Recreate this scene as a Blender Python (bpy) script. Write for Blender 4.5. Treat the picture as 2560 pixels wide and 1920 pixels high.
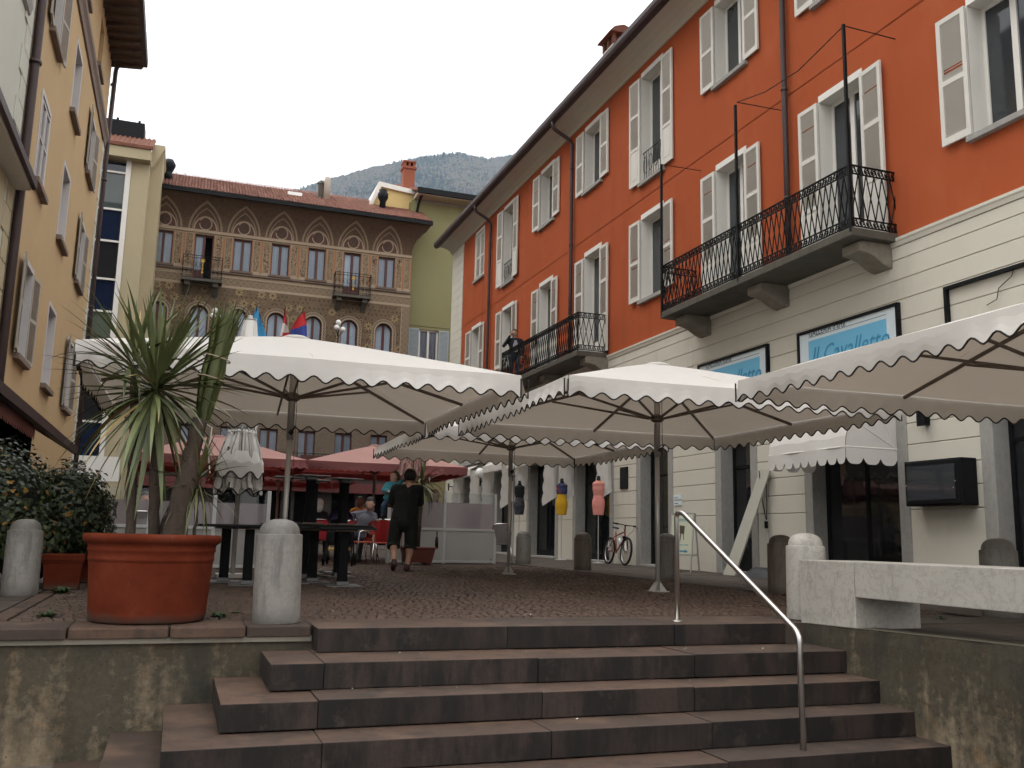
import bpy, bmesh, math, random
from math import sin, cos, pi, sqrt, atan2, radians
from mathutils import Vector as V, Matrix, noise
random.seed(7)
for o in list(bpy.data.objects): bpy.data.objects.remove(o)
S = bpy.context.scene
COL = S.collection

# ---------------------------------------------------------------- camera
CAMZ = 0.65
def cam_axes(yaw, pitch, roll):
    f = V((sin(yaw)*cos(pitch), cos(yaw)*cos(pitch), sin(pitch)))
    r = V((cos(yaw), -sin(yaw), 0)); u = r.cross(f)
    return r*cos(roll)-u*sin(roll), u*cos(roll)+r*sin(roll), f
_r, _u, _f = cam_axes(radians(19.6), radians(9.5), radians(-1.26))
cd = bpy.data.cameras.new('camera'); cam = bpy.data.objects.new('camera', cd); COL.objects.link(cam)
cd.sensor_width = 36; cd.lens = 36*2315/2560; cd.clip_start = .05; cd.clip_end = 12000
m = Matrix.Identity(4)
for i in range(3): m[i][0], m[i][1], m[i][2] = _r[i], _u[i], -_f[i]
m[2][3] = CAMZ
cam.matrix_world = m
S.camera = cam

# ---------------------------------------------------------------- sky, sun, exposure (overcast noon)
SUN_EL, SUN_AZ = radians(62), radians(290)      # azimuth clockwise from +Y
W = bpy.data.worlds.new('World'); S.world = W; W.use_nodes = True
nt = W.node_tree; nt.nodes.clear()
wo = nt.nodes.new('ShaderNodeOutputWorld'); bg = nt.nodes.new('ShaderNodeBackground')
sky = nt.nodes.new('ShaderNodeTexSky'); sky.sky_type = 'NISHITA'; sky.sun_disc = False
sky.sun_elevation = SUN_EL; sky.sun_rotation = SUN_AZ; sky.dust_density = 4.0; sky.air_density = 1.5
tc = nt.nodes.new('ShaderNodeTexCoord'); nz = nt.nodes.new('ShaderNodeTexNoise')
mp = nt.nodes.new('ShaderNodeMapping'); mp.inputs['Scale'].default_value = (1, 1, 2.6)
nt.links.new(tc.outputs['Generated'], mp.inputs[0]); nt.links.new(mp.outputs[0], nz.inputs['Vector'])
nz.inputs['Scale'].default_value = 2.2; nz.inputs['Detail'].default_value = 6; nz.inputs['Roughness'].default_value = .55
cr = nt.nodes.new('ShaderNodeValToRGB')
cr.color_ramp.elements[0].position = .3; cr.color_ramp.elements[0].color = (13.7, 13.5, 13.2, 1)
cr.color_ramp.elements[1].position = .62; cr.color_ramp.elements[1].color = (15.6, 15.3, 14.9, 1)
mx = nt.nodes.new('ShaderNodeMixRGB'); mx.inputs[0].default_value = .9
nt.links.new(nz.outputs['Fac'], cr.inputs[0]); nt.links.new(sky.outputs[0], mx.inputs[1]); nt.links.new(cr.outputs[0], mx.inputs[2])
# standard overcast luminance: zenith three times as bright as the horizon
sp = nt.nodes.new('ShaderNodeSeparateXYZ'); nt.links.new(tc.outputs['Generated'], sp.inputs[0])
ma = nt.nodes.new('ShaderNodeMath'); ma.operation = 'MULTIPLY_ADD'; ma.use_clamp = False; nt.links.new(sp.outputs[2], ma.inputs[0]); ma.inputs[1].default_value = 1.0; ma.inputs[2].default_value = .5
mb_ = nt.nodes.new('ShaderNodeMath'); mb_.operation = 'MAXIMUM'; nt.links.new(ma.outputs[0], mb_.inputs[0]); mb_.inputs[1].default_value = .5
vm = nt.nodes.new('ShaderNodeVectorMath'); vm.operation = 'SCALE'; nt.links.new(mx.outputs[0], vm.inputs[0]); nt.links.new(mb_.outputs[0], vm.inputs['Scale'])
nt.links.new(vm.outputs[0], bg.inputs[0]); nt.links.new(bg.outputs[0], wo.inputs[0])
bg.inputs[1].default_value = .15
sd = bpy.data.lights.new('sun', 'SUN'); sd.energy = .9; sd.angle = radians(30); sd.color = (1, .96, .9)
sun = bpy.data.objects.new('sun', sd); COL.objects.link(sun)
sdir = V((sin(SUN_AZ)*cos(SUN_EL), cos(SUN_AZ)*cos(SUN_EL), sin(SUN_EL)))
sun.rotation_euler = (-sdir).to_track_quat('-Z', 'Y').to_euler()
vs = S.view_settings; vs.view_transform = 'Standard'; vs.look = 'None'; vs.gamma = 1; vs.use_curve_mapping = False
vs.exposure = 0.0
HAZE = .00012
S.cycles.use_adaptive_sampling = True; S.cycles.adaptive_threshold = .04; S.cycles.adaptive_min_samples = 16; S.cycles.max_bounces = 5; S.cycles.diffuse_bounces = 2; S.cycles.glossy_bounces = 2; S.cycles.transmission_bounces = 3; S.cycles.volume_bounces = 0; S.cycles.transparent_max_bounces = 8

# ---------------------------------------------------------------- helpers: shader expressions
class E:
    """socket wrapper so that shader maths reads like maths"""
    def __init__(s, t, k): s.t, s.k = t, k
    def _m(s, op, *a, rev=False):
        n = s.t.nodes.new('ShaderNodeMath'); n.operation = op
        args = [s]+list(a)
        if rev: args = args[::-1]
        for i, x in enumerate(args):
            if isinstance(x, E): s.t.links.new(x.k, n.inputs[i])
            else: n.inputs[i].default_value = x
        return E(s.t, n.outputs[0])
    def __add__(s, o): return s._m('ADD', o)
    def __sub__(s, o): return s._m('SUBTRACT', o)
    def __rsub__(s, o): return s._m('SUBTRACT', o, rev=True)
    def __mul__(s, o): return s._m('MULTIPLY', o)
    def __truediv__(s, o): return s._m('DIVIDE', o)
    def fr(s): return s._m('FRACT')
    def fl(s): return s._m('FLOOR')
    def ab(s): return s._m('ABSOLUTE')
    def lt(s, o): return s._m('LESS_THAN', o)
    def gt(s, o): return s._m('GREATER_THAN', o)
    def mn(s, o): return s._m('MINIMUM', o)
    def mx(s, o): return s._m('MAXIMUM', o)
    def cl(s):
        r = s._m('ADD', 0.0); r.k.node.use_clamp = True; return r
class Sh:
    def __init__(s, name):
        s.m = bpy.data.materials.new(name); s.m.use_nodes = True; s.t = s.m.node_tree
        s.b = s.t.nodes['Principled BSDF']; s.out = s.t.nodes['Material Output']; s._o = None
    def obj(s):
        if s._o is None: s._o = s.t.nodes.new('ShaderNodeTexCoord').outputs['Object']
        return s._o
    def geo(s): return s.t.nodes.new('ShaderNodeNewGeometry').outputs['Position']
    def xyz(s, src=None):
        n = s.t.nodes.new('ShaderNodeSeparateXYZ'); s.t.links.new(src or s.geo(), n.inputs[0])
        return [E(s.t, o) for o in n.outputs]
    def noise(s, scale, detail=4, rough=.6, stretch=(1, 1, 1), src=None, dist=0):
        mpn = s.t.nodes.new('ShaderNodeMapping'); mpn.inputs['Scale'].default_value = stretch
        s.t.links.new(src or s.geo(), mpn.inputs[0])
        n = s.t.nodes.new('ShaderNodeTexNoise'); n.inputs['Scale'].default_value = scale; n.inputs['Detail'].default_value = detail
        n.inputs['Roughness'].default_value = rough; n.inputs['Distortion'].default_value = dist
        s.t.links.new(mpn.outputs[0], n.inputs['Vector']); return E(s.t, n.outputs['Fac'])
    def voro(s, scale, feature='F1', out='Distance', stretch=(1, 1, 1), src=None):
        mpn = s.t.nodes.new('ShaderNodeMapping'); mpn.inputs['Scale'].default_value = stretch
        s.t.links.new(src or s.geo(), mpn.inputs[0])
        n = s.t.nodes.new('ShaderNodeTexVoronoi'); n.feature = feature; n.inputs['Scale'].default_value = scale
        s.t.links.new(mpn.outputs[0], n.inputs['Vector']); return E(s.t, n.outputs[out])
    def rnd(s):
        return E(s.t, s.t.nodes.new('ShaderNodeObjectInfo').outputs['Random'])
    def ramp(s, fac, stops):
        n = s.t.nodes.new('ShaderNodeValToRGB'); e = n.color_ramp.elements
        while len(e) < len(stops): e.new(.5)
        for i, (p, c) in enumerate(stops):
            e[i].position = p; e[i].color = (c if not isinstance(c, (int, float)) else (c, c, c))[:3]+(1,) if not isinstance(c, (int, float)) else (c, c, c, 1)
        s.t.links.new(fac.k, n.inputs[0]); return E(s.t, n.outputs[0])
    def mix(s, fac, a, b, mode='MIX'):
        n = s.t.nodes.new('ShaderNodeMixRGB'); n.blend_type = mode
        for i, x in ((0, fac), (1, a), (2, b)):
            if isinstance(x, E): s.t.links.new(x.k, n.inputs[i])
            elif isinstance(x, (int, float)): n.inputs[i].default_value = x if i == 0 else (x, x, x, 1)
            else: n.inputs[i].default_value = tuple(x)[:3]+(1,)
        return E(s.t, n.outputs[0])
    def col(s, c):
        if isinstance(c, E): s.t.links.new(c.k, s.b.inputs['Base Color'])
        else: s.b.inputs['Base Color'].default_value = tuple(c)[:3]+(1,)
        return s
    def set(s, **k):
        for a, v in k.items():
            i = s.b.inputs[a.replace('_', ' ')]
            if isinstance(v, E): s.t.links.new(v.k, i)
            else: i.default_value = v
        return s
    def bump(s, h, strength=.3, dist=.02):
        n = s.t.nodes.new('ShaderNodeBump'); n.inputs['Strength'].default_value = strength; n.inputs['Distance'].default_value = dist
        s.t.links.new(h.k, n.inputs['Height']); s.t.links.new(n.outputs[0], s.b.inputs['Normal']); return s
def shade(c, k): return tuple(x*k for x in c)
def simple(name, c, rough=.6, var=.15, scale=6, metal=0, bump=0, spec=.3, bscale=60, streak=1):
    s = Sh(name); n = s.noise(scale, 5, .65, (1, 1, streak))
    s.col(s.mix(n, shade(c, 1-var), shade(c, 1+var))).set(Roughness=rough, Metallic=metal, Specular_IOR_Level=spec)
    if bump: s.bump(s.noise(bscale, 4), bump, .01)
    return s.m
def glass(name, tint=(.03, .035, .04), rough=.04):
    s = Sh(name); n = s.noise(1.3, 3)
    s.col(s.mix(n, shade(tint, .8), shade(tint, 1.25))).set(Roughness=rough, Specular_IOR_Level=.6)
    s.bump(s.noise(2.5, 2), .03, .02); return s.m
def clear(name, tint=(.9, .92, .95), haze=0, hazec=(.6, .55, .55), ior=1.45):
    s = Sh(name); t = s.t
    tr = t.nodes.new('ShaderNodeBsdfTransparent'); tr.inputs[0].default_value = tint+(1,)
    gl = t.nodes.new('ShaderNodeBsdfGlossy'); gl.inputs['Roughness'].default_value = .03
    fr = t.nodes.new('ShaderNodeFresnel'); fr.inputs[0].default_value = ior
    mxs = t.nodes.new('ShaderNodeMixShader'); t.links.new(fr.outputs[0], mxs.inputs[0]); t.links.new(gl.outputs[0], mxs.inputs[2])
    if haze:
        df = t.nodes.new('ShaderNodeBsdfDiffuse'); df.inputs[0].default_value = hazec+(1,)
        m2 = t.nodes.new('ShaderNodeMixShader'); m2.inputs[0].default_value = haze
        t.links.new(tr.outputs[0], m2.inputs[1]); t.links.new(df.outputs[0], m2.inputs[2]); t.links.new(m2.outputs[0], mxs.inputs[1])
    else: t.links.new(tr.outputs[0], mxs.inputs[1])
    t.links.new(mxs.outputs[0], s.out.inputs[0]); return s.m
def cloth(name, c, trans=.35, var=.06, scale=5, bumpd=.3, tc=None):
    s = Sh(name); t = s.t; n = s.noise(scale, 5, .6)
    colr = s.mix(n, shade(c, 1-var), shade(c, 1+var))
    df = t.nodes.new('ShaderNodeBsdfDiffuse'); tl = t.nodes.new('ShaderNodeBsdfTranslucent'); mxs = t.nodes.new('ShaderNodeMixShader')
    t.links.new(colr.k, df.inputs[0]); tl.inputs[0].default_value = tuple(tc or shade(c, .8))+(1,)
    stn = s.noise(1.1, 6, .65); colr = s.mix(s.ramp(stn, [(.5, 0.0), (.75, .35)]), colr, shade(c, .72)); fine = s.noise(16, 4, .6); colr = s.mix(s.ramp(fine, [(.62, 0.0), (.74, .22)]), colr, shade(c, .6))
    bn = t.nodes.new('ShaderNodeBump'); bn.inputs['Strength'].default_value = bumpd; bn.inputs['Distance'].default_value = .02
    t.links.new(s.noise(3.5, 3, .5).k, bn.inputs['Height']); t.links.new(bn.outputs[0], df.inputs['Normal'])
    mxs.inputs[0].default_value = trans; t.links.new(df.outputs[0], mxs.inputs[1]); t.links.new(tl.outputs[0], mxs.inputs[2])
    t.links.new(mxs.outputs[0], s.out.inputs[0]); return s.m

# ---------------------------------------------------------------- helpers: meshes
class MB:
    def __init__(s): s.v = []; s.f = []; s.mi = []; s.cur = 0
    def add(s, vs, fs):
        b = len(s.v); s.v += [tuple(p) for p in vs]; s.f += [tuple(b+i for i in f) for f in fs]; s.mi += [s.cur]*len(fs); return s
    def box(s, x0, x1, y0, y1, z0, z1, M=None):
        vs = [V((x, y, z)) for x in (x0, x1) for y in (y0, y1) for z in (z0, z1)]
        if M is not None: vs = [M @ p for p in vs]
        return s.add(vs, [(0, 1, 3, 2), (4, 6, 7, 5), (0, 4, 5, 1), (2, 3, 7, 6), (0, 2, 6, 4), (1, 5, 7, 3)])
    def quad(s, *p): return s.add(p, [tuple(range(len(p)))])
    def tube(s, path, r, n=6, cap=True, closed=False):
        path = [V(p) for p in path]; L = len(path); rs = r if isinstance(r, (list, tuple)) else [r]*L
        vs = []; up = None
        for i, p in enumerate(path):
            if closed: d = path[(i+1) % L]-path[i-1]
            else: d = path[min(i+1, L-1)]-path[max(i-1, 0)]
            d = d.normalized() if d.length > 1e-9 else V((0, 0, 1))
            if up is None: up = V((0, 0, 1)) if abs(d.z) < .9 else V((1, 0, 0))
            a = d.cross(up)
            if a.length < 1e-6: a = d.cross(V((0, 1, 0)))
            a.normalize(); b = a.cross(d).normalized(); up = b
            for k in range(n):
                t = 2*pi*(k+.5)/n; vs.append(p+(a*cos(t)+b*sin(t))*rs[i])
        fs = []
        for i in range(L if closed else L-1):
            j = (i+1) % L
            for k in range(n): fs.append((i*n+k, i*n+(k+1) % n, j*n+(k+1) % n, j*n+k))
        if cap and not closed: fs += [tuple(range(n))[::-1], tuple((L-1)*n+k for k in range(n))]
        return s.add(vs, fs)
    def bar(s, a, b, w, h=None):
        """rectangular bar from a to b, w across, h high"""
        a, b = V(a), V(b); h = h or w; d = (b-a).normalized(); up = V((0, 0, 1)) if abs(d.z) < .95 else V((0, 1, 0))
        x = d.cross(up).normalized(); y = x.cross(d).normalized()
        vs = [p+x*i*w/2+y*j*h/2 for p in (a, b) for i, j in ((-1, -1), (1, -1), (1, 1), (-1, 1))]
        return s.add(vs, [(0, 1, 2, 3), (7, 6, 5, 4), (0, 4, 5, 1), (1, 5, 6, 2), (2, 6, 7, 3), (3, 7, 4, 0)])
    def lathe(s, prof, n=24, c=(0, 0, 0), cap=True, sx=1, sy=1):
        vs = [(c[0]+r*sx*cos(2*pi*k/n), c[1]+r*sy*sin(2*pi*k/n), c[2]+z) for r, z in prof for k in range(n)]
        fs = [(i*n+k, i*n+(k+1) % n, (i+1)*n+(k+1) % n, (i+1)*n+k) for i in range(len(prof)-1) for k in range(n)]
        if cap: fs += [tuple(range(n))[::-1], tuple((len(prof)-1)*n+k for k in range(n))]
        return s.add(vs, fs)
    def ball(s, c, r, n=10, sz=1, sx=1, sy=1):
        pr = [(max(r*sin(pi*i/n), 1e-4), -r*cos(pi*i/n)*sz) for i in range(n+1)]
        return s.lathe(pr, n+4, c, False, sx, sy)
    def prism(s, poly, fn, d0, d1):
        """poly 2D points, fn(u,v,d) -> xyz, extruded d0..d1"""
        n = len(poly); vs = [fn(u, v, d0) for u, v in poly]+[fn(u, v, d1) for u, v in poly]
        return s.add(vs, [tuple(range(n))[::-1], tuple(range(n, 2*n))]+[(i, (i+1) % n, n+(i+1) % n, n+i) for i in range(n)])
    def mesh(s, name, mat, smooth=False):
        me = bpy.data.meshes.new(name); me.from_pydata(s.v, [], s.f); me.update()
        for mm in (mat if isinstance(mat, (list, tuple)) else [mat]): me.materials.append(mm)
        if isinstance(mat, (list, tuple)): me.polygons.foreach_set('material_index', s.mi)
        if smooth: me.polygons.foreach_set('use_smooth', [True]*len(me.polygons))
        bm = bmesh.new(); bm.from_mesh(me); bmesh.ops.recalc_face_normals(bm, faces=bm.faces); bm.to_mesh(me); bm.free()
        return me
    def build(s, name, mat, parent=None, smooth=False, bevel=0, loc=None, rot=None, seg=2):
        me = s.mesh(name, mat, smooth)
        if bevel:
            bm = bmesh.new(); bm.from_mesh(me)
            es = [e for e in bm.edges if len(e.link_faces) == 2 and e.calc_face_angle() > .5]
            bmesh.ops.bevel(bm, geom=es, offset=bevel, segments=seg, affect='EDGES', profile=.6, clamp_overlap=True)
            bm.to_mesh(me); bm.free()
        return link(name, me, parent, loc, rot)
WORLD = set()
def link(name, me, parent=None, loc=None, rot=None):
    o = bpy.data.objects.new(name, me); COL.objects.link(o); o.parent = parent
    if parent is not None and parent.name in WORLD: o.matrix_parent_inverse = Matrix.Translation(-parent.location)
    if loc is not None: o.location = loc
    if rot is not None: o.rotation_euler = rot
    return o
def smooth_by_angle(o, a=40):
    me = o.data; me.polygons.foreach_set('use_smooth', [True]*len(me.polygons)); me.set_sharp_from_angle(angle=radians(a)); return o
def tag(o, label, cat, group=None, kind=None):
    if label: o['label'] = label
    if cat: o['category'] = cat
    if group: o['group'] = group
    if kind: o['kind'] = kind
    return o
def thing(name, label, cat, loc=(0, 0, 0), rz=0, group=None):
    o = bpy.data.objects.new(name, None); COL.objects.link(o); o.location = loc; o.rotation_euler = (0, 0, rz); o.empty_display_size = .1
    return tag(o, label, cat, group)
def wthing(*a, **k):
    """a thing whose parts are written in world coordinates"""
    o = thing(*a, **k); WORLD.add(o.name); return o
def dup(root, loc=None, rz=None, label=None, parent=None):
    r = root.copy(); COL.objects.link(r); r.parent = parent
    if loc is not None: r.location = loc
    if rz is not None: r.rotation_euler = (0, 0, rz)
    if label: r['label'] = label
    for ch in list(root.children): dup(ch, parent=r)
    return r
def gz(y): return .006*(y-6) if y > 6 else 0.0
def text(name, body, size, M, mat, parent, shear=0, extrude=.001, sx=1.0):
    cu = bpy.data.curves.new(name, 'FONT'); cu.body = body; cu.size = size; cu.shear = shear; cu.extrude = extrude; cu.resolution_u = 2
    t = bpy.data.objects.new(name, cu); COL.objects.link(t)
    dg = bpy.context.evaluated_depsgraph_get(); me = bpy.data.meshes.new_from_object(t.evaluated_get(dg))
    bpy.data.objects.remove(t); me.transform(M @ Matrix.Diagonal((sx, 1, 1, 1))); me.materials.clear(); me.materials.append(mat)
    return link(name, me, parent)
# ================================================================= materials shared by the setting
def mat_cobble():
    s = Sh('porphyry_cobbles'); r = s.voro(11, 'F1', 'Color'); n = s.noise(.7, 5); n2 = s.noise(35, 3)
    c = s.mix(r, (.032, .0175, .0105), (.066, .037, .0225)); c = s.mix(s.ramp(n, [(.35, 0.0), (.7, 1.0)]), (.032, .019, .0125), c)
    d = s.voro(11, 'DISTANCE_TO_EDGE'); c = s.mix(s.ramp(d, [(.02, 1.0), (.07, 0.0)]), c, (.014, .01, .007))
    c = s.mix(s.ramp(n2, [(.3, .5), (.5, 0.0)]), c, (.014, .01, .007))
    s.col(c).set(Roughness=.75).bump(s.ramp(d, [(0, 0.0), (.1, 1.0)]), .6, .01); return s.m
def mat_cobble_piece():
    s = Sh('porphyry_setts'); n = s.noise(9, 2); n2 = s.noise(60, 3); big = s.noise(.6, 4)
    c = s.ramp(n, [(.3, (.045, .024, .0145)), (.5, (.074, .0415, .0255)), (.7, (.1, .058, .037))])
    c = s.mix(s.ramp(big, [(.4, .45), (.6, 0.0)]), c, (.042, .0245, .016)); c = s.mix(s.ramp(n2, [(.35, .6), (.5, 0.0)]), c, (.018, .011, .0075))
    s.col(c).set(Roughness=.7).bump(n2, .4, .006); return s.m
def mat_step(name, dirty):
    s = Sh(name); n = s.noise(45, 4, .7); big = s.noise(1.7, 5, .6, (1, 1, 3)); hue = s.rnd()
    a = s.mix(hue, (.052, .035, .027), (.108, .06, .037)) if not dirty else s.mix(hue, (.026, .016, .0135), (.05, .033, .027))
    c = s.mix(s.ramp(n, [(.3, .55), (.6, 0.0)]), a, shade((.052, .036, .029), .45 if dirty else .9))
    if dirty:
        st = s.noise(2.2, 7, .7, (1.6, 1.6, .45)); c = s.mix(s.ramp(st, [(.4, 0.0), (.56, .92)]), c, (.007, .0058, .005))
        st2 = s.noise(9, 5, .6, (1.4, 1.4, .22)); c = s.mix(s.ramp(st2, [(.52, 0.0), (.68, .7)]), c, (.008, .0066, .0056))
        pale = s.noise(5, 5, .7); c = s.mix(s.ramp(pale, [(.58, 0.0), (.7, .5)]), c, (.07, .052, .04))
    else:
        c = s.mix(s.ramp(big, [(.4, 0.0), (.65, .55)]), c, (.038, .026, .02))
        st = s.noise(5, 7, .75); c = s.mix(s.ramp(st, [(.5, 0.0), (.62, .75)]), c, (.032, .023, .018)); st3 = s.noise(2.1, 5, .6); c = s.mix(s.ramp(st3, [(.52, 0.0), (.68, .6)]), c, (.13, .08, .052))
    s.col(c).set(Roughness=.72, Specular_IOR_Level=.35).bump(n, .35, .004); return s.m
def mat_lichen():
    s = Sh('weathered_concrete'); a = s.noise(1.6, 7, .68, (1, 1, .75)); b = s.noise(4.5, 8, .7, (1, 1, .6)); d = s.noise(14, 6, .7); e = s.noise(2.2, 5, .6, (1.3, 1.3, .3))
    c = s.mix(s.ramp(b, [(.38, 0.0), (.62, 1.0)]), (.135, .105, .07), (.27, .215, .145))
    c = s.mix(s.ramp(s.noise(3.1, 5, .6), [(.55, 0.0), (.68, .75)]), c, (.19, .105, .045))
    c = s.mix(s.ramp(s.noise(2.7, 6, .7), [(.58, 0.0), (.72, .7)]), c, (.26, .22, .155))
    X_, Y_, Z_ = s.xyz(); drip = s.noise(3.2, 5, .6, (1.6, 1.6, .16)); dk = s.ramp(a*.2+b*.18+d*.3+drip*.32+Z_*.13+.05, [(.39, 0.0), (.5, .95)]); c = s.mix(dk*.92, c, s.mix(s.noise(26, 5, .7), (.012, .012, .009), (.075, .066, .048)))
    c = s.mix(s.ramp(e, [(.55, 0.0), (.66, .75)]), c, (.032, .032, .026))
    p = s.voro(16); c = s.mix(s.ramp(p, [(.05, .95), (.085, 0.0)]), c, (.012, .01, .008))
    c = s.mix(s.ramp(s.noise(22, 4, .6), [(.66, 0.0), (.7, .6)]), c, (.035, .03, .025))
    s.col(c).set(Roughness=.9, Specular_IOR_Level=.2).bump(d*.6+b*.6, .55, .02); return s.m
def mat_marble(name, tint, vein=.5, scale=2.2):
    base_ = 'bollard' in name or 'stone' in name
    s = Sh(name); n = s.noise(scale, 8, .7, (1, 1, 1.6), dist=.35); v = (n-.5).ab(); g = s.noise(2.2, 6, .6)
    c = s.mix(g, shade(tint, .86), shade(tint, 1.08)); c = s.mix(s.ramp(v, [(0, vein), (.03, 0.0)]), c, shade(tint, .42))
    st = s.noise(5, 6, .7, (1.5, 1.5, .4)); c = s.mix(s.ramp(st, [(.54, 0.0), (.72, .6)]), c, shade(tint, .4)); mo = s.noise(28, 5, .7); c = s.mix(s.ramp(mo, [(.5, 0.0), (.68, .5)]), c, shade(tint, .55))
    if base_:
        OX, OY, OZ = s.xyz(s.obj()); c = s.mix(s.ramp(OZ+s.noise(7, 5)*.16, [(.08, .75), (.2, 0.0)]), c, shade(tint, .38)); c = s.mix(s.ramp(OZ+s.noise(9, 5, .6, (2, 2, .3))*.25, [(.68, 0.0), (.79, .7)]), c, shade(tint, .4)); sm_ = s.noise(6, 6, .7, (2, 2, .35), src=s.obj()); c = s.mix(s.ramp(sm_, [(.52, 0.0), (.66, .65)]), c, shade(tint, .45)); pk = s.noise(3, 5, .6, src=s.obj()); c = s.mix(s.ramp(pk, [(.55, 0.0), (.7, .5)]), c, shade(tint, 1.25))
    s.col(c).set(Roughness=.55, Specular_IOR_Level=.3).bump(s.noise(50, 3), .12, .004); return s.m
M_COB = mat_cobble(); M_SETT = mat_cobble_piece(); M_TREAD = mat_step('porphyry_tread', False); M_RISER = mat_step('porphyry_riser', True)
M_LICH = mat_lichen(); M_MARB = mat_marble('white_marble', (.43, .405, .365), .3, 2.6); M_BOLL = mat_marble('granite_bollard', (.17, .157, .137), .12, 5)
M_BOLLD = mat_marble('dirty_granite_bollard', (.12, .094, .074), .1, 5)
M_MORT = simple('mortar', (.06, .048, .04), .95, .3, 20)
M_PAVE = simple('grey_gneiss_paving', (.058, .045, .036), .7, .3, 5, bump=.3)
M_STEEL = simple('brushed_steel', (.55, .53, .51), .28, .06, 80, metal=1)
M_DIRT = simple('bare_ground', (.12, .1, .08), .9, .3, .4)
M_LEAF_W = simple('weed_leaf', (.03, .055, .016), .6, .4, 30)

# ================================================================= ground, plaza
g = MB(); g.quad((-2800, -300, -.87), (3780, -300, -.87), (3780, 3920, -.87), (-2800, 3920, -.87)); tag(g.build('ground', M_DIRT), None, None, kind='structure')
g = MB(); g.box(-7, 9, -6, 5.3, -.9, -.85); tag(g.build('lower_pavement', M_PAVE), None, None, kind='structure')
g = MB()
def pz(x, y): return gz(y)
XS = [-12, 7.35]; YS = [7.05, 7.5, 12, 20, 30, 46, 70]
for i in range(len(YS)-1):
    y0, y1 = YS[i], YS[i+1]; g.quad((XS[0], y0, gz(y0)-.012), (XS[1], y0, gz(y0)-.012), (XS[1], y1, gz(y1)-.012), (XS[0], y1, gz(y1)-.012))
g.quad((XS[0], 7.05, -.012), (XS[1], 7.05, -.012), (XS[1], 7.05, -.86), (XS[0], 7.05, -.86))
plaza = tag(g.build('plaza', M_COB), None, None, kind='structure')
# side strip of stone paving along the orange house (X > 7.35), and the part behind the bench
g = MB()
for i in range(len(YS)-1):
    y0, y1 = YS[i], YS[i+1]; g.quad((7.35, y0, gz(y0)), (16, y0, gz(y0)), (16, y1, gz(y1)), (7.35, y1, gz(y1)))
g.quad((5.35, -6, 0), (16, -6, 0), (16, 7.05, 0), (5.35, 7.05, 0)); g.quad((5.35, -6, 0), (5.35, -6, -.86), (5.35, 6.9, -.86), (5.35, 6.9, 0))
side = tag(g.build('side_pavement', M_MORT), None, None, kind='structure')
slab = MB(); slab.box(0, 1, 0, 1, -.03, 0); slabs = [slab.mesh('paving_slab', M_PAVE)]
yy = 4.0
rs = random.Random(3)
while yy < 24:
    dy = .62; xx = 5.4 if yy < 6.9 else 7.37
    if yy < 7.05 < yy+dy: dy = 7.05-yy
    while xx < 10.4:
        dx = rs.uniform(.5, .95)
        if xx+dx > 10.2: dx = 10.46-xx
        o = link('paving_slab', slabs[0], side, (xx+.005, yy+.005, gz(yy)+.006+rs.uniform(-.002, .002))); o.scale = (dx-.012, dy-.012, 1); o.rotation_euler = (math.atan(.006) if yy > 6 else 0, 0, 0)
        xx += dx
    yy += dy
# setts: real stones near the steps, one mass
sm = MB()
rs = random.Random(5); y = 7.53
row = 0
while y < 19:
    h = .074+rs.uniform(-.005, .005)*(1+(y-7.5)*.05); x = -1.05+(row % 2)*.05
    wave = .03*sin(row*.9)
    while x < 7.3:
        w = rs.uniform(.065, .1); z = gz(y)+rs.uniform(-.004, .005); y0 = y+wave*sin(x*2.1)+rs.uniform(-.006, .006)
        x0, x1, ya, yb = x, x+w-.01, y0, y0+h-.009; b = .009
        sm.add([(x0, ya, z-.02), (x1, ya, z-.02), (x1, yb, z-.02), (x0, yb, z-.02), (x0+b, ya+b, z+rs.uniform(-.002, .002)), (x1-b, ya+b, z), (x1-b, yb-b, z+rs.uniform(-.002, .002)), (x0+b, yb-b, z)],
               [(4, 5, 6, 7), (0, 1, 5, 4), (1, 2, 6, 5), (2, 3, 7, 6), (3, 0, 4, 7)])
        x += w
    y += h; row += 1
o = sm.build('setts', M_SETT, plaza); o['kind'] = 'stuff'
# border course and grey slabs left of the setts
for i in range(9):
    b = MB(); b.box(-1.19, -1.06, 7.52+i*.5, 7.52+i*.5+.485, -.03, 0); b.build('border_stone', M_TREAD, plaza, bevel=.008, loc=(0, 0, gz(7.7+i*.5)+.006))
yy = 7.52
while yy < 14:
    xx = -1.21
    while xx > -3.3:
        dx = rs.uniform(.45, .8); b = MB(); b.box(xx-dx+.012, xx, yy, yy+.6, -.03, 0); b.build('paving_slab', M_PAVE, plaza, loc=(0, 0, gz(yy)+rs.uniform(.001, .005))); xx -= dx
    yy += .613

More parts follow.
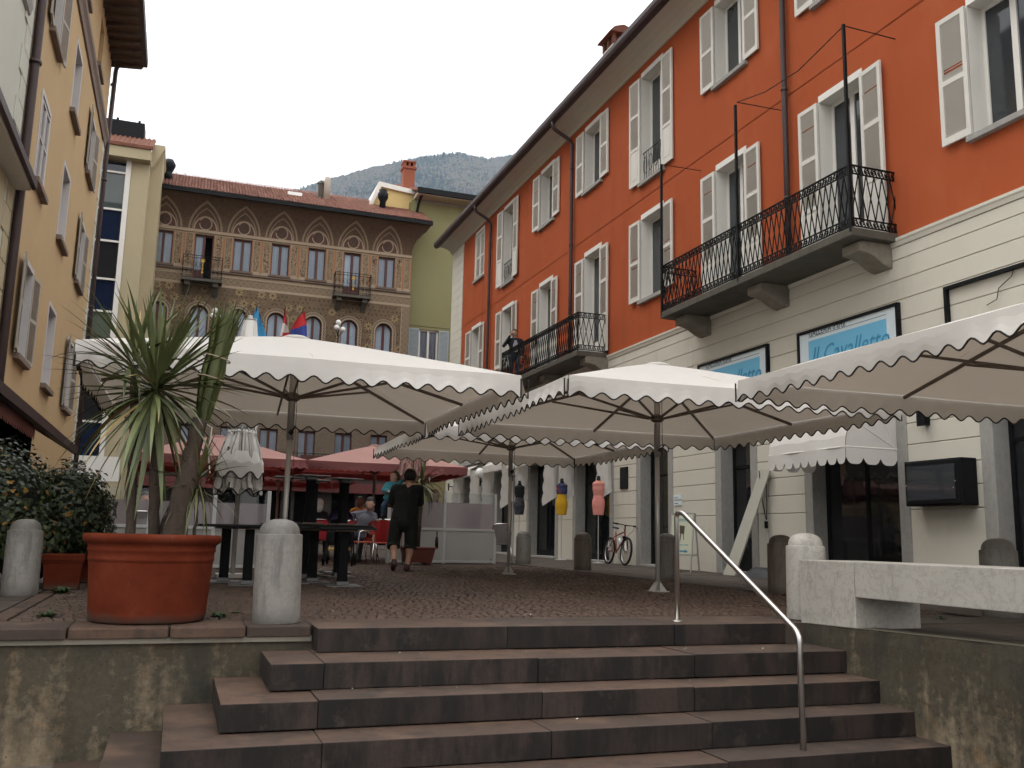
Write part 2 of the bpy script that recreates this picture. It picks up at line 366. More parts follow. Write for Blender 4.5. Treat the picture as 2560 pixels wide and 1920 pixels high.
# ================================================================= stone steps
steps = thing('stone_steps', 'flight of dark red stone steps climbing to the plaza', 'steps', (0, 6.5, -.85))
SF = [(6.77, 1.0, 7.51, [2.42, 3.85]), (6.26, .64, 6.98, [.98, 2.47, 3.72]), (5.89, .33, 6.98, [.9, 2.36, 3.5]), (5.54, .02, 6.98, [.88, 2.28, 3.42]), (5.21, -.3, 6.98, [.55, 1.95, 3.33]), (4.87, -.62, 6.98, [.4, 1.8, 3.2])]
RI = .17
rs = random.Random(11)
for i, (yf, xl, yb, js) in enumerate(SF):
    z1 = -RI*i; xs = [xl]+js+[5.1]
    for a, b in zip(xs, xs[1:]):
        q = MB(); j = .0015; yo = rs.uniform(-.006, .006); zo = rs.uniform(-.004, .003)
        # a block whose front third is the solid step, the rest runs under the step above
        x0, x1, y0, y1, z0 = a+j, b-j, yf+yo, yb, z1-RI+.006
        q.box(x0, x1, y0, y1, z0, z1+zo)
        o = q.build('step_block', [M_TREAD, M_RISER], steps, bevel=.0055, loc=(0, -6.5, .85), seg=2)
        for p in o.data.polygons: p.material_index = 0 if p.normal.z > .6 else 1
q = MB(); q.box(-.65, 5.1, 5.3, 6.9, -.9, -.87); q.build('step_bed', M_MORT, steps, loc=(0, -6.5, .85))

# ================================================================= retaining walls
lw = thing('retaining_wall', 'blotchy ochre retaining wall with stone coping left of the steps', 'wall', (-2, 7, -.85))
q = MB()
NX, NZ = 60, 10
vs = []; fs = []
for i in range(NX+1):
    for k in range(NZ+1):
        x = -6.5+i*(7.55/NX); z = -.9+k*(.835/NZ); vs.append((x, 7.0+.012*noise.noise(V((x*2.3, 1.7, z*2.3))), z))
for i in range(NX):
    for k in range(NZ): a = i*(NZ+1)+k; fs.append((a, a+NZ+1, a+NZ+2, a+1))
q.add(vs, fs); q.box(-6.5, 1.05, 7.03, 7.5, -.9, -.07)
lo = q.build('wall_body', M_LICH, lw, loc=(2, -7, .85))
q = MB(); q.box(-6.5, .99, 6.975, 7.02, -.108, -.072); q.build('mortar_bed', simple('pale_mortar', (.2, .18, .145), .9, .25, 9, bump=.5), lw, loc=(2, -7, .85))
xs = [-6.5, -5.3, -4.1, -3.0, -1.95, -1.25, -.62, .02, .53, .985]
for a, b in zip(xs, xs[1:]):
    q = MB(); q.box(a+.006, b-.006, 6.955+rs.uniform(-.008, .008), 7.52, -.074, rs.uniform(-.004, .003)); q.build('coping_stone', M_TREAD, lw, bevel=.009, loc=(2, -7, .85))
rw = thing('retaining_wall', 'mossy ochre retaining wall running down right of the steps under the marble bench', 'wall', (5.2, 4, -.85))
q = MB()
vs = []; fs = []
NY = 70
for i in range(NY+1):
    y = -2+i*(8.78/NY); zt = .0 + max(0, (6.6-y))*.0235
    for k in range(NZ+1):
        z = -.9+k*((zt+.9)/NZ); vs.append((5.1+.014*noise.noise(V((3.1, y*2.3, z*2.3)))-(.006 if k < NZ else 0), y, z))
for i in range(NY):
    for k in range(NZ): a = i*(NZ+1)+k; fs.append((a, a+NZ+1, a+NZ+2, a+1))
q.add(vs, fs); q.build('wall_body', M_LICH, rw, loc=(-5.2, -4, .85))
q = MB(); q.add([(5.1, -2, .2), (5.1, 6.78, .001), (5.36, 6.78, .001), (5.36, -2, .2)], [(0, 3, 2, 1)])
q.add([(5.36, -2, .2), (5.36, 6.78, .001), (5.36, 6.78, -.3), (5.36, -2, -.3)], [(0, 3, 2, 1)]); q.add([(5.1, 6.78, .001), (5.36, 6.78, .001), (5.36, 6.78, -.8), (5.1, 6.78, -.8)], [(0, 1, 2, 3)])
q.build('coping', simple('bare_concrete', (.11, .095, .068), .85, .25, 4, bump=.4), rw, loc=(-5.2, -4, .85))
q = MB(); q.box(4.9, 7.4, 6.76, 7.06, -.3, -.006); q.build('foundation', M_PAVE, rw, loc=(-5.2, -4, .85))

# ================================================================= bollards, bench, handrail
BP = [(.172, 0), (.176, .02), (.174, .1), (.172, .6), (.171, .635), (.168, .643), (.152, .645), (.15, .662), (.144, .69), (.124, .722), (.092, .743), (.048, .755), (.004, .758)]
bb = MB(); bb.lathe(BP, 32); BME = bb.mesh('bollard', M_BOLL, True); BME.set_sharp_from_angle(angle=radians(35))
BMD = BME.copy(); BMD.materials[0] = M_BOLLD; BMM = BME.copy(); BMM.materials[0] = M_MARB
BMW = BME.copy(); BMW.materials[0] = mat_marble('pale_weathered_stone', (.245, .23, .21), .14, 4)
BL = [(.76, 7.24, BMW, 'streaked pale stone bollard on the coping between palm pot and steps', .0), (-1.34, 10.05, BMW, 'pale stone bollard in front of the ivy bush at far left', .0),
      (5.39, 7.12, BMM, 'marble bollard at the end of the long marble bench', .0), (7.42, 10.3, BMD, 'grey stone bollard just behind the marble one by the bench', .03), (7.6, 7.05, BME, 'stone bollard half hidden behind the marble bench', 0),
      (7.65, 13.75, BME, 'grey stone bollard right of the middle parasol pole', 0), (7.68, 17.15, BMD, 'brownish stone bollard between the two shop mannequins and the bicycle', 0), (7.67, 20.5, BME, 'pale stone bollard near the end of the glass screen', 0)]
for i, (x, y, me, lb, dz) in enumerate(BL):
    o = link('bollard', me, None, (x, y, gz(y)-.004), (rs.uniform(-.015, .015), rs.uniform(-.03, .02), rs.uniform(0, 6)))
    if i == 1: o.scale = (.92, .92, .95)
    tag(o, lb, 'bollard', 'stone bollards round the plaza')
bench = thing('marble_bench', 'long white marble bench on a block support above the right wall', 'bench', (5.45, 6.4, 0))
q = MB(); q.box(5.13, 5.78, -1, 6.165, .252, .53); q.build('seat_beam', M_MARB, bench, bevel=.006, loc=(-5.45, -6.4, 0))
q = MB(); q.box(5.13, 5.78, 6.172, 6.86, -.02, .527); q.build('support_block', M_MARB, bench, bevel=.006, loc=(-5.45, -6.4, 0))
q = MB(); q.box(5.22, 5.72, -1, -.4, 0, .25); q.build('support_block', M_MARB, bench, bevel=.006, loc=(-5.45, -6.4, 0))
rail = thing('handrail', 'brushed steel handrail running down the steps', 'handrail', (4, 7, 0))
def arc(a, b, c, r, n=6):
    a, b, c = V(a), V(b), V(c); d1 = (a-b).normalized(); d2 = (c-b).normalized(); p, q = b+d1*r, b+d2*r
    return [p*(1-t)**2+b*2*t*(1-t)+q*t*t for t in [i/n for i in range(n+1)]]
P0, P1, P2, P3 = (0, 0, 0), (0, 0, .885), (0, -1.625, .065), (0, -1.64, -1.0)
q = MB(); q.tube([P0]+arc(P0, (0, -.005, .9), (0, -.09, .9), .045)+arc((0, 0, .9), (0, -.1, .9), P2, .05)+arc((0, -.1, .9), P2, P3, .06)+[P3], .021, 14); q.build('rail_tube', M_STEEL, rail, True)
q = MB(); q.lathe([(.05, 0), (.05, .008), (.046, .012), (.022, .012)], 20); q.build('base_rosette', M_STEEL, rail, True)

# litter and weeds
q = MB()
for k in range(26):
    x, y = [(rs.uniform(1.2, 4.9), 6.30), (rs.uniform(.8, 4.9), 5.93), (rs.uniform(.4, 4.9), 5.58), (rs.uniform(1.2, 5), 7.6)][k % 4]; y += rs.uniform(.15, .42) if k % 4 < 3 else rs.uniform(0, .8)
    z = [-.165, -.335, -.505, .012][k % 4]+.001; w = rs.uniform(.006, .016); a = rs.uniform(0, 3)
    q.add([(x, y, z), (x+w*cos(a), y+w*sin(a), z+.003), (x+w*cos(a)-w*.6*sin(a), y+w*sin(a)+w*.6*cos(a), z+.006), (x-w*.6*sin(a), y+w*.6*cos(a), z)], [(0, 1, 2, 3)])
o = q.build('litter', simple('paper_scraps', (.6, .58, .55), .8, .2)); tag(o, 'tiny pale scraps of litter scattered over the steps', 'litter', kind='stuff')
def weed(x, y, r, n, lb):
    q = MB(); 
    for k in range(n):
        a = rs.uniform(0, 2*pi); l = r*rs.uniform(.4, 1); w = l*.22; zz = rs.uniform(.1, .55)*l; px, py = x+rs.uniform(-.3, .3)*r, y+rs.uniform(-.3, .3)*r
        d = V((cos(a), sin(a), 0)); sdv = V((-sin(a), cos(a), 0)); b = V((px, py, gz(y)))
        q.add([b, b+d*l*.5+sdv*w+V((0, 0, zz)), b+d*l+V((0, 0, zz*.7)), b+d*l*.5-sdv*w+V((0, 0, zz))], [(0, 1, 2, 3)])
    tag(q.build('weed', M_LEAF_W), lb, 'weed', 'weeds in the paving')
weed(-.85, 7.75, .09, 40, 'small green weed growing left of the palm pot'); weed(.36, 7.6, .09, 40, 'low green weed at the right foot of the palm pot'); weed(-1.0, 10.3, .13, 40, 'dark weed by the pots of the ivy bush'); weed(.52, 7.95, .05, 20, 'tiny weed between pot and near bollard')
weed(6.7, 6.9, .06, 30, 'tuft of weed on the paving seen under the marble bench')
# ================================================================= orange house (right)
FX = 10.5; K = .875
def oy(Y): return K*Y
def oz(Z): return .65+K*(Z-.65)
def stucco(name, c, var=.1, stain=.35, dark=(.1, .085, .07)):
    s = Sh(name); n = s.noise(.8, 6, .6); f = s.noise(70, 3); st = s.noise(1.4, 7, .7, (1.2, 1.2, .35))
    cc = s.mix(n, shade(c, 1-var), shade(c, 1+var)); cc = s.mix(s.ramp(st, [(.55, 0.0), (.8, stain)]), cc, dark)
    s.col(cc).set(Roughness=.88, Specular_IOR_Level=.2).bump(f, .25, .006); return s.m
s = Sh('orange_stucco'); a_ = s.noise(.55, 6, .6); st_ = s.noise(1.1, 7, .7, (1.4, 1.4, .13)); pt_ = s.noise(.9, 5, .6, (1, 1, .6)); c_ = s.mix(a_, (.32, .07, .025), (.41, .096, .035))
c_ = s.mix(s.ramp(st_, [(.52, 0.0), (.7, .38)]), c_, (.24, .055, .023)); c_ = s.mix(s.ramp(pt_, [(.58, 0.0), (.72, .3)]), c_, (.46, .14, .06)); s.col(c_).set(Roughness=.9, Specular_IOR_Level=.12).bump(s.noise(70, 3), .25, .006); M_ORANGE = s.m
M_CREAM = stucco('offwhite_plaster', (.57, .54, .465), .08, .45, (.38, .35, .29))
M_WHITE = simple('white_window_paint', (.72, .7, .65), .5, .06, 3)
M_SHUT = simple('pale_grey_shutter_paint', (.62, .6, .55), .55, .08, 3)
M_GNEISS = simple('grey_gneiss', (.3, .29, .27), .75, .3, 14, bump=.4, streak=.6)
M_DSTONE = simple('dark_weathered_stone', (.085, .078, .063), .85, .45, 5, bump=.5, streak=.5)
M_IRON = simple('black_iron', (.007, .007, .0075), .6, .3, 20, spec=.15)
M_PIPE = simple('brown_copper_pipe', (.055, .036, .035), .5, .3, 4, streak=.3)
M_GLASS = glass('dark_window_glass', (.035, .04, .045))
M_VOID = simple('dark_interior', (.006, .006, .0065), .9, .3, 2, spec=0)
M_BLACKW = simple('black_shop_joinery', (.007, .0075, .009), .5, .3, 6, spec=.15)
M_TILE = simple('terracotta_tiles', (.3, .115, .065), .8, .35, 5, bump=.3)

def wall_grid(q, fn, u0, u1, v0, v1, ops, depth, reveal=True):
    """flat wall with rectangular holes; fn(u,v,d) maps to space, d into the wall"""
    us = sorted({u0, u1, *[a for o in ops for a in o[:2] if u0 < a < u1]}); vv = sorted({v0, v1, *[a for o in ops for a in o[2:4] if v0 < a < v1]})
    for a, b in zip(us, us[1:]):
        for c, d in zip(vv, vv[1:]):
            mu, mv = (a+b)/2, (c+d)/2
            if any(o[0] < mu < o[1] and o[2] < mv < o[3] for o in ops): continue
            q.quad(fn(a, c, 0), fn(b, c, 0), fn(b, d, 0), fn(a, d, 0))
    return q
def reveal(q, fn, a, b, c, d, dep, d0=0):
    q.quad(fn(a, c, d0), fn(a, d, d0), fn(a, d, dep), fn(a, c, dep)); q.quad(fn(b, c, d0), fn(b, d, d0), fn(b, d, dep), fn(b, c, dep))
    q.quad(fn(a, d, d0), fn(b, d, d0), fn(b, d, dep), fn(a, d, dep)); q.quad(fn(a, c, d0), fn(b, c, d0), fn(b, c, dep), fn(a, c, dep))
oh = wthing('orange_house', 'long orange house with white rusticated ground floor and pale shutters', 'house', (FX, 20, .08))
OF = lambda y, z, d: (FX+d, y, z)
# window table: centre Y, z0, z1, kind   (D12 units, converted)
WT = [(14.3, 12.02, 14.2, 'w'), (18.2, 12.02, 14.2, 'w'), (22.2, 10.9, 14.18, 'd'), (26.24, 12.05, 14.2, 'w'), (30.25, 12.08, 14.2, 'w'), (34.45, 10.95, 14.2, 'd'), (38.4, 12.15, 14.3, 'c'),
      (10.42, 7.42, 9.75, 'w'), (14.3, 6.33, 9.77, 'b'), (18.25, 6.33, 9.78, 'b'), (22.22, 7.4, 9.8, 'w'), (26.2, 6.33, 9.82, 'b'), (30.25, 6.33, 9.82, 'b'), (34.4, 7.48, 9.86, 'w'), (38.62, 7.5, 9.92, 'w'), (10.42, 12.02, 14.2, 'w')]
HW = .635
ops = [(oy(c-HW), oy(c+HW), oz(a), oz(b)) for c, a, b, k in WT]
Y0, Y1 = 3.0, oy(42.75)
q = MB(); wall_grid(q, OF, Y0, oy(40.9), oz(6.2), oz(10.4), ops, .2); wall_grid(q, OF, Y0, oy(40.9), oz(10.43), oz(14.55), ops, .2)
q.quad(OF(Y0, oz(10.4), .012), OF(oy(40.9), oz(10.4), .012), OF(oy(40.9), oz(10.43), .012), OF(Y0, oz(10.43), .012)); q.box(FX+.4, FX+11, Y0, Y1, .05, oz(14.9))
q.build('wall', M_ORANGE, oh)
# quoin corner at the far end, block by block
z = oz(6.2); zq = oz(14.55)
nq = 20
for i in range(nq):
    a = z+(zq-z)*i/nq; b = z+(zq-z)*(i+1)/nq; e = oy(40.9)
    q = MB(); q.box(FX-.025, FX+.05, e, Y1, a+.006, b-.006); q.build('quoin', M_CREAM, oh)
q = MB(); q.box(FX, FX+.02, oy(40.9), Y1, z, zq); q.box(FX+.02, FX+.4, Y1-.02, Y1, 0, zq); q.build('quoin_backing', M_CREAM, oh)
# ground floor: backing wall with shop openings, rusticated courses, stone jambs
OP = [(9.2, 11.32, 'w'), (12.9, 15.77, 'w'), (17.41, 19.11, 'd'), (21.12, 23.16, 'd'), (24.59, 27.56, 'w'), (28.78, 31.74, 'w'), (33.07, 35.63, 'd'), (37.07, 39.91, 'w')]
ZT = oz(3.55)
gops = [(oy(a), oy(b), .0, ZT) for a, b, k in OP]
q = MB(); wall_grid(q, OF, Y0, Y1, 0.0, oz(6.12), gops, .3); q.build('ground_floor_wall', simple('groove_shadow_plaster', (.55, .515, .42), .9, .15, 3), oh)
cz = [.03]+[oz(1.3+.375*k) for k in range(13)]+[oz(6.05)]
segs = []; e = Y0
for a, b, k in OP: segs.append((e, oy(a))); e = oy(b)
segs.append((e, Y1))
for c, d in zip(cz, cz[1:]):
    for a, b in (segs if d < ZT+.05 else [(Y0, oy(20.1)), (oy(20.1), oy(33.4)), (oy(33.4), Y1)]):
        if b-a < .05: continue
        q = MB(); q.box(FX-.016, FX+.005, a+(.0 if d < ZT+.05 else .001), b, c+.007, d-.007); q.build('rustication_course', M_CREAM, oh, bevel=.006, seg=1)
q = MB(); q.prism([(0, oz(6.05)), (-.03, oz(6.05)), (-.045, oz(6.12)), (-.06, oz(6.15)), (-.06, oz(6.2)), (0, oz(6.22))], lambda u, v, d: (FX+u, d, v), Y0, Y1); q.build('string_course', M_CREAM, oh)
for i, (a, b, k) in enumerate(OP):
    a, b = oy(a), oy(b); jw = .22
    q = MB(); q.box(FX-.03, FX+.42, a, a+jw, gz(a)-.02, ZT); q.box(FX-.03, FX+.42, b-jw, b, gz(b)-.02, ZT); q.box(FX-.03, FX+.42, a+jw, b-jw, ZT-.24, ZT); q.box(FX-.06, FX+.45, a+jw, b-jw, -.05, gz(a)+.06)
    so = q.build('shop_front', M_GNEISS, oh, bevel=.008, seg=1)
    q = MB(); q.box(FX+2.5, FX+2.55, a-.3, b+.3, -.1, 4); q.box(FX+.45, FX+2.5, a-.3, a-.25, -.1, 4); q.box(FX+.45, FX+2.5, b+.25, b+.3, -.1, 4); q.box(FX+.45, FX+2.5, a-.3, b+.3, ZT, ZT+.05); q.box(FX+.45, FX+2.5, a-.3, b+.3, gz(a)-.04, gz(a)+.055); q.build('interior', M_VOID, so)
    q = MB(); t = .07; aa, b2 = a+jw, b-jw; zb = gz(a)+.06; zt = ZT-.24; X0, X1 = FX+.26, FX+.32
    q.box(X0, X1, aa, aa+t, zb, zt); q.box(X0, X1, b2-t, b2, zb, zt); q.box(X0, X1, aa+t, b2-t, zt-t, zt); q.box(X0, X1, aa+t, b2-t, zb, zb+(.45 if k == 'd' else .16))
    if b2-aa > 1.5: q.box(X0, X1, (aa+b2)/2-t/2, (aa+b2)/2+t/2, zb, zt)
    q.box(X0, X1, aa+t, b2-t, zb+2.05, zb+2.1); q.build('shop_joinery', M_BLACKW, so)
    q = MB(); q.box(X0+.02, X0+.03, aa+t, b2-t, zb+.16, zt-t); q.build('pane', glass('shop_glass', (.01, .011, .013)), so)
# window shutters: one mesh per size, louvers in the frame
def shutter_mesh(name, w, h, rails=(.5,), panel=0):
    """local: x = width 0..w, y = thickness, z = height"""
    q = MB(); t = .075; th = .04; q.box(0, t, 0, th, 0, h); q.box(w-t, w, 0, th, 0, h); q.box(t, w-t, 0, th, 0, .11); q.box(t, w-t, 0, th, h-.08, h)
    zs = [.11]+[h*r for r in rails]+[h-.08]
    for r in rails: q.box(t, w-t, 0, th, h*r-.04, h*r+.04)
    for j, (a, b) in enumerate(zip(zs, zs[1:])):
        a += .04 if j else 0; b -= .04 if j < len(zs)-2 else 0
        if panel and j == 0:
            q.box(t, w-t, .01, th-.012, a, b); q.box(t+.05, w-t-.05, .004, th-.005, a+.05, b-.05); continue
        n = max(4, int((b-a)/.048))
        for k in range(n):
            z0 = a+(b-a)*k/n; z1 = a+(b-a)*(k+1)/n; op = random.random() < .035
            q.add([(t, .003, z0), (w-t, .003, z0), (w-t, th-.006, z1-.002), (t, th-.006, z1-.002)] if not op else [(t, .02, z0), (w-t, .02, z0), (w-t, .024, z0+.01), (t, .024, z0+.01)], [(0, 1, 2, 3)])
    return q.mesh(name, M_SHUT)
SM = {}
def shutters(win, c, z0, z1, w, kind, ang=0):
    h = z1-z0
    key = (round(h, 1), round(w, 2), kind)
    if key not in SM: SM[key] = shutter_mesh('shutter', w, h, (.34, .66) if kind in 'db' else (.48,), kind in 'db')
    for s in (-1, 1):
        o = link('shutter', SM[key], win)
        if kind == 'c':
            o.location = (FX+.03, c-(.0 if s > 0 else w), z0); o.rotation_euler = (0, 0, pi/2); o.location.y = c if s > 0 else c-w; o.location.x = FX+.06
        else:
            a = random.uniform(.0, .07)
            # closed side hinge at the opening edge, leaf folded back on the wall, louvers outward
            if s > 0: o.location = (FX-.03, c+HW*K+.01, z0); o.rotation_euler = (0, 0, pi/2+a)
            else: o.location = (FX-.03-.0, c-HW*K-.01-w, z0); o.rotation_euler = (0, 0, pi/2-a); o.location.x -= sin(a)*w
for i, (c, a, b, k) in enumerate(WT):
    c, z0, z1 = oy(c), oz(a), oz(b); hw = HW*K; ya, yb = c-hw, c+hw; dep = .26
    q = MB(); reveal(q, OF, ya, yb, z0, z1, dep+.05, -.004)
    lw_ = .11
    q.box(FX-.012, FX+.02, ya-.02, yb+.02, z1+.002, z1+lw_+.02); q.box(FX-.012, FX+.02, ya-.05, ya-.001, z0, z1); q.box(FX-.012, FX+.02, yb+.001, yb+.05, z0, z1)
    X0, X1 = FX+dep, FX+dep+.05; t = .06
    q.box(X0, X1, ya, ya+t, z0, z1); q.box(X0, X1, yb-t, yb, z0, z1); q.box(X0, X1, ya+t, yb-t, z1-t, z1); q.box(X0, X1, ya+t, yb-t, z0, z0+t); q.box(X0-.01, X1, c-.05, c+.05, z0+t, z1-t)
    if k in 'bd': q.box(X0+.01, X1, ya+t, yb-t, z0+t, z0+.55)
    w = q.build('window', M_WHITE, oh)
    q = MB(); q.box(X0+.02, X0+.026, ya+t, yb-t, z0+t, z1-t); q.build('pane', M_GLASS, w)
    if k in 'wcd': q = MB(); q.box(FX-.09, FX+.25, ya-.1, yb+.1, z0-.09, z0+.003); q.build('sill', M_GNEISS, w, bevel=.008, seg=1)
    if k == 'c': shutters(w, c, z0+.02, z1-.02, hw, 'c')
    else:
        shutters(w, c, z0+.02, z1, .53 if i != 14 else .6, 'd' if k in 'bd' else 'w')
    if k == 'd':
        q = MB(); 
        for zz in (z0+.06, z0+.8): q.tube([(FX+.03, ya, zz), (FX+.03, yb, zz)], .012, 4)
        for j in range(9): y = ya+.06+j*(yb-ya-.12)/8; q.tube([(FX+.03, y, z0+.06), (FX+.03, y+random.uniform(-.03, .03), z0+.43), (FX+.03, y, z0+.8)], .008, 4)
        for j in range(4):
            y = ya+.15+j*.28
            q.tube([(FX+.03, y+.1*cos(t_), z0+.45+.22*sin(t_)) for t_ in [u*pi/5 for u in range(10)]], .007, 4, closed=True)
        q.build('window_guard', M_IRON, w)
# eave, gutter, roof
ez0, ez1 = oz(14.55), oz(14.95)
q = MB(); q.prism([(.02, oz(14.55)), (-.03, oz(14.57)), (-.06, oz(14.68)), (-.16, oz(14.78)), (-.34, oz(14.86)), (-.55, oz(14.9)), (-.62, oz(14.9)), (-.62, oz(15.0)), (.02, oz(15.0))], lambda u, v, d: (FX+u, d, v), Y0, Y1+.25); q.build('cornice', M_CREAM, oh)
q = MB(); q.prism([(-.6, oz(14.86)), (-.7, oz(14.83)), (-.78, oz(14.86)), (-.82, oz(14.95)), (-.82, oz(15.08)), (-.6, oz(15.12))], lambda u, v, d: (FX+u, d, v), Y0, Y1+.35); q.build('gutter', M_PIPE, oh)
q = MB(); q.prism([(-.6, oz(15.1)), (-.8, oz(15.1)), (5.5, oz(15.1)+2.6), (5.5, oz(15.1)+2.2)], lambda u, v, d: (FX+u, d, v), Y0, Y1+.3)
ro = q.build('roof', M_TILE, oh)
for (Y, top) in ((26.6, 17.6),):
    y = oy(Y); x = FX+.9; q = MB(); z0 = oz(15.4)
    q.box(x-.3, x+.3, y-.35, y+.35, z0-.5, oz(17.25)); q.build('chimney', M_CREAM, ro)
    q = MB(); 
    for dx in (-.26, .26):
        for dy in (-.31, 0, .31): q.box(x+dx-.05, x+dx+.05, y+dy-.06, y+dy+.06, oz(17.25), oz(17.62))
    q.box(x-.2, x+.2, y-.25, y+.25, oz(17.2), oz(17.6)); q.prism([(-.45, oz(17.62)), (.45, oz(17.62)), (.3, oz(17.8)), (0, oz(17.92)), (-.3, oz(17.8))], lambda u, v, d: (x+u, d, v), y-.48, y+.48); q.build('chimney_cap', simple('brown_brick', (.12, .05, .035), .9, .3, 9), ro)
q = MB(); q.box(FX+.3, FX+.8, oy(28.9), oy(29.5), oz(15.4), oz(15.95)); q.build('roof_vent', M_PIPE, ro)
# downpipes
for (Y, zb) in ((36.6, 3.6), (27.75, 6.4), (15.95, 6.4)):
    y = oy(Y); q = MB(); q.tube([(FX-.72, y+.05, oz(14.85))]+arc((FX-.72, y+.05, oz(14.95)), (FX-.7, y+.05, oz(14.6)), (FX-.1, y, oz(14.25)), .12)+arc((FX-.6, y+.05, oz(14.6)), (FX-.1, y, oz(14.2)), (FX-.1, y, oz(13)), .15)+[(FX-.1, y, oz(12)), (FX-.1, y, oz(9)), (FX-.1, y, oz(zb))], .055, 10)
    for zz in (13.2, 10.5, 8.0): q.tube([(FX-.1, y, oz(zz)), (FX-.1, y, oz(zz)+.05)], .066, 10)
    q.build('downpipe', M_PIPE, oh, True)
# balconies
def railing_side(q, fn, L, z0, z1, sp=.135):
    """wrought iron panel along fn(u,z), u in 0..L"""
    H = z1-z0; b = .135; r = .0085
    for z in (z0+.01, z0+b, z1-b, z1): q.bar(fn(0, z), fn(L, z), .022 if z < z1 else .035, .02)
    n = max(2, round(L/sp)); sp = L/n
    for (za, zb, fl) in ((z0+.01, z0+b, 1), (z1-b, z1, 1)):
        for k in range(n):
            u = sp*(k+.5); zc = (za+zb)/2; R = min(sp, zb-za)*.44; pts = []
            for j in range(13):
                t = j/12; a = .4*pi+t*3.3*pi; rr = R*(1-.78*t); pts.append(fn(u+rr*cos(a)*1.0, zc+rr*sin(a)))
            q.tube([fn(u+sp*.5, za+.004)]+pts, .0105, 4)
    n2 = max(2, round(L/.15)); s2 = L/n2; zm0, zm1 = z0+b, z1-b
    for k in range(n2+1):
        u = s2*k
        if k < n2: q.bar(fn(u, zm0), fn(u+s2, zm1), .016, .012); q.bar(fn(u+s2, zm0), fn(u, zm1), .016, .012)
def balcony(Ya, Yb, ncor, posts):
    ya, yb = oy(Ya), oy(Yb); XF = 10.5-.875; zs = oz(6.29)
    q = MB(); q.box(XF-.03, FX+.02, ya-.03, yb+.03, oz(6.13), zs); ba = q.build('balcony', M_DSTONE, oh, bevel=.012, seg=1)
    q = MB(); railing_side(q, lambda u, z: (XF, ya+u, z), yb-ya, zs+.02, oz(7.47)); railing_side(q, lambda u, z: (XF+u, ya, z), FX-XF+.06, zs+.02, oz(7.47)); railing_side(q, lambda u, z: (XF+u, yb, z), FX-XF, zs+.02, oz(7.47))
    for y in posts: q.bar((XF, oy(y), zs), (XF, oy(y), oz(7.48)), .03, .03)
    q.build('railing', M_IRON, ba)
    for Y in ncor:
        y = oy(Y); q = MB(); q.prism([(.02, oz(6.13)), (-.62, oz(6.13)), (-.66, oz(6.1)), (-.66, oz(5.93)), (-.52, oz(5.91)), (-.38, oz(5.86)), (-.22, oz(5.75)), (-.1, oz(5.69)), (.02, oz(5.67))], lambda u, v, d: (FX+u, d, v), y, y+.41); q.build('bracket', simple('lichened_granite', (.2, .18, .145), .85, .45, 7, bump=.5), ba, bevel=.012, seg=1)
    return ba
b1 = balcony(12.93, 19.88, (13.05, 16.1, 19.2), (12.93, 16.5, 19.88)); b2 = balcony(25.06, 32.05, (25.0, 28.4, 31.6), (25.06, 28.55, 32.05))
XF = FX-.875
for (Y, zt) in ((12.93, 10.22), (16.5, 10.25), (19.86, 10.17)): q = MB(); q.bar((XF-.01, oy(Y), oz(6.2)), (XF-.01, oy(Y), oz(zt)), .045, .045); q.build('awning_pole', M_IRON, b1)
for P_ in ([(XF, oy(12.93), oz(10.2)), (XF, oy(14.3), oz(9.98)), (XF, oy(15.4), oz(10.05)), (XF, oy(16.45), oz(10.3))], [(XF, oy(12.93), oz(10.2)), (FX, oy(12.73), oz(10.04))], [(XF, oy(16.45), oz(10.3)), (FX-.1, oy(16.07), oz(10.1))], [(XF, oy(19.86), oz(10.17)), (FX, oy(19.6), oz(10.06))]): q = MB(); q.tube(P_, .009, 4); q.build('stay_wire', M_IRON, b1)

# ---- things on the facade
def wallM(y, z, x):   # text plane on the facade: local x runs toward the camera (-Y), local y up, normal -X
    return Matrix(((0, 0, -1, x), (-1, 0, 0, y), (0, 1, 0, z), (0, 0, 0, 1)))
M_SIGNB = simple('sign_blue', (.16, .46, .68), .35, .04, 3); M_SIGNW = simple('sign_white', (.62, .7, .74), .3, .04, 3); M_INK = simple('sign_ink', (.03, .05, .07), .5, .1); M_INKB = simple('sign_blue_script', (.05, .25, .42), .5, .1)
def gallery_sign(ya, yb, lb):
    a, b = oy(ya), oy(yb); zt = oz(5.0); zb = oz(3.75); f = .05; X0 = FX-.09
    s = wthing('gallery_sign', lb, 'sign', (FX-.05, (a+b)/2, zb), group='gallery signs above the shops')
    q = MB(); q.box(X0, FX-.02, a, a+f, zb, zt); q.box(X0, FX-.02, b-f, b, zb, zt); q.box(X0, FX-.02, a+f, b-f, zt-f, zt); q.box(X0, FX-.02, a+f, b-f, zb, zb+f); q.build('frame', M_BLACKW, s)
    q = MB(); q.box(X0+.03, X0+.04, a+f, b-f, zb+f, zt-f); q.build('panel', M_SIGNW, s)
    q = MB(); q.box(X0+.024, X0+.0295, a+.28, b-.3, zb+.25, oz(4.77)); q.build('blue_field', M_SIGNB, s)
    q = MB(); q.box(X0+.026, X0+.029, a+.28, b-.3, oz(4.845)-.004, oz(4.845)+.004); q.build('rule_line', M_INK, s)
    text('heading', 'GALLERIA d\'arte', .155, wallM(b-.31, oz(4.86), X0+.027), M_INK, s, sx=.9)
    text('script', 'Il Cavalletto', .46, wallM(b-.36, oz(4.25), X0+.02), M_INKB, s, shear=.35, sx=.86)
gallery_sign(16.84, 19.74, 'framed gallery sign farther along the wall, above the middle parasol'); gallery_sign(12.9, 15.79, 'framed gallery sign nearer the camera, cut off by the right parasol')
ef = wthing('sign_frame', 'empty black sign frame high on the white wall at the right edge', 'sign frame', (FX-.05, oy(10.4), oz(3.75)))
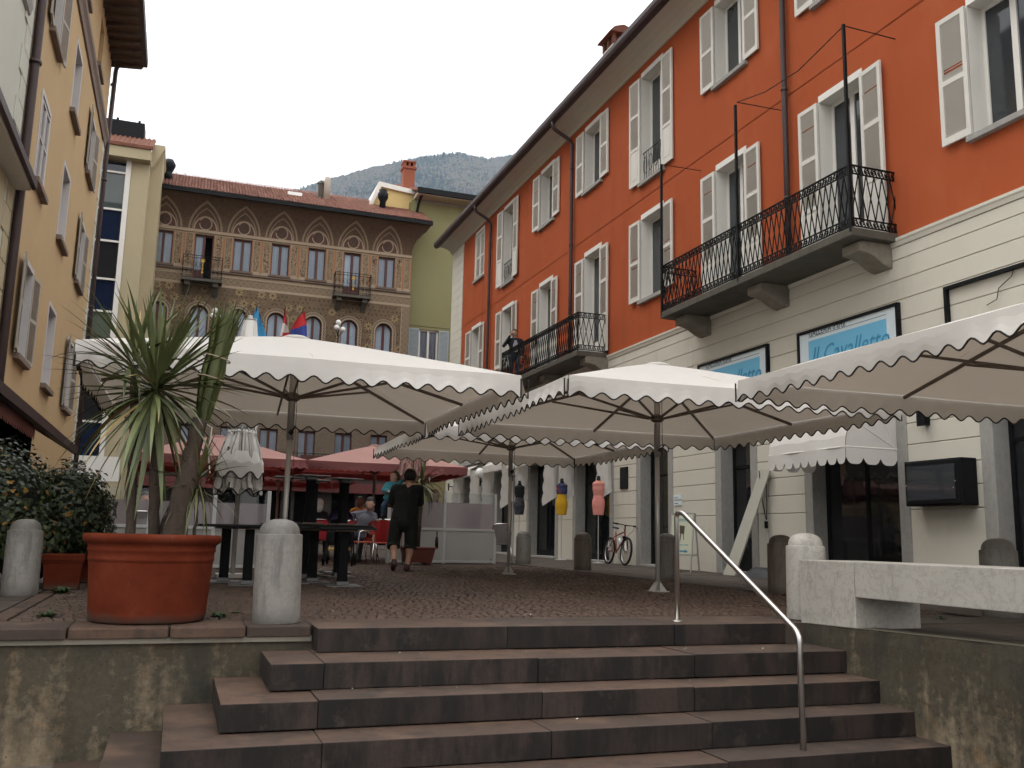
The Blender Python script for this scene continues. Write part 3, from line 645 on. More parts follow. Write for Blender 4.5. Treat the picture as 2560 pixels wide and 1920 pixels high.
a, b = oy(8.9), oy(11.83); zt, zb = oz(5.0), oz(3.75); f = .05
q = MB(); q.box(FX-.09, FX-.02, a, a+f, zb, zt); q.box(FX-.09, FX-.02, b-f, b, zb, zt); q.box(FX-.09, FX-.02, a+f, b-f, zt-f, zt); q.box(FX-.09, FX-.02, a+f, b-f, zb, zb+f); q.build('frame', M_BLACKW, ef)
q = MB(); q.tube([(FX-.04, oy(10.45), oz(4.97)), (FX-.05, oy(10.5), oz(4.85)), (FX-.05, oy(10.75), oz(4.72)), (FX-.05, oy(10.8), oz(4.55)), (FX-.05, oy(11.0), oz(4.5))], .007, 4); q.build('loose_cable', M_DSTONE, ef)
bx_ = wthing('display_case', 'black wall-mounted display case by the right doorway', 'display case', (FX-.15, oy(12), oz(1.33)))
a, b = oy(11.42), oy(12.64); zb, zt = oz(1.34), oz(2.09)
q = MB(); q.box(FX-.31, FX-.022, a, b, zb, zt); q.box(FX-.325, FX-.312, a+.02, b-.02, zb+.02, zt-.02); q.build('case', M_BLACKW, bx_, bevel=.012, seg=1)
q = MB(); q.box(FX-.331, FX-.326, a+.1, b-.06, zb+.08, zt-.08); q.build('pane', M_GLASS, bx_)
q = MB(); [q.ball((FX-.335, y, z), .008, 6) for y, z in ((b-.05, zb+.3), (a+.09, zb+.33), (a+.13, zb+.24))]; q.build('lock', M_STEEL, bx_)
q = MB(); q.box(FX-.05, FX-.02, oy(23.65), oy(24.12), oz(2.13), oz(2.75)); tag(q.build('plaque', M_BLACKW, None, bevel=.006, seg=1), 'blank black plaque on the white pier right of the bicycle', 'plaque')
for z, w_ in ((1.73, 'upper'), (1.58, 'lower')):
    pl = wthing('name_plate', 'small white name plate beside the shop doorway, '+w_+' of two', 'name plate', (FX, oy(20.9), oz(z)), group='name plates by the doorway')
    q = MB(); q.box(FX-.034, FX-.017, oy(20.67), oy(21.06), oz(z), oz(z)+.1); q.build('plate', M_SIGNW, pl)
    q = MB(); [q.box(FX-.036, FX-.0345, oy(21.02)-.03-k*.03, oy(21.02)-.012-k*.03, oz(z)+.035, oz(z)+.053) for k in range(5)]; q.build('lettering', M_INK, pl)
q = MB(); q.box(FX-.14, FX-.02, oy(12.35), oy(12.47), oz(2.72), oz(2.95)); q.box(FX-.16, FX-.14, oy(12.33), oy(12.49), oz(2.7), oz(2.97)); tag(q.build('wall_box', M_BLACKW), 'small black box on the white wall just under the right parasol', 'wall box')
# awning over the near shop window (dutch hood)
M_AWN = cloth('white_awning_cloth', (.74, .71, .67), .25, .08, 3, .5)
aw = wthing('shop_awning', 'white hooded awning over the dark shop window', 'awning', (FX, oy(14.5), oz(2.1)))
def scallop(fn, L, z0, amp, n, seg=8):
    """lower hem points from u=0..L"""
    return [fn(L*i/(n*seg), z0+amp*abs(sin(pi*(i % seg)/seg)) if False else z0+amp*(1-abs(sin(pi*i/seg)))) for i in range(n*seg+1)]
ya, yb = 11.5, 13.46; XA = FX-1.0; zr = 2.15; zl = 1.89; ztop = oz(3.3)
q = MB(); prof = []
for i in range(9): t = i/8*pi/2; prof.append((XA+.98*(1-cos(t)), zr+(ztop-zr)*sin(t)))
ny = 14
for j in range(ny):
    y0, y1 = ya+(yb-ya)*j/ny, ya+(yb-ya)*(j+1)/ny
    for (x0, z0), (x1, z1) in zip(prof, prof[1:]): 
        w = lambda x, y, z: (x+.012*sin(y*7), y, z+.012*sin(y*9+x*5))
        q.quad(w(x0, y0, z0), w(x0, y1, z0), w(x1, y1, z1), w(x1, y0, z1))
for y in (ya, yb):
    for (x0, z0), (x1, z1) in zip(prof, prof[1:]): q.quad((x0, y, z0), (x1, y, z1), (FX-.03, y, zr))
hood = q.build('hood', M_AWN, aw, True)
q = MB()
def valance(q, fn, L, zt, zb, amp, n, seg=8):
    top = [fn(L*i/(n*seg), zt) for i in range(n*seg+1)]; bot = [fn(L*i/(n*seg), zb+amp*(1-abs(sin(pi*i/seg)))**2.2) for i in range(n*seg+1)]
    for i in range(n*seg): q.quad(top[i], top[i+1], bot[i+1], bot[i])
    return bot
valance(q, lambda u, z: (XA-.01+.015*sin(u*6), ya+u, z), yb-ya, zr, zl, .1, 9); valance(q, lambda u, z: (XA+u, ya, z), .97, zr, zl, .1, 3); valance(q, lambda u, z: (XA+u, yb, z), .97, zr, zl, .1, 3); q.build('valance', M_AWN, aw, True)
q = MB(); q.tube([(FX-.03, ya, zr), (XA, ya, zr), (XA, yb, zr), (FX-.03, yb, zr)], .012, 6)
for t in (.35, .7):
    for y in (ya-.002, yb+.002): q.tube([(FX-.03, y, zr), (XA+.98*(1-cos(t*pi/2)), y, zr+(ztop-zr)*sin(t*pi/2))], .008, 5)
q.build('hood_frame', M_WHITE, aw)
# folded hood awnings of the far shops: hanging scalloped cheeks at both jambs
for i, lb in ((4, 'white scalloped awning cheeks over the shop door by the bicycle'), (5, 'white scalloped awning cheeks over the second mannequin shop'), (6, 'white scalloped awning with striped hem over the far shop door'), (7, 'pale awning with grey cassette over the farthest shop window')):
    a, b = oy(OP[i][0])+.1, oy(OP[i][1])-.1; t = wthing('shop_awning', lb, 'awning', (FX, (a+b)/2, 2)); 
    for y, nm in ((a, 1), (b, 1)):
        q = MB(); zt, zb = oz(3.45), 1.62; n = 24; xo = []
        for k in range(n+1): u = k/n; xo.append((FX-.42-.04*abs(sin(u*4*pi))-.05*u, zt+(zb-zt)*u))
        for (x0, z0), (x1, z1) in zip(xo, xo[1:]):
            for s_ in range(4):
                l = lambda x, z, f: (x+(FX-.03-x)*f, y+.03*sin(f*9+z*2), z+(.28*f if z < 2.2 else 0))
                q.quad(l(x0, z0, s_/4), l(x0, z0, s_/4+.25), l(x1, z1, s_/4+.25), l(x1, z1, s_/4))
        q.build('side_cheek', M_AWN, t, True)
    q = MB(); valance(q, lambda u, z: (FX-.46, a+u, z), b-a, oz(3.5), oz(3.22), .07, 12); 
    q.quad((FX-.46, a, oz(3.5)), (FX-.46, b, oz(3.5)), (FX-.03, b, oz(3.75)), (FX-.03, a, oz(3.75))); q.build('valance', M_AWN, t, True)
    if i >= 6: q = MB(); q.box(FX-.2, FX-.025, a-.1, b+.1, oz(3.78), oz(4.1)); q.build('cassette', M_GNEISS, t)
# globe wall lamps
M_GLOBE = simple('milk_glass', (.8, .8, .78), .25, .03)
for Y, lb in ((36.3, 'white globe lamp on the far shop pier, left one of two with a clear view'), (32.45, 'white globe lamp on the pier beside the middle-back parasol pole'), (41.0, 'dark wall lamp arm near the end of the orange house')):
    y = oy(Y); t = wthing('wall_lamp', lb, 'wall lamp', (FX-.3, y, oz(2.8)), group='globe lamps on the shop piers'); z = oz(2.95)
    q = MB(); q.tube([(FX-.03, y, z), (FX-.32, y, z)], .018, 6); q.box(FX-.045, FX-.02, y-.05, y+.05, z-.1, z+.1); q.tube([(FX-.32, y, z-.16), (FX-.32, y, z+.12)], .03, 8); q.build('bracket', M_IRON, t)
    if Y < 40: q = MB(); q.ball((FX-.32, y, z+.3), .19, 12); q.build('globe', M_GLOBE, t, True)
# ================================================================= yellow house (left) and its neighbour
LX = -3.3; KL = .4125
def lz(Z): return .65+KL*(Z-.65)
LF = lambda y, z, d: (LX-d, y, z)
M_YEL = stucco('yellow_stucco', (.46, .325, .175), .1, .28, (.34, .25, .14)); M_PALEG = stucco('pale_grey_green_plaster', (.5, .5, .43), .08, .25, (.3, .29, .25)); M_CREAMY = stucco('cream_plaster', (.42, .36, .235), .08, .25, (.36, .31, .21))
M_BRSTONE = simple('brown_sill_stone', (.19, .145, .115), .85, .3, 9, bump=.3); M_LGREY = simple('pale_lilac_frame', (.5, .48, .47), .6, .08); M_GSHUT = simple('grey_wood_shutter', (.36, .33, .28), .7, .2, 8)
M_WOOD = simple('dark_eave_wood', (.1, .068, .05), .8, .4, 6, streak=.3); M_SHADEP = simple('closed_blind', (.34, .32, .32), .6, .1)
yh = wthing('yellow_house', 'tall yellow stucco house along the left side with grey shutters', 'house', (LX, 26, 0))
YA, YB = 18.75, 33.2
C3 = [(20.35, 21.85), (24.1, 26.75), (28.7, 30.85)]
cols = [(20.5, 21.75), (24.15, 26.5), (28.75, 30.7)]
# real widths: openings about 1.15 m; spread measured edge to edge
cols = [(20.55, 21.75), (24.6, 25.9), (28.95, 30.25)]
rows = [(lz(9.05), lz(13.75)), (lz(18.05), lz(22.55)), (lz(26.2), lz(30.6))]
wops = [(a, b, z0, z1) for a, b in cols for z0, z1 in rows]
small = [(a+.1, b-.1, lz(34.7), lz(38.4)) for a, b in cols]
q = MB(); wall_grid(q, LF, YA, YB, 0, 17.0, wops+small, .2); q.box(LX-6, LX-.5, YA, YB, 0, 17); q.quad(LF(YB, 0, 0), LF(YB, 17, 0), LF(YB, 17, 6), LF(YB, 0, 6)); q.build('wall', M_YEL, yh)
q = MB(); q.prism([(0, lz(32.2)), (.05, lz(32.2)), (.08, lz(32.6)), (.14, lz(32.9)), (.14, lz(33.3)), (0, lz(33.4))], lambda u, v, d: (LX+u, d, v), YA, YB+.12); q.build('cornice', M_BRSTONE, yh)
q = MB(); q.prism([(-.3, 16.72), (1.02, 16.82), (1.06, 16.95), (1.06, 17.08), (-.3, 17.6)], lambda u, v, d: (LX+u, d, v), YA, YB+.02); eo = q.build('roof', M_WOOD, yh)
for i in range(26):
    y = YA+.3+i*.56; q = MB(); q.prism([(-.02, 16.6), (.98, 16.7), (.98, 16.8), (-.02, 16.73)], lambda u, v, d: (LX+u, d, v), y, y+.11); q.build('rafter', M_WOOD, eo)
q = MB(); q.prism([(1.0, 16.86), (1.14, 16.86), (1.16, 17.06), (1.0, 17.1)], lambda u, v, d: (LX+u, d, v), YA, YB+.08); q.build('gutter', M_PIPE, eo)
# quoin blocks at the far corner
for i in range(34):
    z0 = .3+i*.42
    if z0 > 14.2: break
    q = MB(); q.box(LX-.02, LX+.02, YB-(.55 if i % 2 else .35), YB+.005, z0, z0+.405); q.build('quoin', M_PALEG, yh, bevel=.006, seg=1)
LSM = {}
for ci, (a, b) in enumerate(cols):
    for ri, (z0, z1) in enumerate(rows):
        q = MB(); reveal(q, LF, a, b, z0, z1, .24, -.003); t = .1
        q.box(LX-.01, LX+.012, a-t, a-.001, z0, z1+t); q.box(LX-.01, LX+.012, b+.001, b+t, z0, z1+t); q.box(LX-.01, LX+.012, a, b, z1+.001, z1+t)
        c = (a+b)/2; q.box(LX-.22, LX-.17, a, a+.05, z0, z1); q.box(LX-.22, LX-.17, b-.05, b, z0, z1); q.box(LX-.22, LX-.16, c-.07, c+.07, z0, z1); q.box(LX-.22, LX-.17, a, b, z1-.05, z1)
        w = q.build('window', M_LGREY, yh)
        q = MB(); q.box(LX-.21, LX-.2, a+.05, b-.05, z0, z1-.05); q.build('pane' if ci != 1 else 'blind', M_GLASS if ci != 1 else M_SHADEP, w)
        q = MB(); q.box(LX-.2, LX+.13, a-.14, b+.14, z0-.13, z0-.005); q.build('sill', M_BRSTONE, w, bevel=.01, seg=1)
        hw = (b-a)/2; h = z1-z0
        if ci == 0 and ri == 1:      # closed iron-latticed shutters
            for k in range(2):
                q = MB(); y0 = a+.03+k*hw; y1 = y0+hw-.06; q.box(LX-.02, LX+.02, y0, y0+.05, z0, z1-.1); q.box(LX-.02, LX+.02, y1-.05, y1, z0, z1-.1)
                for zz in (z0, (z0+z1)/2, z1-.15): q.box(LX-.02, LX+.02, y0+.05, y1-.05, zz, zz+.05)
                for j in range(30): zz = z0+.06+j*(h-.25)/30; q.box(LX-.01, LX+.0, y0+.05, y1-.05, zz, zz+.018)
                q.build('shutter', M_LGREY, w)
        elif ci == 2 or (ci == 0):
            for s in (-1, 1):
                hh = round(h, 2); key = (hh,)
                if key not in LSM:
                    q = MB(); ww = hw; q.box(0, .06, 0, .04, 0, h); q.box(ww-.06, ww, 0, .04, 0, h); q.box(.06, ww-.06, 0, .04, 0, .1); q.box(.06, ww-.06, 0, .04, h-.08, h); q.box(.06, ww-.06, 0, .04, h*.5-.04, h*.5+.04)
                    n = int(h/.06)
                    for k in range(n): zz = .1+k*(h-.18)/n; q.add([(.06, .036, zz), (ww-.06, .036, zz), (ww-.06, .006, zz+.055), (.06, .006, zz+.055)], [(0, 1, 2, 3)])
                    LSM[key] = q.mesh('shutter', M_GSHUT)
                o = link('shutter', LSM[key], w)
                an = random.uniform(.06, .16)
                if s > 0: o.location = (LX+.03, b+.04, z0); o.rotation_euler = (0, 0, pi/2-an)
                else: o.location = (LX+.03, a-.04, z0); o.rotation_euler = (0, 0, -pi/2+an)
for a, b, z0, z1 in small:
    q = MB(); reveal(q, LF, a, b, z0, z1, .24, -.003); w = q.build('window', M_YEL, yh); q = MB(); q.box(LX-.25, LX-.22, a, b, z0, z1); q.build('blind', M_YEL, w); q = MB(); q.box(LX-.2, LX+.12, a-.12, b+.12, z0-.13, z0-.004); q.build('sill', M_BRSTONE, w)
# far downpipe, swan neck from the gutter
q = MB(); y = YB+.12; q.tube([(LX+1.0, y, 16.88)]+arc((LX+1.0, y, 16.9), (LX+.75, y, 16.93), (LX+.35, y, 16.86), .2)+arc((LX+.5, y, 16.95), (LX+.14, y, 16.8), (LX+.1, y, 15.5), .25)+[(LX+.1, y, 14), (LX+.1, y, 0)], .075, 10)
for zz in (16.0, 12.5, 8): q.tube([(LX+.1, y, zz), (LX+.1, y, zz+.06)], .1, 10)
q.build('downpipe', M_PIPE, yh, True)
# neighbour with grooved corner and a low eave, nearer the camera
nh = wthing('grey_house', 'pale grey-green house with grooved corner at the left edge', 'house', (LX, 14, 0))
q = MB(); q.box(LX-5, LX+.0, 8, 18.55, 0, 16.5); q.build('wall', M_PALEG, nh)
for i in range(30):
    z0 = .4+i*.5
    if z0 > 16: break
    if 6.6 < z0 < 7.4: continue
    q = MB(); q.box(LX-.01, LX+.025, 18.55-(.75 if i % 2 else .5), 18.56, z0, z0+.485); q.build('quoin', M_PALEG if z0 > 7 else M_CREAMY, nh, bevel=.008, seg=1)
q = MB(); q.box(LX-.01, LX+.015, 8, 17.8, .2, 6.8); q.build('lower_plaster', M_CREAMY, nh)
q = MB(); q.prism([(-.02, 10.0), (.06, 10.05), (.09, 10.2), (.09, 10.35), (-.02, 10.4)], lambda u, v, d: (LX+u, d, v), 8, 18.0); q.build('string_course', M_GNEISS, nh)
q = MB(); q.prism([(-.02, 6.82), (.3, 6.84), (.33, 6.9), (.33, 7.0), (-.02, 7.35)], lambda u, v, d: (LX+u, d, v), 8, 18.5); q.build('low_eave', M_CREAM, nh)
q = MB(); q.prism([(.33, 6.86), (.4, 6.88), (.4, 7.03), (-.02, 7.42), (-.02, 7.36), (.33, 7.01)], lambda u, v, d: (LX+u, d, v), 8, 18.52); q.build('eave_gutter', M_PIPE, nh)
q = MB(); y = 18.72; q.tube([(LX+.1, y, 16.5), (LX+.1, y, 12), (LX+.1, y, 6), (LX+.1, y, 0)], .085, 10)
for zz in (9.45, 13.2): q.tube([(LX+.1, y, zz), (LX+.1, y, zz+.07)], .12, 10)
q.build('downpipe', M_PIPE, nh, True)
# arcade canopy with pink awning in front of the yellow house
cp = wthing('shop_canopy', 'brown gutter canopy with dark pink awning along the yellow house', 'canopy', (-2.8, 18, 2.4))
q = MB(); q.prism([(-3.3, 2.95), (-2.42, 2.42), (-2.34, 2.42), (-2.3, 2.48), (-2.3, 2.56), (-3.3, 3.15)], lambda u, v, d: (u, d, v), 9, 23.4); q.build('roof', M_WOOD, cp)
q = MB(); q.prism([(-2.34, 2.36), (-2.24, 2.36), (-2.22, 2.5), (-2.34, 2.52)], lambda u, v, d: (u, d, v), 9, 23.4); q.build('gutter', M_PIPE, cp)
M_PINKD = cloth('dusty_pink_awning', (.42, .2, .17), .2, .12, 4)
q = MB(); valance(q, lambda u, z: (-2.42+.01*sin(u*9), 9+u, z), 9.0, 2.4, 2.16, .07, 60, 4); q.quad((-2.42, 9, 2.4), (-2.42, 18, 2.4), (-3.2, 18, 2.8), (-3.2, 9, 2.8)); q.build('awning_cloth', M_PINKD, cp, True)
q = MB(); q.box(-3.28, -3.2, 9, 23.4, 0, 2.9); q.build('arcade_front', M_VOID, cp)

# ================================================================= cream building with glass strip, behind
CY = 41.0
cb = wthing('cream_building', 'narrow cream building with a tall glazed stair strip behind the yellow house', 'building', (-5, CY, 0))
q = MB(); q.box(-3.02, -2.2, CY, CY+8, 0, 16.3); q.box(-12, -3.02, CY+.25, CY+8, 0, 16.3); q.build('wall', M_CREAMY, cb)
q = MB(); q.box(-12, -2.17, CY-.45, CY+8, 16.25, 16.78); q.build('eave', M_CREAMY, cb)
q = MB(); q.prism([(-2.2, 16.2), (-1.66, 17.3), (-1.66, 17.42), (-2.2, 17.42)], lambda u, v, d: (u, d, v), CY+.6, CY+7); q.box(-2.2, -1.72, CY+1.0, CY+7, 0, 17.3); q.build('side_wing', M_CREAMY, cb)
q = MB()
nx = 60
for j in range(nx):
    x0 = -8+j*(5.9/nx); x1 = x0+5.9/nx; zz = .05 if j % 2 else -.03
    q.quad((x0, CY-.5, 16.8+zz), (x1, CY-.5, 16.8-zz), (x1, CY+1.6, 18.05-zz), (x0, CY+1.6, 18.05+zz))
q.box(-8, -2.1, CY-.52, CY-.45, 16.72, 16.86); rr = q.build('roof', simple('dull_brown_tiles', (.17, .07, .045), .9, .4, 7), cb)
q = MB(); q.box(-6, -2.62, CY+1.3, CY+2.4, 17.0, 18.6); [q.box(x, x+.1, CY+1.3, CY+1.35, 18.6, 18.7) for x in (-3.8, -2.9)]; q.build('roof_box', M_BLACKW, rr)
q = MB(); 
for x in (-3.02, -4.3): q.box(x-.1, x+.1, CY-.04, CY+.24, 0, 16.25)
gw = q.build('glazed_strip', M_WHITE, cb)
zt = [16.2, 15.7, 14.05, 12.65, 11.0, 9.62, 8.0, 6.6, 5.0, 3.5]
cols_ = [glass('pane_a', (.06, .075, .075)), glass('pane_b', (.012, .018, .04)), glass('pane_c', (.02, .02, .022)), glass('pane_d', (.1, .12, .09))]
for i, (a, b) in enumerate(zip(zt, zt[1:])):
    q = MB(); q.box(-4.2, -3.12, CY+.1, CY+.12, b+.04, a-.04); q.build('pane', cols_[(1, 0, 1, 2, 1, 3, 1, 2, 1)[i]], gw)
    q = MB(); q.box(-4.2, -3.12, CY+.02, CY+.16, b-.04, b+.04); q.build('transom', M_WHITE, gw)
# bright shop panel at its foot
q = MB(); q.box(-4.2, -2.3, CY-.02, CY+.02, 2.6, 3.6); q.build('fascia', M_WHITE, cb)
# ================================================================= painted (sgraffito) palazzo at the end of the square
SY = 44.0; KS = .88
def sx_(X): return KS*X
def sz_(Z): return .65+KS*(Z-.65)
SFn = lambda x, z, d: (x, SY+d, z)
def mat_stars():
    s = Sh('sgraffito_stars'); X, Y, Z = s.xyz()
    base = s.mix(s.noise(3, 5), (.112, .08, .052), (.175, .127, .083))
    def stars(c, sx, ox, oz_, n, r0, amp, keep, col, hole):
        fx = (X*sx+ox); fz = (Z*sx+oz_); row = fz.fl(); fx2 = fx+(row*.5)
        u = fx2.fr()-.5; v = fz.fr()-.5; r = (u*u+v*v)._m('SQRT'); th = v._m('ARCTAN2', u)
        star = r-(((th*float(n))._m('COSINE'))*amp+r0)
        m = star.lt(0.0)
        rn = s.t.nodes.new('ShaderNodeTexWhiteNoise'); rn.noise_dimensions = '2D'; cb = s.t.nodes.new('ShaderNodeCombineXYZ'); s.t.links.new(fx2.fl().k, cb.inputs[0]); s.t.links.new(row.k, cb.inputs[1]); s.t.links.new(cb.outputs[0], rn.inputs['Vector'])
        m = m*(E(s.t, rn.outputs['Value']).lt(keep)); c = s.mix(m, c, col)
        if hole: c = s.mix(m*(r.lt(hole)), c, (.05, .035, .025)); c = s.mix(m*(r.gt(hole+.035))*(r.lt(hole+.07)), c, (.1, .07, .045))
        return c
    c = stars(base, 4.6, .2, .3, 6, .17, .055, .8, (.05, .034, .022), 0)
    c = stars(c, 3.1, .7, .15, 4, .11, .05, .7, (.075, .045, .03), 0)
    c = stars(c, 1.95, .1, .55, 8, .3, .1, .34, (.3, .22, .12), .09)
    c = stars(c, 2.7, .45, .8, 8, .22, .08, .3, (.24, .17, .09), .07)
    c = s.mix(s.ramp(s.noise(.5, 5), [(.45, 0.0), (.7, .45)]), c, (.11, .082, .055))
    s.col(c).set(Roughness=.9, Specular_IOR_Level=.15); return s.m
def mat_lozenge(name, a, b, sc):
    s = Sh(name); X, Y, Z = s.xyz(); u = ((X+Z)*sc).fr()-.5; v = ((X-Z)*sc).fr()-.5
    d = (u.ab()).mx(v.ab()); c = s.mix(d.gt(.38), a, b); c = s.mix((u*u+v*v).lt(.02), c, b)
    c = s.mix(s.noise(4, 4), c, shade(a, .75)); s.col(c).set(Roughness=.9, Specular_IOR_Level=.15); return s.m
def mat_scroll(name, a, b, sc, th=.5):
    s = Sh(name); n = s.noise(sc, 2, .4, dist=1.5); w = (n*9.0).fr(); c = s.mix(s.ramp(w, [(th-.05, 0.0), (th+.05, 1.0)]), a, b)
    s.col(c).set(Roughness=.9, Specular_IOR_Level=.15); return s.m
def mat_rope():
    s = Sh('guilloche_border'); X, Y, Z = s.xyz(s.obj()); c = s.mix(((X*1.0)._m('SINE')).gt(.0), (.5, .42, .31), (.12, .08, .055))
    s.col(c).set(Roughness=.9); return s.m
M_STAR = mat_stars(); M_LOZ = mat_lozenge('lozenge_frieze', (.27, .205, .14), (.13, .09, .06), 3.4); M_CREAMS = simple('sgraffito_cream', (.33, .258, .182), .9, .18, 5); M_COVE = mat_scroll('painted_shaded_cove', (.085, .056, .038), (.125, .085, .058), 3)  # cove print kept darker: the shade under the eave is in its colours
M_PIL = mat_scroll('grotesque_panel', (.3, .225, .145), (.085, .055, .037), 3.2, .55); M_TERRA = simple('painted_terracotta', (.36, .16, .075), .9, .15, 6); M_TYMP = simple('dark_red_ground', (.1, .05, .04), .9, .3, 6)
M_ARCH = simple('faded_arch_paint', (.235, .175, .12), .9, .25, 5); M_REDW = simple('oxblood_window_wood', (.085, .028, .024), .5, .2, 6); M_DKB = simple('dark_brown_print', (.06, .042, .03), .9, .2); M_CURT = cloth('net_curtain', (.48, .53, .58), .0, .12, 3, .2); M_PANE = clear('clear_pane', (.86, .9, .95))
M_GOLD = simple('gilt_flower', (.6, .38, .06), .4, .3, 20); M_SILL2 = simple('brown_sill', (.14, .1, .075), .8, .2, 6)
sg = wthing('painted_palazzo', 'brown palazzo covered in sgraffito patterns with arched windows and red tiled roof', 'palazzo', (4, SY, 0))
XL, XR = sx_(-2.62), sx_(11.55)
CX = [sx_(c) for c in (-1.7, .33, 2.3, 4.28, 6.24, 8.2, 10.14)]
ZB = sz_(14.3)
def arch_open(q, fn, c, hw, z0, zs, depth, n=14):
    """spandrels and reveal of a round arch, spring zs, radius hw"""
    pts = [(c-hw*cos(pi*i/n), zs+hw*sin(pi*i/n)) for i in range(n+1)]
    zt = zs+hw
    for (a, b), (c2, d) in zip(pts, pts[1:]): q.quad(fn(a, b, 0), fn(c2, d, 0), fn(c2, zt, 0), fn(a, zt, 0)); q.quad(fn(a, b, 0), fn(c2, d, 0), fn(c2, d, depth), fn(a, b, depth))
    q.quad(fn(c-hw, z0, 0), fn(c-hw, zs, 0), fn(c-hw, zs, depth), fn(c-hw, z0, depth)); q.quad(fn(c+hw, z0, 0), fn(c+hw, zs, 0), fn(c+hw, zs, depth), fn(c+hw, z0, depth))
AW = sx_(.46); ZA0, ZAT = sz_(9.2), sz_(12.37); ZAS = ZAT-AW
ops = [(c-AW, c+AW, ZA0, ZAT) for c in CX]
q = MB(); wall_grid(q, SFn, XL, XR, sz_(6.4), sz_(13.6), ops, .2)
for c in CX: arch_open(q, SFn, c, AW, ZA0, ZAS, .2)
q.build('star_field', M_STAR, sg)
UW = sx_(.475); UZ0, UZ1 = sz_(14.43), sz_(16.22)
uops = [(c-UW, c+UW, (UZ0 if i not in (1, 5) else sz_(13.68)), UZ1) for i, c in enumerate(CX)]
q = MB(); wall_grid(q, SFn, XL, XR, sz_(14.0), sz_(16.45), uops, .2)
for o in uops: reveal(q, SFn, *o[:2], o[2], o[3], .22)
q.build('upper_wall', M_CREAMS, sg)
q = MB(); wall_grid(q, SFn, XL, XR, sz_(13.6), sz_(14.0), uops, .2); q.build('lozenge_frieze', M_LOZ, sg)
fops = [(c-AW, c+AW, sz_(4.1), sz_(6.1)) for c in CX]
q = MB(); wall_grid(q, SFn, XL, XR, sz_(3.4), sz_(6.4), fops, .2)
for o in fops: reveal(q, SFn, *o, .2)
q.build('lower_wall', mat_scroll('scroll_frieze', (.2, .16, .12), (.12, .09, .068), 5, .6), sg)
q = MB(); q.box(XL, XR, SY+.3, SY+8, 0, sz_(18.2)); q.box(XL, XR, SY, SY+.3, 0, sz_(3.4)); q.build('core', M_VOID, sg)
# belts
for z, h, p, mt in ((13.45, .12, .01, M_CREAMS), (13.98, .05, .02, M_CREAMS), (14.2, .1, .09, M_SILL2), (16.3, .14, .06, M_CREAMS), (6.35, .12, .03, M_CREAMS)):
    q = MB(); xs = [XL]
    if z in (13.98, 14.2): 
        for i in (1, 5): xs += [CX[i]-UW, CX[i]+UW]
    xs.append(XR)
    for a, b in zip(xs[::2], xs[1::2]): q.box(a, b, SY-p, SY+.02, sz_(z), sz_(z)+h)
    q.build('belt_course', mt, sg)
for x0, x1 in ((XL, XL+.42), (XR-.42, XR)):
    q = MB(); q.box(x0, x1, SY-.012, SY+.01, sz_(6.5), sz_(13.44)); q.build('corner_strip', M_LOZ, sg)
    q = MB(); xx = x1-.03 if x0 == XL else x0; q.box(xx, xx+.04, SY-.02, SY+.0, sz_(6.5), sz_(13.44)); q.build('corner_line', M_CREAMS, sg)
# pilaster panels and painted quoins between the upper windows
edges = [XL]+[v for c in CX for v in (c-UW, c+UW)]+[XR]
for a, b in zip(edges[::2], edges[1::2]):
    n = 2 if b-a > .6 else 1; w = (b-a)/n
    for k in range(n):
        x0 = a+k*w; q = MB(); q.box(x0+w*.2, x0+w*.8, SY-.02, SY+.01, sz_(14.52), sz_(16.2)); q.build('pilaster_panel', M_PIL, sg)
        q = MB(); t = .025
        q.box(x0+w*.2-t, x0+w*.2, SY-.035, SY+.01, sz_(14.5), sz_(16.22)); q.box(x0+w*.8, x0+w*.8+t, SY-.035, SY+.01, sz_(14.5), sz_(16.22)); q.box(x0+w*.12, x0+w*.88, SY-.04, SY+.01, sz_(14.32), sz_(14.5)); q.build('pilaster_frame', M_CREAMS, sg)
        for xa, xb in ((x0+.005, x0+w*.1), (x0+w*.9, x0+w-.005)):
            q = MB()
            for j in range(10): z0 = sz_(14.45)+j*.158; q.box(xa, xb, SY-.012, SY+.01, z0, z0+.14); q.box(xa+.01, xb-.01, SY-.008, SY+.01, z0+.13, z0+.16)
            q.build('painted_quoins', M_TERRA, sg)
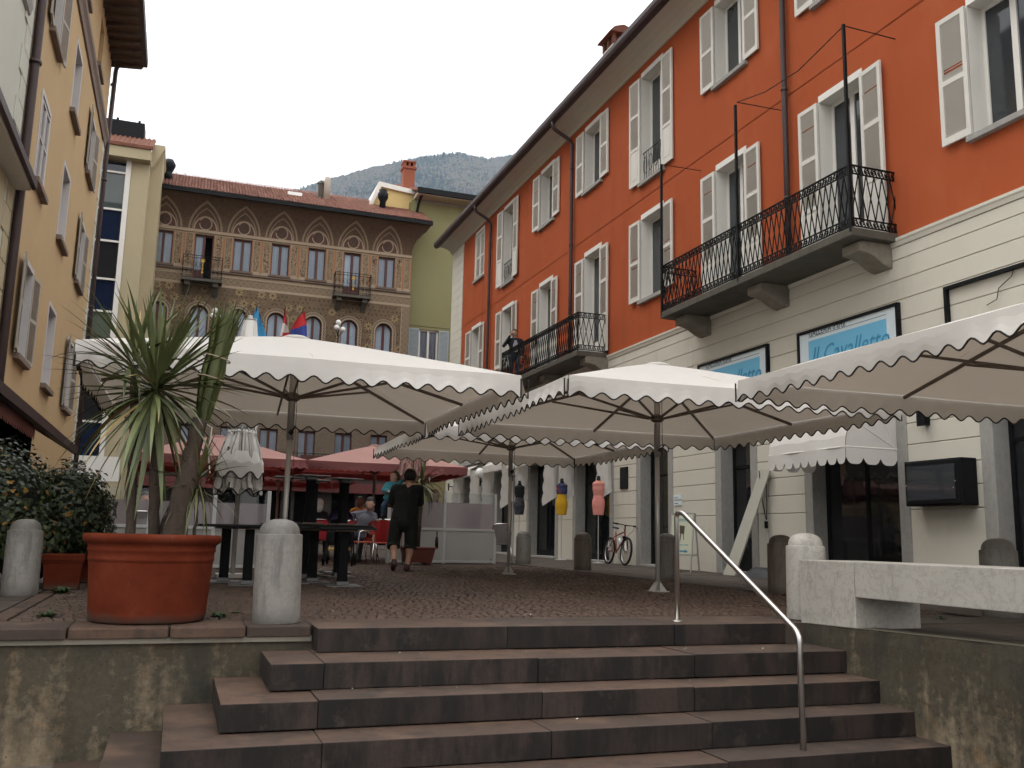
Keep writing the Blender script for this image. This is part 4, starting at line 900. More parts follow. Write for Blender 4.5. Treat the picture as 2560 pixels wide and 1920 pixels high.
# windows
def sg_window(c, hw, z0, z1, arch, kind, open_=False):
    q = MB(); t = .05; D0, D1 = SY+.14, SY+.2; zt = z1-(hw if arch else 0)
    q.box(c-hw, c-hw+t, D0, D1, z0, zt); q.box(c+hw-t, c+hw, D0, D1, z0, zt); q.box(c-.055, c+.055, D0-.02, D1, z0, z1-(.01 if arch else t)); q.box(c-hw+t, c+hw-t, D0, D1, z0, z0+t)
    if arch:
        n = 14; P = [(hw*cos(pi*i/n), hw*sin(pi*i/n)) for i in range(n+1)]
        for (a, b), (e, d) in zip(P, P[1:]):
            k = (hw-t)/hw; q.add([(c+a, D0, zt+b), (c+e, D0, zt+d), (c+e*k, D0, zt+d*k), (c+a*k, D0, zt+b*k)], [(0, 1, 2, 3)])
    else: q.box(c-hw+t, c+hw-t, D0, D1, z1-t*1.6, z1)
    if kind == 'door': q.box(c-hw+t, c-.055, D0+.01, D1, z0+t, z0+.55); q.box(c+.055, c+hw-t, D0+.01, D1, z0+t, z0+.55) if not open_ else None
    w = q.build('window', M_REDW, sg)
    for s in (-1, 1):
        if open_ and s > 0: continue
        x0, x1 = (c-hw+t, c-.055) if s < 0 else (c+.055, c+hw-t)
        q = MB(); zb = z0+(.55 if kind == 'door' else t)
        if arch:
            n = 7; top = [(x0+(x1-x0)*i/n, zt+sqrt(max(0, (hw-t)**2-(x0+(x1-x0)*i/n-c)**2))) for i in range(n+1)]; q.add([(x0, D0+.03, zb), (x1, D0+.03, zb)]+[(a, D0+.03, b) for a, b in top[::-1]], [tuple(range(n+3))])
        else: q.quad((x0, D0+.03, zb), (x1, D0+.03, zb), (x1, D0+.03, z1-.08), (x0, D0+.03, z1-.08))
        q.build('pane', M_PANE, w)
        q = MB(); N = 16; top = z1-.02
        for i in range(N):
            a0, a1 = x0+(x1-x0)*i/N, x0+(x1-x0)*(i+1)/N; f = lambda a: D0+.09+.003*sin(a*46)
            zz = lambda a: (zt+sqrt(max(0, (hw-t)**2-(a-c)**2)) if arch else top)
            q.quad((a0, f(a0), zb), (a1, f(a1), zb), (a1, f(a1), zz(a1)), (a0, f(a0), zz(a0)))
        q.build('curtain', M_CURT, w, True)
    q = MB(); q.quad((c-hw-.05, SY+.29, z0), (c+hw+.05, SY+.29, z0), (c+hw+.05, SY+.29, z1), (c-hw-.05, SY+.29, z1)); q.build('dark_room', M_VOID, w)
    return w
for i, c in enumerate(CX):
    w = sg_window(c, UW, uops[i][2], UZ1, False, 'door' if i in (1, 5) else 'w', i == 1)
    if i not in (1, 5): q = MB(); q.box(c-UW-.1, c+UW+.1, SY-.13, SY+.1, UZ0-.1, UZ0-.003); q.build('sill', M_SILL2, w)
    sg_window(c, AW, ZA0, ZAT, True, 'w'); sg_window(c, AW, sz_(4.1), sz_(6.1), False, 'w')
    # patterned border of the arched windows: rings of small voussoir blocks
    for (r0, r1, mt, nn) in ((.02, .085, M_CREAMS, 0), (.085, .17, M_DKB, 26), (.17, .2, M_CREAMS, 0)):
        q = MB(); P = []
        for j in range(9): P.append((-1, ZA0+(ZAS-ZA0)*j/8, 0))
        R = lambda r: [(c-AW-r, ZA0+(ZAS-ZA0)*j/16) for j in range(16)]+[(c-(AW+r)*cos(pi*j/28), ZAS+(AW+r)*sin(pi*j/28)) for j in range(29)]+[(c+AW+r, ZAS-(ZAS-ZA0)*(j+1)/16) for j in range(16)]
        A, B = R(r0), R(r1); y = SY-(.018 if not nn else .012)
        for k in range(len(A)-1): q.quad((A[k][0], y, A[k][1]), (B[k][0], y, B[k][1]), (B[k+1][0], y, B[k+1][1]), (A[k+1][0], y, A[k+1][1]))
        if nn:
            q2 = MB()
            for k in range(0, len(A)-1):
                mid = lambda f, g: (A[k][0]+(B[k][0]-A[k][0])*f+((A[k+1][0]-A[k][0]))*g, SY-.02, A[k][1]+(B[k][1]-A[k][1])*f+(A[k+1][1]-A[k][1])*g)
                q2.quad(mid(.15, .15), mid(.5, .0), mid(.5, .5), mid(.15, .6)); q2.quad(mid(.55, .35), mid(.9, .5), mid(.9, .95), mid(.55, .9))
            q2.build('arch_ornament', M_CREAMS, sg)
        q.build('arch_border', mt, sg)
# cove: profile from wall to eave, with pointed arches and roundels laid on it
def cove(v): # v 0..1 -> (outward, z)
    z0, z1 = sz_(16.46), sz_(18.05); return .85*(v**2.2), z0+(z1-z0)*v
q = MB(); n = 12
for k in range(n):
    (a, za), (b, zb) = cove(k/n), cove((k+1)/n); xl = lambda o: XL-o*0; xr = lambda o: XR+o*.8
    q.quad((xl(a), SY-a, za), (xr(a), SY-a, za), (xr(b), SY-b, zb), (xl(b), SY-b, zb)); q.quad((xr(a), SY-a, za), (xr(a), SY+4, za), (xr(b), SY+4, zb), (xr(b), SY-b, zb))
q.build('cove', M_COVE, sg, True)
def on_cove(x, v, off=.012): o, z = cove(max(0, min(1, v))); return (x, SY-o-off, z)
def ribbon(q, pts, w, off=.015):
    """flat band on the cove along pts (x, v)"""
    L = len(pts); S1 = sz_(18.05)-sz_(16.46)
    A = []; B = []
    for i, (x, v) in enumerate(pts):
        x0, v0 = pts[max(i-1, 0)]; x1, v1 = pts[min(i+1, L-1)]; dx, dv = x1-x0, (v1-v0)*S1; l = sqrt(dx*dx+dv*dv) or 1; nx, nv = -dv/l*w/2, dx/l*w/2/S1
        A.append(on_cove(x+nx, v+nv, off)); B.append(on_cove(x-nx, v-nv, off))
    for i in range(L-1): q.quad(A[i], A[i+1], B[i+1], B[i])
for c in CX:
    hw = .72; q = MB()
    for r_, wd in ((hw, .085), (hw-.15, .05)):
        pts = []
        for i in range(13):
            t = i/12; a = t*radians(62); rr = r_*1.75; x = -r_+rr*(1-cos(a)); v = .02+rr*sin(a)*.72
            if x > 0: break
            pts.append((c+x, v))
        pts.append((c, pts[-1][1]+.03)); full = pts+[(2*c-x, v) for x, v in pts[::-1][1:]]; ribbon(q, full, wd)
    q.build('pointed_arch', M_ARCH, sg)
    q = MB(); n = 20; pts = [(c-.5*cos(pi*i/n), .02+.5*sin(pi*i/n)*.82) for i in range(n+1)]; q.add([on_cove(x, v, .008) for x, v in pts], [tuple(range(n+1))]); q.build('tympanum', M_TYMP, sg)
    q = MB(); ribbon(q, pts, .06, .02); q.build('tympanum_border', M_CREAMS, sg)
    q = MB(); ribbon(q, [(c+.27*cos(2*pi*i/24), .215+.27*sin(2*pi*i/24)*.75) for i in range(25)], .05, .028); q.build('roundel_ring', M_CREAMS, sg)
    q = MB(); q.add([on_cove(c+.235*cos(2*pi*i/20), .215+.235*sin(2*pi*i/20)*.75, .024) for i in range(20)], [tuple(range(20))]); q.add([on_cove(c+.08*cos(2*pi*i/12), .22+.12*sin(2*pi*i/12)*.75, .03) for i in range(12)], [tuple(range(12))]); o = q.build('roundel', [simple('roundel_brown', (.08, .05, .04), .9, .4, 8), simple('portrait_flesh', (.16, .09, .06), .9, .5, 20)], sg); o.data.polygons[1].material_index = 1
# eave board, gutter, tiled roof
q = MB(); q.box(XL-.02, XR+.72, SY-.95, SY+.3, sz_(18.03), sz_(18.12)); q.build('eave_board', M_WOOD, sg)
q = MB(); q.box(XL-.05, XR+.78, SY-1.06, SY-.93, sz_(18.05), sz_(18.27)); q.build('gutter', M_BLACKW, sg)
q = MB(); nt_ = 92; rows_ = 12; x0r, x1r = XL-.05, XR+.75; RS = .53
for j in range(nt_):
    xa = x0r+(x1r-x0r)*j/nt_; xb = xa+(x1r-x0r)/nt_; xm = (xa+xb)/2
    for r_ in range(rows_):
        y0 = SY-1.08+r_*.34; y1 = y0+.37; z0 = sz_(18.25)+(y0-SY+1.08)*RS; z1 = sz_(18.25)+(y1-SY+1.08)*RS-.03; jz = random.uniform(-.008, .012)
        q.add([(xa, y0, z0+jz), (xa+.035, y0, z0+.06+jz), (xm+.03, y0, z0+.06+jz), (xm+.06, y0, z0+jz), (xb, y0, z0+jz), (xa, y1, z1), (xa+.035, y1, z1+.06), (xm+.03, y1, z1+.06), (xm+.06, y1, z1), (xb, y1, z1)], [(0, 1, 6, 5), (1, 2, 7, 6), (2, 3, 8, 7), (3, 4, 9, 8)])
def mat_rooftile():
    s = Sh('old_roof_tiles'); n = s.noise(6, 4); m2 = s.noise(22, 3); c = s.ramp(n, [(.3, (.12, .045, .03)), (.5, (.22, .08, .05)), (.72, (.32, .14, .09))]); c = s.mix(s.ramp(m2, [(.58, 0.0), (.7, .6)]), c, (.3, .24, .19)); s.col(c).set(Roughness=.9); return s.m
q.quad((x0r, SY-1.05, sz_(18.2)), (x1r, SY-1.05, sz_(18.2)), (x1r, SY+3.1, sz_(18.2)+4.15*RS-.02), (x0r, SY+3.1, sz_(18.2)+4.15*RS-.02)); rf = q.build('roof', mat_rooftile(), sg); rf['kind'] = 'stuff'
zr = lambda y: sz_(18.25)+(y-SY+1.08)*RS
q = MB(); x, y = -1.55, SY+.6; q.lathe([(.2, 0), (.2, .35), (.17, .4), (.18, .45), (.3, .72), (.3, .85), (.18, 1.05), (.02, 1.07)], 14, (x, y, zr(y)-.1)); q.build('chimney_cowl', M_BLACKW, sg, True)
q = MB(); q.prism([(.22, 17.1), (1.0, 17.1), (.92, 17.5), (.32, 17.55)], lambda u, v, d: (u, d, v), SY+1.6, SY+2.4); q.build('dormer_cowl', M_BLACKW, sg)
q = MB(); q.box(4.0, 4.7, SY+.9, SY+1.5, zr(SY+.9)+.02, zr(SY+.9)+.2); q.build('roof_light', M_STEEL, sg)
q = MB(); q.lathe([(.16, 0), (.16, 1.1), (.14, 1.25), (.05, 1.3)], 12, (5.95, SY+1.2, zr(SY+1.2)-.1)); q.build('steel_flue', simple('weathered_flue', (.45, .4, .34), .6, .3, 4), sg, True)
q = MB(); q.box(5.55, 5.8, SY+1.3, SY+1.6, zr(SY+1.3)-.1, zr(SY+1.3)+.8); q.lathe([(.25, 0), (.05, .2)], 4, (5.68, SY+1.45, zr(SY+1.3)+.8)); q.build('chimney', M_DSTONE, sg)
q = MB(); q.lathe([(.16, 0), (.16, .45), (.26, .62), (.28, .85), (.2, .95), (.22, 1.05), (.02, 1.08)], 14, (8.75, SY+.9, zr(SY+.9)-.1)); q.build('chimney_cowl', M_BLACKW, sg, True)
# small balconies of the upper floor
for c, lbl in ((CX[1], 0), (CX[5], 1)):
    hwb = .9; zf = sz_(13.64); q = MB(); q.box(c-hwb, c+hwb, SY-.62, SY+.05, zf-.12, zf); ba = q.build('balcony', M_DSTONE, sg)
    for s in (-1, 1):
        x = c+s*.62; q = MB(); q.prism([(0, zf-.12), (-.5, zf-.12), (-.52, zf-.3), (-.3, zf-.36), (-.1, zf-.6), (0, zf-.7)], lambda u, v, d: (d, SY+u, v), x-.12, x+.12); q.build('bracket', M_DSTONE, ba)
    q = MB(); za, zb = zf+.03, sz_(14.86); y = SY-.58
    for (p0, p1) in (((c-hwb+.04, y), (c+hwb-.04, y)), ((c-hwb+.04, y), (c-hwb+.04, SY)), ((c+hwb-.04, y), (c+hwb-.04, SY))):
        for z in (za, zb-.12, zb): q.bar((*p0, z), (*p1, z), .025, .02)
        n = 3 if p0[0] == p1[0] else 9
        for k in range(n+1): 
            x, yy = p0[0]+(p1[0]-p0[0])*k/n, p0[1]+(p1[1]-p0[1])*k/n; q.bar((x, yy, za), (x, yy, zb), .018, .018)
            if k < n and n > 3:
                for zz in (.28, .62): q.tube([(x+.09+.07*cos(t), yy, za+zz+.12*sin(t)) for t in [u*pi/5 for u in range(10)]], .009, 4, closed=True)
    q.build('railing', M_IRON, ba)
    q = MB(); q.tube([(c, y-.03, za+.2), (c, y-.03, za+.85)], .014, 5)
    for zz, r_ in ((za+.25, .05), (za+.42, .04), (za+.8, .09)):
        for k in range(5): a = k*2*pi/5; q.tube([(c, y-.03, zz), (c+r_*cos(a), y-.04, zz+r_*sin(a))], [.015, .04*r_/.09], 5)
    q.build('gilt_flower', M_GOLD, ba)
# first-floor long balcony, mostly behind the parasols
q = MB(); zf = sz_(4.2)-.45; x0, x1 = 3.4, 7.4; q.box(x0, x1, SY-.9, SY, zf-.15, zf); ba = q.build('balcony', M_DSTONE, sg)
q = MB(); y = SY-.86
for z in (zf+.05, zf+1.0): q.bar((x0, y, z), (x1, y, z), .03, .03)
for k in range(23):
    x = x0+k*(x1-x0)/22; q.bar((x, y, zf), (x, y, zf+1.0), .018, .018)
    for zz in (.3, .7): q.tube([(x+.09+.075*cos(t), y, zf+zz+.15*sin(t)) for t in [u*pi/5 for u in range(10)]], .011, 4, closed=True)
q.build('railing', M_IRON, ba)
q = MB(); q.box(5.15, 6.35, y-.05, y-.02, zf+.15, zf+.92); q.build('banner', M_REDW, ba)
q = MB()
for k in range(3): x = 5.45+k*.3; q.box(x-.02, x+.02, y-.06, y-.05, zf+.45, zf+.65); q.box(x-.08, x+.08, y-.06, y-.05, zf+.53, zf+.57)
q.build('banner_cross', M_GOLD, ba)
# second-floor balcony (flags, lamp brackets): rail seen above the big parasol
zf = sz_(9.35); x0, x1 = 1.0, 6.7; q = MB(); q.box(x0, x1, SY-.8, SY, zf-.15, zf); ba = q.build('balcony', M_DSTONE, sg)
q = MB(); y = SY-.76
for z in (zf+.05, zf+1.02): q.bar((x0, y, z), (x1, y, z), .03, .03)
for k in range(40): x = x0+k*(x1-x0)/39; q.bar((x, y, zf), (x, y, zf+1.02), .016, .016)
q.build('railing', M_IRON, ba)
for x, lb in ((x0, 'three-globe lamp on the palazzo balcony, left end behind the tied palm leaves'), (x1-.1, 'three-globe lamp on the palazzo balcony, right end')):
    t = wthing('globe_lamp', lb, 'lamp', (x, y, zf+1), group='globe lamps on the palazzo balcony')
    q = MB(); q.bar((x, y, zf), (x, y, zf+2.2), .05, .05); q.box(x-.12, x+.12, y-.12, y+.12, zf+1.0, zf+1.15)
    for dx, dz in ((-.12, 1.95), (.2, 1.85)): q.tube([(x, y, zf+1.6), (x+dx, y, zf+dz)], .02, 5)
    q.build('post', M_IRON, t)
    for dx, dz in ((-.03, 2.3), (-.1, 2.05), (.19, 1.98)): q = MB(); q.ball((x+dx, y-.05, zf+dz), .13, 10); q.build('globe', M_GLOBE, t, True)
# flags
def flag(x, lb, cat_cols, lean, fold):
    """drooping flag: list of colour columns; pole leans outward"""
    t = wthing('flag', lb, 'flag', (x, SY-.8, zf+.6), group='three flags on the palazzo balcony'); top = V((x+lean, SY-1.6, sz_(12.25))); bot = V((x-.05, SY-.8, zf+.3))
    q = MB(); q.tube([bot, top+(top-bot).normalized()*.08], .02, 6); q.build('pole', M_IRON, t)
    mats = [simple('flag_'+str(i)+lb[:6], c, .8, .1) for i, c in enumerate(cat_cols['c'])]
    q = MB(); NU, NV = 10, 22; L = 1.75
    def P(u, v): # u across (0 hoist .. 1 fly), v down
        w = (.14+.62*v**.8)*cat_cols.get('w', 1); b = top+(bot-top)*(.02+.28*v*0)
        return (b.x+fold*w*(u-.35)+.03*sin(v*5+u*3), b.y+.08*sin(u*9+v*3)+.1*v, b.z-L*v*(1-.12*u)-.25*u*(1-v))
    for i in range(NU):
        for k in range(NV):
            u, v = (i+.5)/NU, (k+.5)/NV; q.cur = cat_cols['f'](u, v); q.quad(P(i/NU, k/NV), P((i+1)/NU, k/NV), P((i+1)/NU, (k+1)/NV), P(i/NU, (k+1)/NV))
    q.build('cloth', mats, t, True)
flag(2.75, 'drooping light blue and white flag, leftmost of the three', dict(c=[(.06, .3, .55), (.62, .68, .72)], f=lambda u, v: 1 if (u < .45 and .3 < v < .85) else 0), .0, 1.1)
flag(3.95, 'drooping red and white flag, middle of the three', dict(c=[(.5, .035, .04), (.66, .6, .58)], f=lambda u, v: 1 if (abs(v-.5) < .15 or (u < .3 and .45 < v < .75)) else 0, w=.62), .05, 1)
flag(4.55, 'drooping red and blue flag, rightmost of the three', dict(c=[(.5, .03, .035), (.04, .06, .26)], f=lambda u, v: 0 if v < .34+.18*u or (v > .8 and u < .3) else 1), .25, -1.35)

# ================================================================= green and yellow building between palazzo and orange house
GY = 45.0
gb = wthing('green_building', 'olive green house with brown eaves squeezed between palazzo and orange house', 'house', (12, GY, 0))
M_OLIVE = stucco('olive_stucco', (.24, .23, .115), .1, .3, (.15, .14, .08)); M_YEL2 = stucco('warm_yellow_plaster', (.62, .47, .21), .06, .15, (.4, .3, .15))
wz = (sz_(9.3), 11.1)
wop = [(10.95, 11.95, 9.1, 11.1)]
GFn = lambda x, z, d: (x, GY+d, z)
q = MB(); wall_grid(q, GFn, 10.28, 16, 0, 17.9, wop, .2); q.box(10.28, 16, GY+.3, GY+9, 0, 17.9); q.build('wall', M_OLIVE, gb)
q = MB(); q.box(10.28, 12.95, GY-.03, GY+.02, 11.25, 11.36); q.build('belt_course', M_OLIVE, gb)
q = MB(); a, b, c0, d0 = wop[0]; reveal(q, GFn, a, b, c0, d0, .2); t = .08
q.box(a, a+t, GY+.1, GY+.16, c0, d0); q.box(b-t, b, GY+.1, GY+.16, c0, d0); q.box((a+b)/2-.05, (a+b)/2+.05, GY+.09, GY+.16, c0, d0); q.box(a, b, GY+.1, GY+.16, d0-t, d0)
w = q.build('window', M_WHITE, gb); q = MB(); q.quad((a, GY+.14, c0), (b, GY+.14, c0), (b, GY+.14, d0), (a, GY+.14, d0)); q.build('pane', M_PANE, w)
q = MB(); N = 30
for i in range(N): f = lambda k: GY+.22+.02*sin(k*2.1); q.quad((a+(b-a)*i/N, f(i), c0), (a+(b-a)*(i+1)/N, f(i+1), c0), (a+(b-a)*(i+1)/N, f(i+1), d0), (a+(b-a)*i/N, f(i), d0))
q.build('curtain', M_CURT, w)
M_BSH = simple('blue_grey_shutter', (.33, .38, .4), .6, .1)
for x in (a-.55, b+.02):
    q = MB(); W_ = .53; q.box(x, x+.06, GY-.06, GY-.02, c0, d0); q.box(x+W_-.06, x+W_, GY-.06, GY-.02, c0, d0); q.box(x+.06, x+W_-.06, GY-.06, GY-.02, c0, c0+.1); q.box(x+.06, x+W_-.06, GY-.06, GY-.02, d0-.08, d0)
    for k in range(30): zz = c0+.1+k*.061; q.add([(x+.06, GY-.055, zz), (x+W_-.06, GY-.055, zz), (x+W_-.06, GY-.025, zz+.055), (x+.06, GY-.025, zz+.055)], [(0, 1, 2, 3)])
    q.build('shutter', M_BSH, w)
q = MB(); q.box(10.4, 16, GY-.85, GY+.1, 17.95, 18.1); q.build('eave', simple('pale_soffit', (.4, .36, .28), .8, .1), gb)
q = MB(); q.box(10.35, 16, GY-.98, GY-.84, 18.0, 18.28); q.build('gutter', M_BLACKW, gb)
q = MB(); q.prism([(-.95, 18.22), (5, 20.6), (5, 20.4), (-.95, 18.1)], lambda u, v, d: (d, GY+u, v), 10.35, 16); rr = q.build('roof', M_TILE, gb)
q = MB(); q.prism([(8.0, 16.9), (8.55, 18.35), (8.7, 18.6), (10.6, 18.45), (10.6, 16.9)], lambda u, v, d: (u, GY+d, v), .6, 8); q.build('gable_wall', M_YEL2, gb)
q = MB(); q.prism([(7.9, 16.75), (8.5, 18.45), (8.62, 18.82), (10.68, 18.62), (10.68, 18.38), (8.75, 18.55), (8.05, 16.75)], lambda u, v, d: (u, GY+d, v), .45, 8); q.build('gable_coping', M_WHITE, gb)
q = MB(); q.box(10.02, 10.62, GY+1.0, GY+1.6, 18, 20.0); q.box(9.95, 10.69, GY+.93, GY+1.67, 20.0, 20.12); [q.box(x, x+.12, GY+1.0, GY+1.6, 20.12, 20.35) for x in (10.02, 10.26, 10.5)]; q.box(9.98, 10.66, GY+.95, GY+1.65, 20.35, 20.43); q.build('chimney', simple('red_brick', (.26, .085, .05), .9, .3, 12), rr)
q = MB(); q.lathe([(.12, 0), (.12, .35), (.3, .36), (.02, .55)], 10, (8.95, GY+1.2, 18.5)); q.build('flue_cap', M_BLACKW, rr)
q = MB(); q.tube([(10.68, GY-.9, 18.1), (10.62, GY-.3, 17.8), (10.55, GY-.08, 17.2), (10.45, GY-.08, 16.6)], .07, 8); q.build('downpipe', M_BLACKW, gb, True)
# ================================================================= parasols
M_CANV = cloth('offwhite_canvas', (.66, .635, .6), .25, .06, 1.6, .6, (.55, .47, .38)); M_TRIM = simple('dark_piping', (.02, .016, .014), .8, .2); M_FRAME = simple('bronze_aluminium', (.14, .112, .09), .45, .12, 10, metal=.3); M_POLE = simple('pale_anodised_pole', (.42, .4, .37), .4, .1, 10, metal=.4)
M_PINKC = cloth('faded_pink_canvas', (.42, .25, .225), .18, .1, 2, .4, (.3, .04, .03)); M_PINKV = cloth('faded_red_valance', (.2, .08, .078), .2, .1, 2, .4, (.22, .02, .018))
M_CORD = simple('dark_cord', (.03, .028, .026), .8, .1)
def parasol(name, label, group, cx, cy, half, ztop, zedge, vh, nsc, rz, canv, val, trim=True, amp=.065, pole_r=.03, fins=True, crank=True, cap=True):
    zg = gz(cy); t = thing(name, label, 'parasol', (cx, cy, zg), rz, group)
    zt, ze = ztop-zg, zedge-zg; H = half
    rim = [(-H, -H), (0, -H), (H, -H), (H, 0), (H, H), (0, H), (-H, H), (-H, 0)]
    # canopy: eight panels, each hollowed a little between its ribs
    q = MB(); N = 8; a0 = .12
    for i in range(8):
        p, r = V((*rim[i], 0)), V((*rim[(i+1) % 8], 0))
        grid = []
        for a in range(N+1):
            f = a/N; row = []
            for b in range(7):
                g_ = b/6; e = p.lerp(r, g_); d = e*(a0/half*(1-f)+f); sag = .045*f*sin(pi*g_)*(1-.25*f); wr = .011*noise.noise(V((d.x*2.6+cx, d.y*2.6+cy, i*.7)))
                row.append((d.x, d.y, zt+(ze-zt)*f**1.06-sag*(1 if f < 1 else .15)+wr*f*(f < 1)))
            grid.append(row)
        for a in range(N):
            for b in range(6): q.quad(grid[a][b], grid[a][b+1], grid[a+1][b+1], grid[a+1][b])
    me = q.build('canopy', canv, t, True); bm = bmesh.new(); bm.from_mesh(me.data); bmesh.ops.remove_doubles(bm, verts=bm.verts, dist=.002); bm.to_mesh(me.data); bm.free()
    me.data.set_sharp_from_angle(angle=radians(25))
    # valance with scalloped hem, one flap per side
    q = MB(); hems = []; sd_ = random.Random(int(cx*100)+int(cy*10)); seg = 8
    for s in range(4):
        c0, c1 = [V((-H, -H, 0)), V((H, -H, 0)), V((H, H, 0)), V((-H, H, 0))][s], [V((H, -H, 0)), V((H, H, 0)), V((-H, H, 0)), V((-H, -H, 0))][s]
        d = (c1-c0).normalized(); nrm = V((d.y, -d.x, 0)); n = nsc*seg; prev = None; hem = []; L = (c1-c0).length; ph = sd_.uniform(0, 6)
        for k in range(n+1):
            u = k/n; b = c0+(c1-c0)*u; mid = .006*sin(pi*((u*2) % 1)); blow = .035*sin(u*5+ph)+.02*sin(u*13+ph); zz = ze-.045*.15*sin(pi*((u*2) % 1))
            drop = vh-amp*.5*(1-cos(2*pi*k/seg))*.999*(1 if 0 < k < n else 0)-.0
            col = []
            for j in range(4):
                f = j/3; p = b+nrm*(.01+blow*f*f+.02*f); col.append(V((p.x, p.y, zz+.003-drop*f if f else zz+.003)))
            hem.append(col[-1].copy())
            if prev:
                for j in range(3): q.quad(prev[j], col[j], col[j+1], prev[j+1])
            prev = col
        hems.append(hem)
    q.build('valance', val, t, True)
    if trim:
        for hem in hems:
            q = MB(); q.tube([hem[0]+V((0, 0, vh*.85))]+hem+[hem[-1]+V((0, 0, vh*.85))], .0085, 5); q.build('piping', M_TRIM, t)
    # frame
    zr = ze-.08-(.0); hubz = zt-.12; run = ze+.02-.1
    for i, (x, y) in enumerate(rim):
        q = MB(); e = V((x*.985, y*.985, ze-.035)); h = V((x*.03, y*.03, hubz)); q.bar(h, e, .022, .035); rb = q.build('rib', M_FRAME, t)
        q = MB(); m_ = h.lerp(e, .55 if i % 2 else .5); q.bar(V((x*.035, y*.035, run)), m_-V((0, 0, .02)), .02, .028); q.build('strut', M_FRAME, rb)
    q = MB(); q.lathe([(.055, -.06), (.075, -.05), (.075, 0), (.05, .02)], 12, (0, 0, hubz)); q.lathe([(.05, -.05), (.085, -.03), (.085, .03), (.05, .05)], 12, (0, 0, run)); q.build('hub', M_FRAME, t)
    q = MB(); q.lathe([(pole_r, .02), (pole_r, run-.45)], 12); q.lathe([(pole_r*1.35, run-.5), (pole_r*1.35, hubz)], 12); q.build('pole', M_POLE, t, True)
    if cap: q = MB(); q.lathe([(.17, -.03), (.17, .0), (.12, .025), (.02, .03)], 16, (0, 0, zt+.012)); q.build('top_cap', canv, t, True)
    if crank:
        q = MB(); q.tube([(.0, -pole_r, run-.42), (.0, -.09, run-.42)], .014, 6); q.ball((0, -.1, run-.42), .03, 6); q.tube([(0, -.1, run-.42), (.04, -.12, run-.36)], .01, 5); q.build('crank', M_TRIM, t)
        q = MB(); q.tube([(.05, -.03, hubz), (.055, -.05, 1.3), (.05, -.05, .7)], .004, 4); q.build('cord', M_CORD, t)
    q = MB()
    if fins:
        q.box(-.11, .11, -.11, .11, 0, .012)
        for k in range(4):
            M_ = Matrix.Rotation(k*pi/2+pi/4, 4, 'Z'); q.add([M_ @ V(p) for p in ((.025, -.005, .012), (.12, -.005, .012), (.03, -.005, .13), (.025, .005, .012), (.12, .005, .012), (.03, .005, .13))], [(0, 1, 2), (5, 4, 3), (0, 3, 4, 1), (1, 4, 5, 2), (2, 5, 3, 0)])
    else: q.box(-.2, .2, -.2, .2, 0, .04)
    q.build('base', M_POLE, t)
    return t
GW = 'large off-white parasols on the plaza'
parasol('parasol', 'large off-white parasol at left behind the palm', GW, 1.17, 10.88, 2.08, 2.9, 2.3, .235, 19, radians(-1.0), M_CANV, M_CANV)
parasol('parasol', 'off-white parasol in the middle with its foot near the handrail', GW, 5.85, 10.72, 2.1, 2.95, 2.33, .225, 17, radians(-1.2), M_CANV, M_CANV)
parasol('parasol', 'lower off-white parasol farther back behind the middle one', GW, 5.42, 15.2, 2.0, 2.86, 2.3, .22, 17, radians(-1.5), M_CANV, M_CANV)
parasol('parasol', 'off-white parasol entering from the right edge in front of the gallery signs', GW, 7.42, 5.98, 2.08, 2.92, 2.31, .225, 17, radians(-.6), M_CANV, M_CANV)
GP = 'faded pink cafe parasols'
parasol('parasol', 'faded pink cafe parasol behind the man in black', GP, 4.43, 22.15, 1.8, 2.78, 2.24, .2, 22, radians(-1), M_PINKC, M_PINKV, False, .03, .028, False, False)
parasol('parasol', 'faded pink cafe parasol behind the folded white one', GP, .78, 22.15, 1.78, 2.8, 2.24, .2, 22, radians(1.5), M_PINKC, M_PINKV, False, .03, .028, False, False)
parasol('parasol', 'added pink cafe parasol deep behind the other pink ones, shading the terrace', GP, 2.6, 26.3, 1.8, 2.75, 2.2, .2, 22, radians(1.5), M_PINKC, M_PINKV, False, .03, .028, False, False)  # extra parasol added as an occluder to darken the cafe terrace
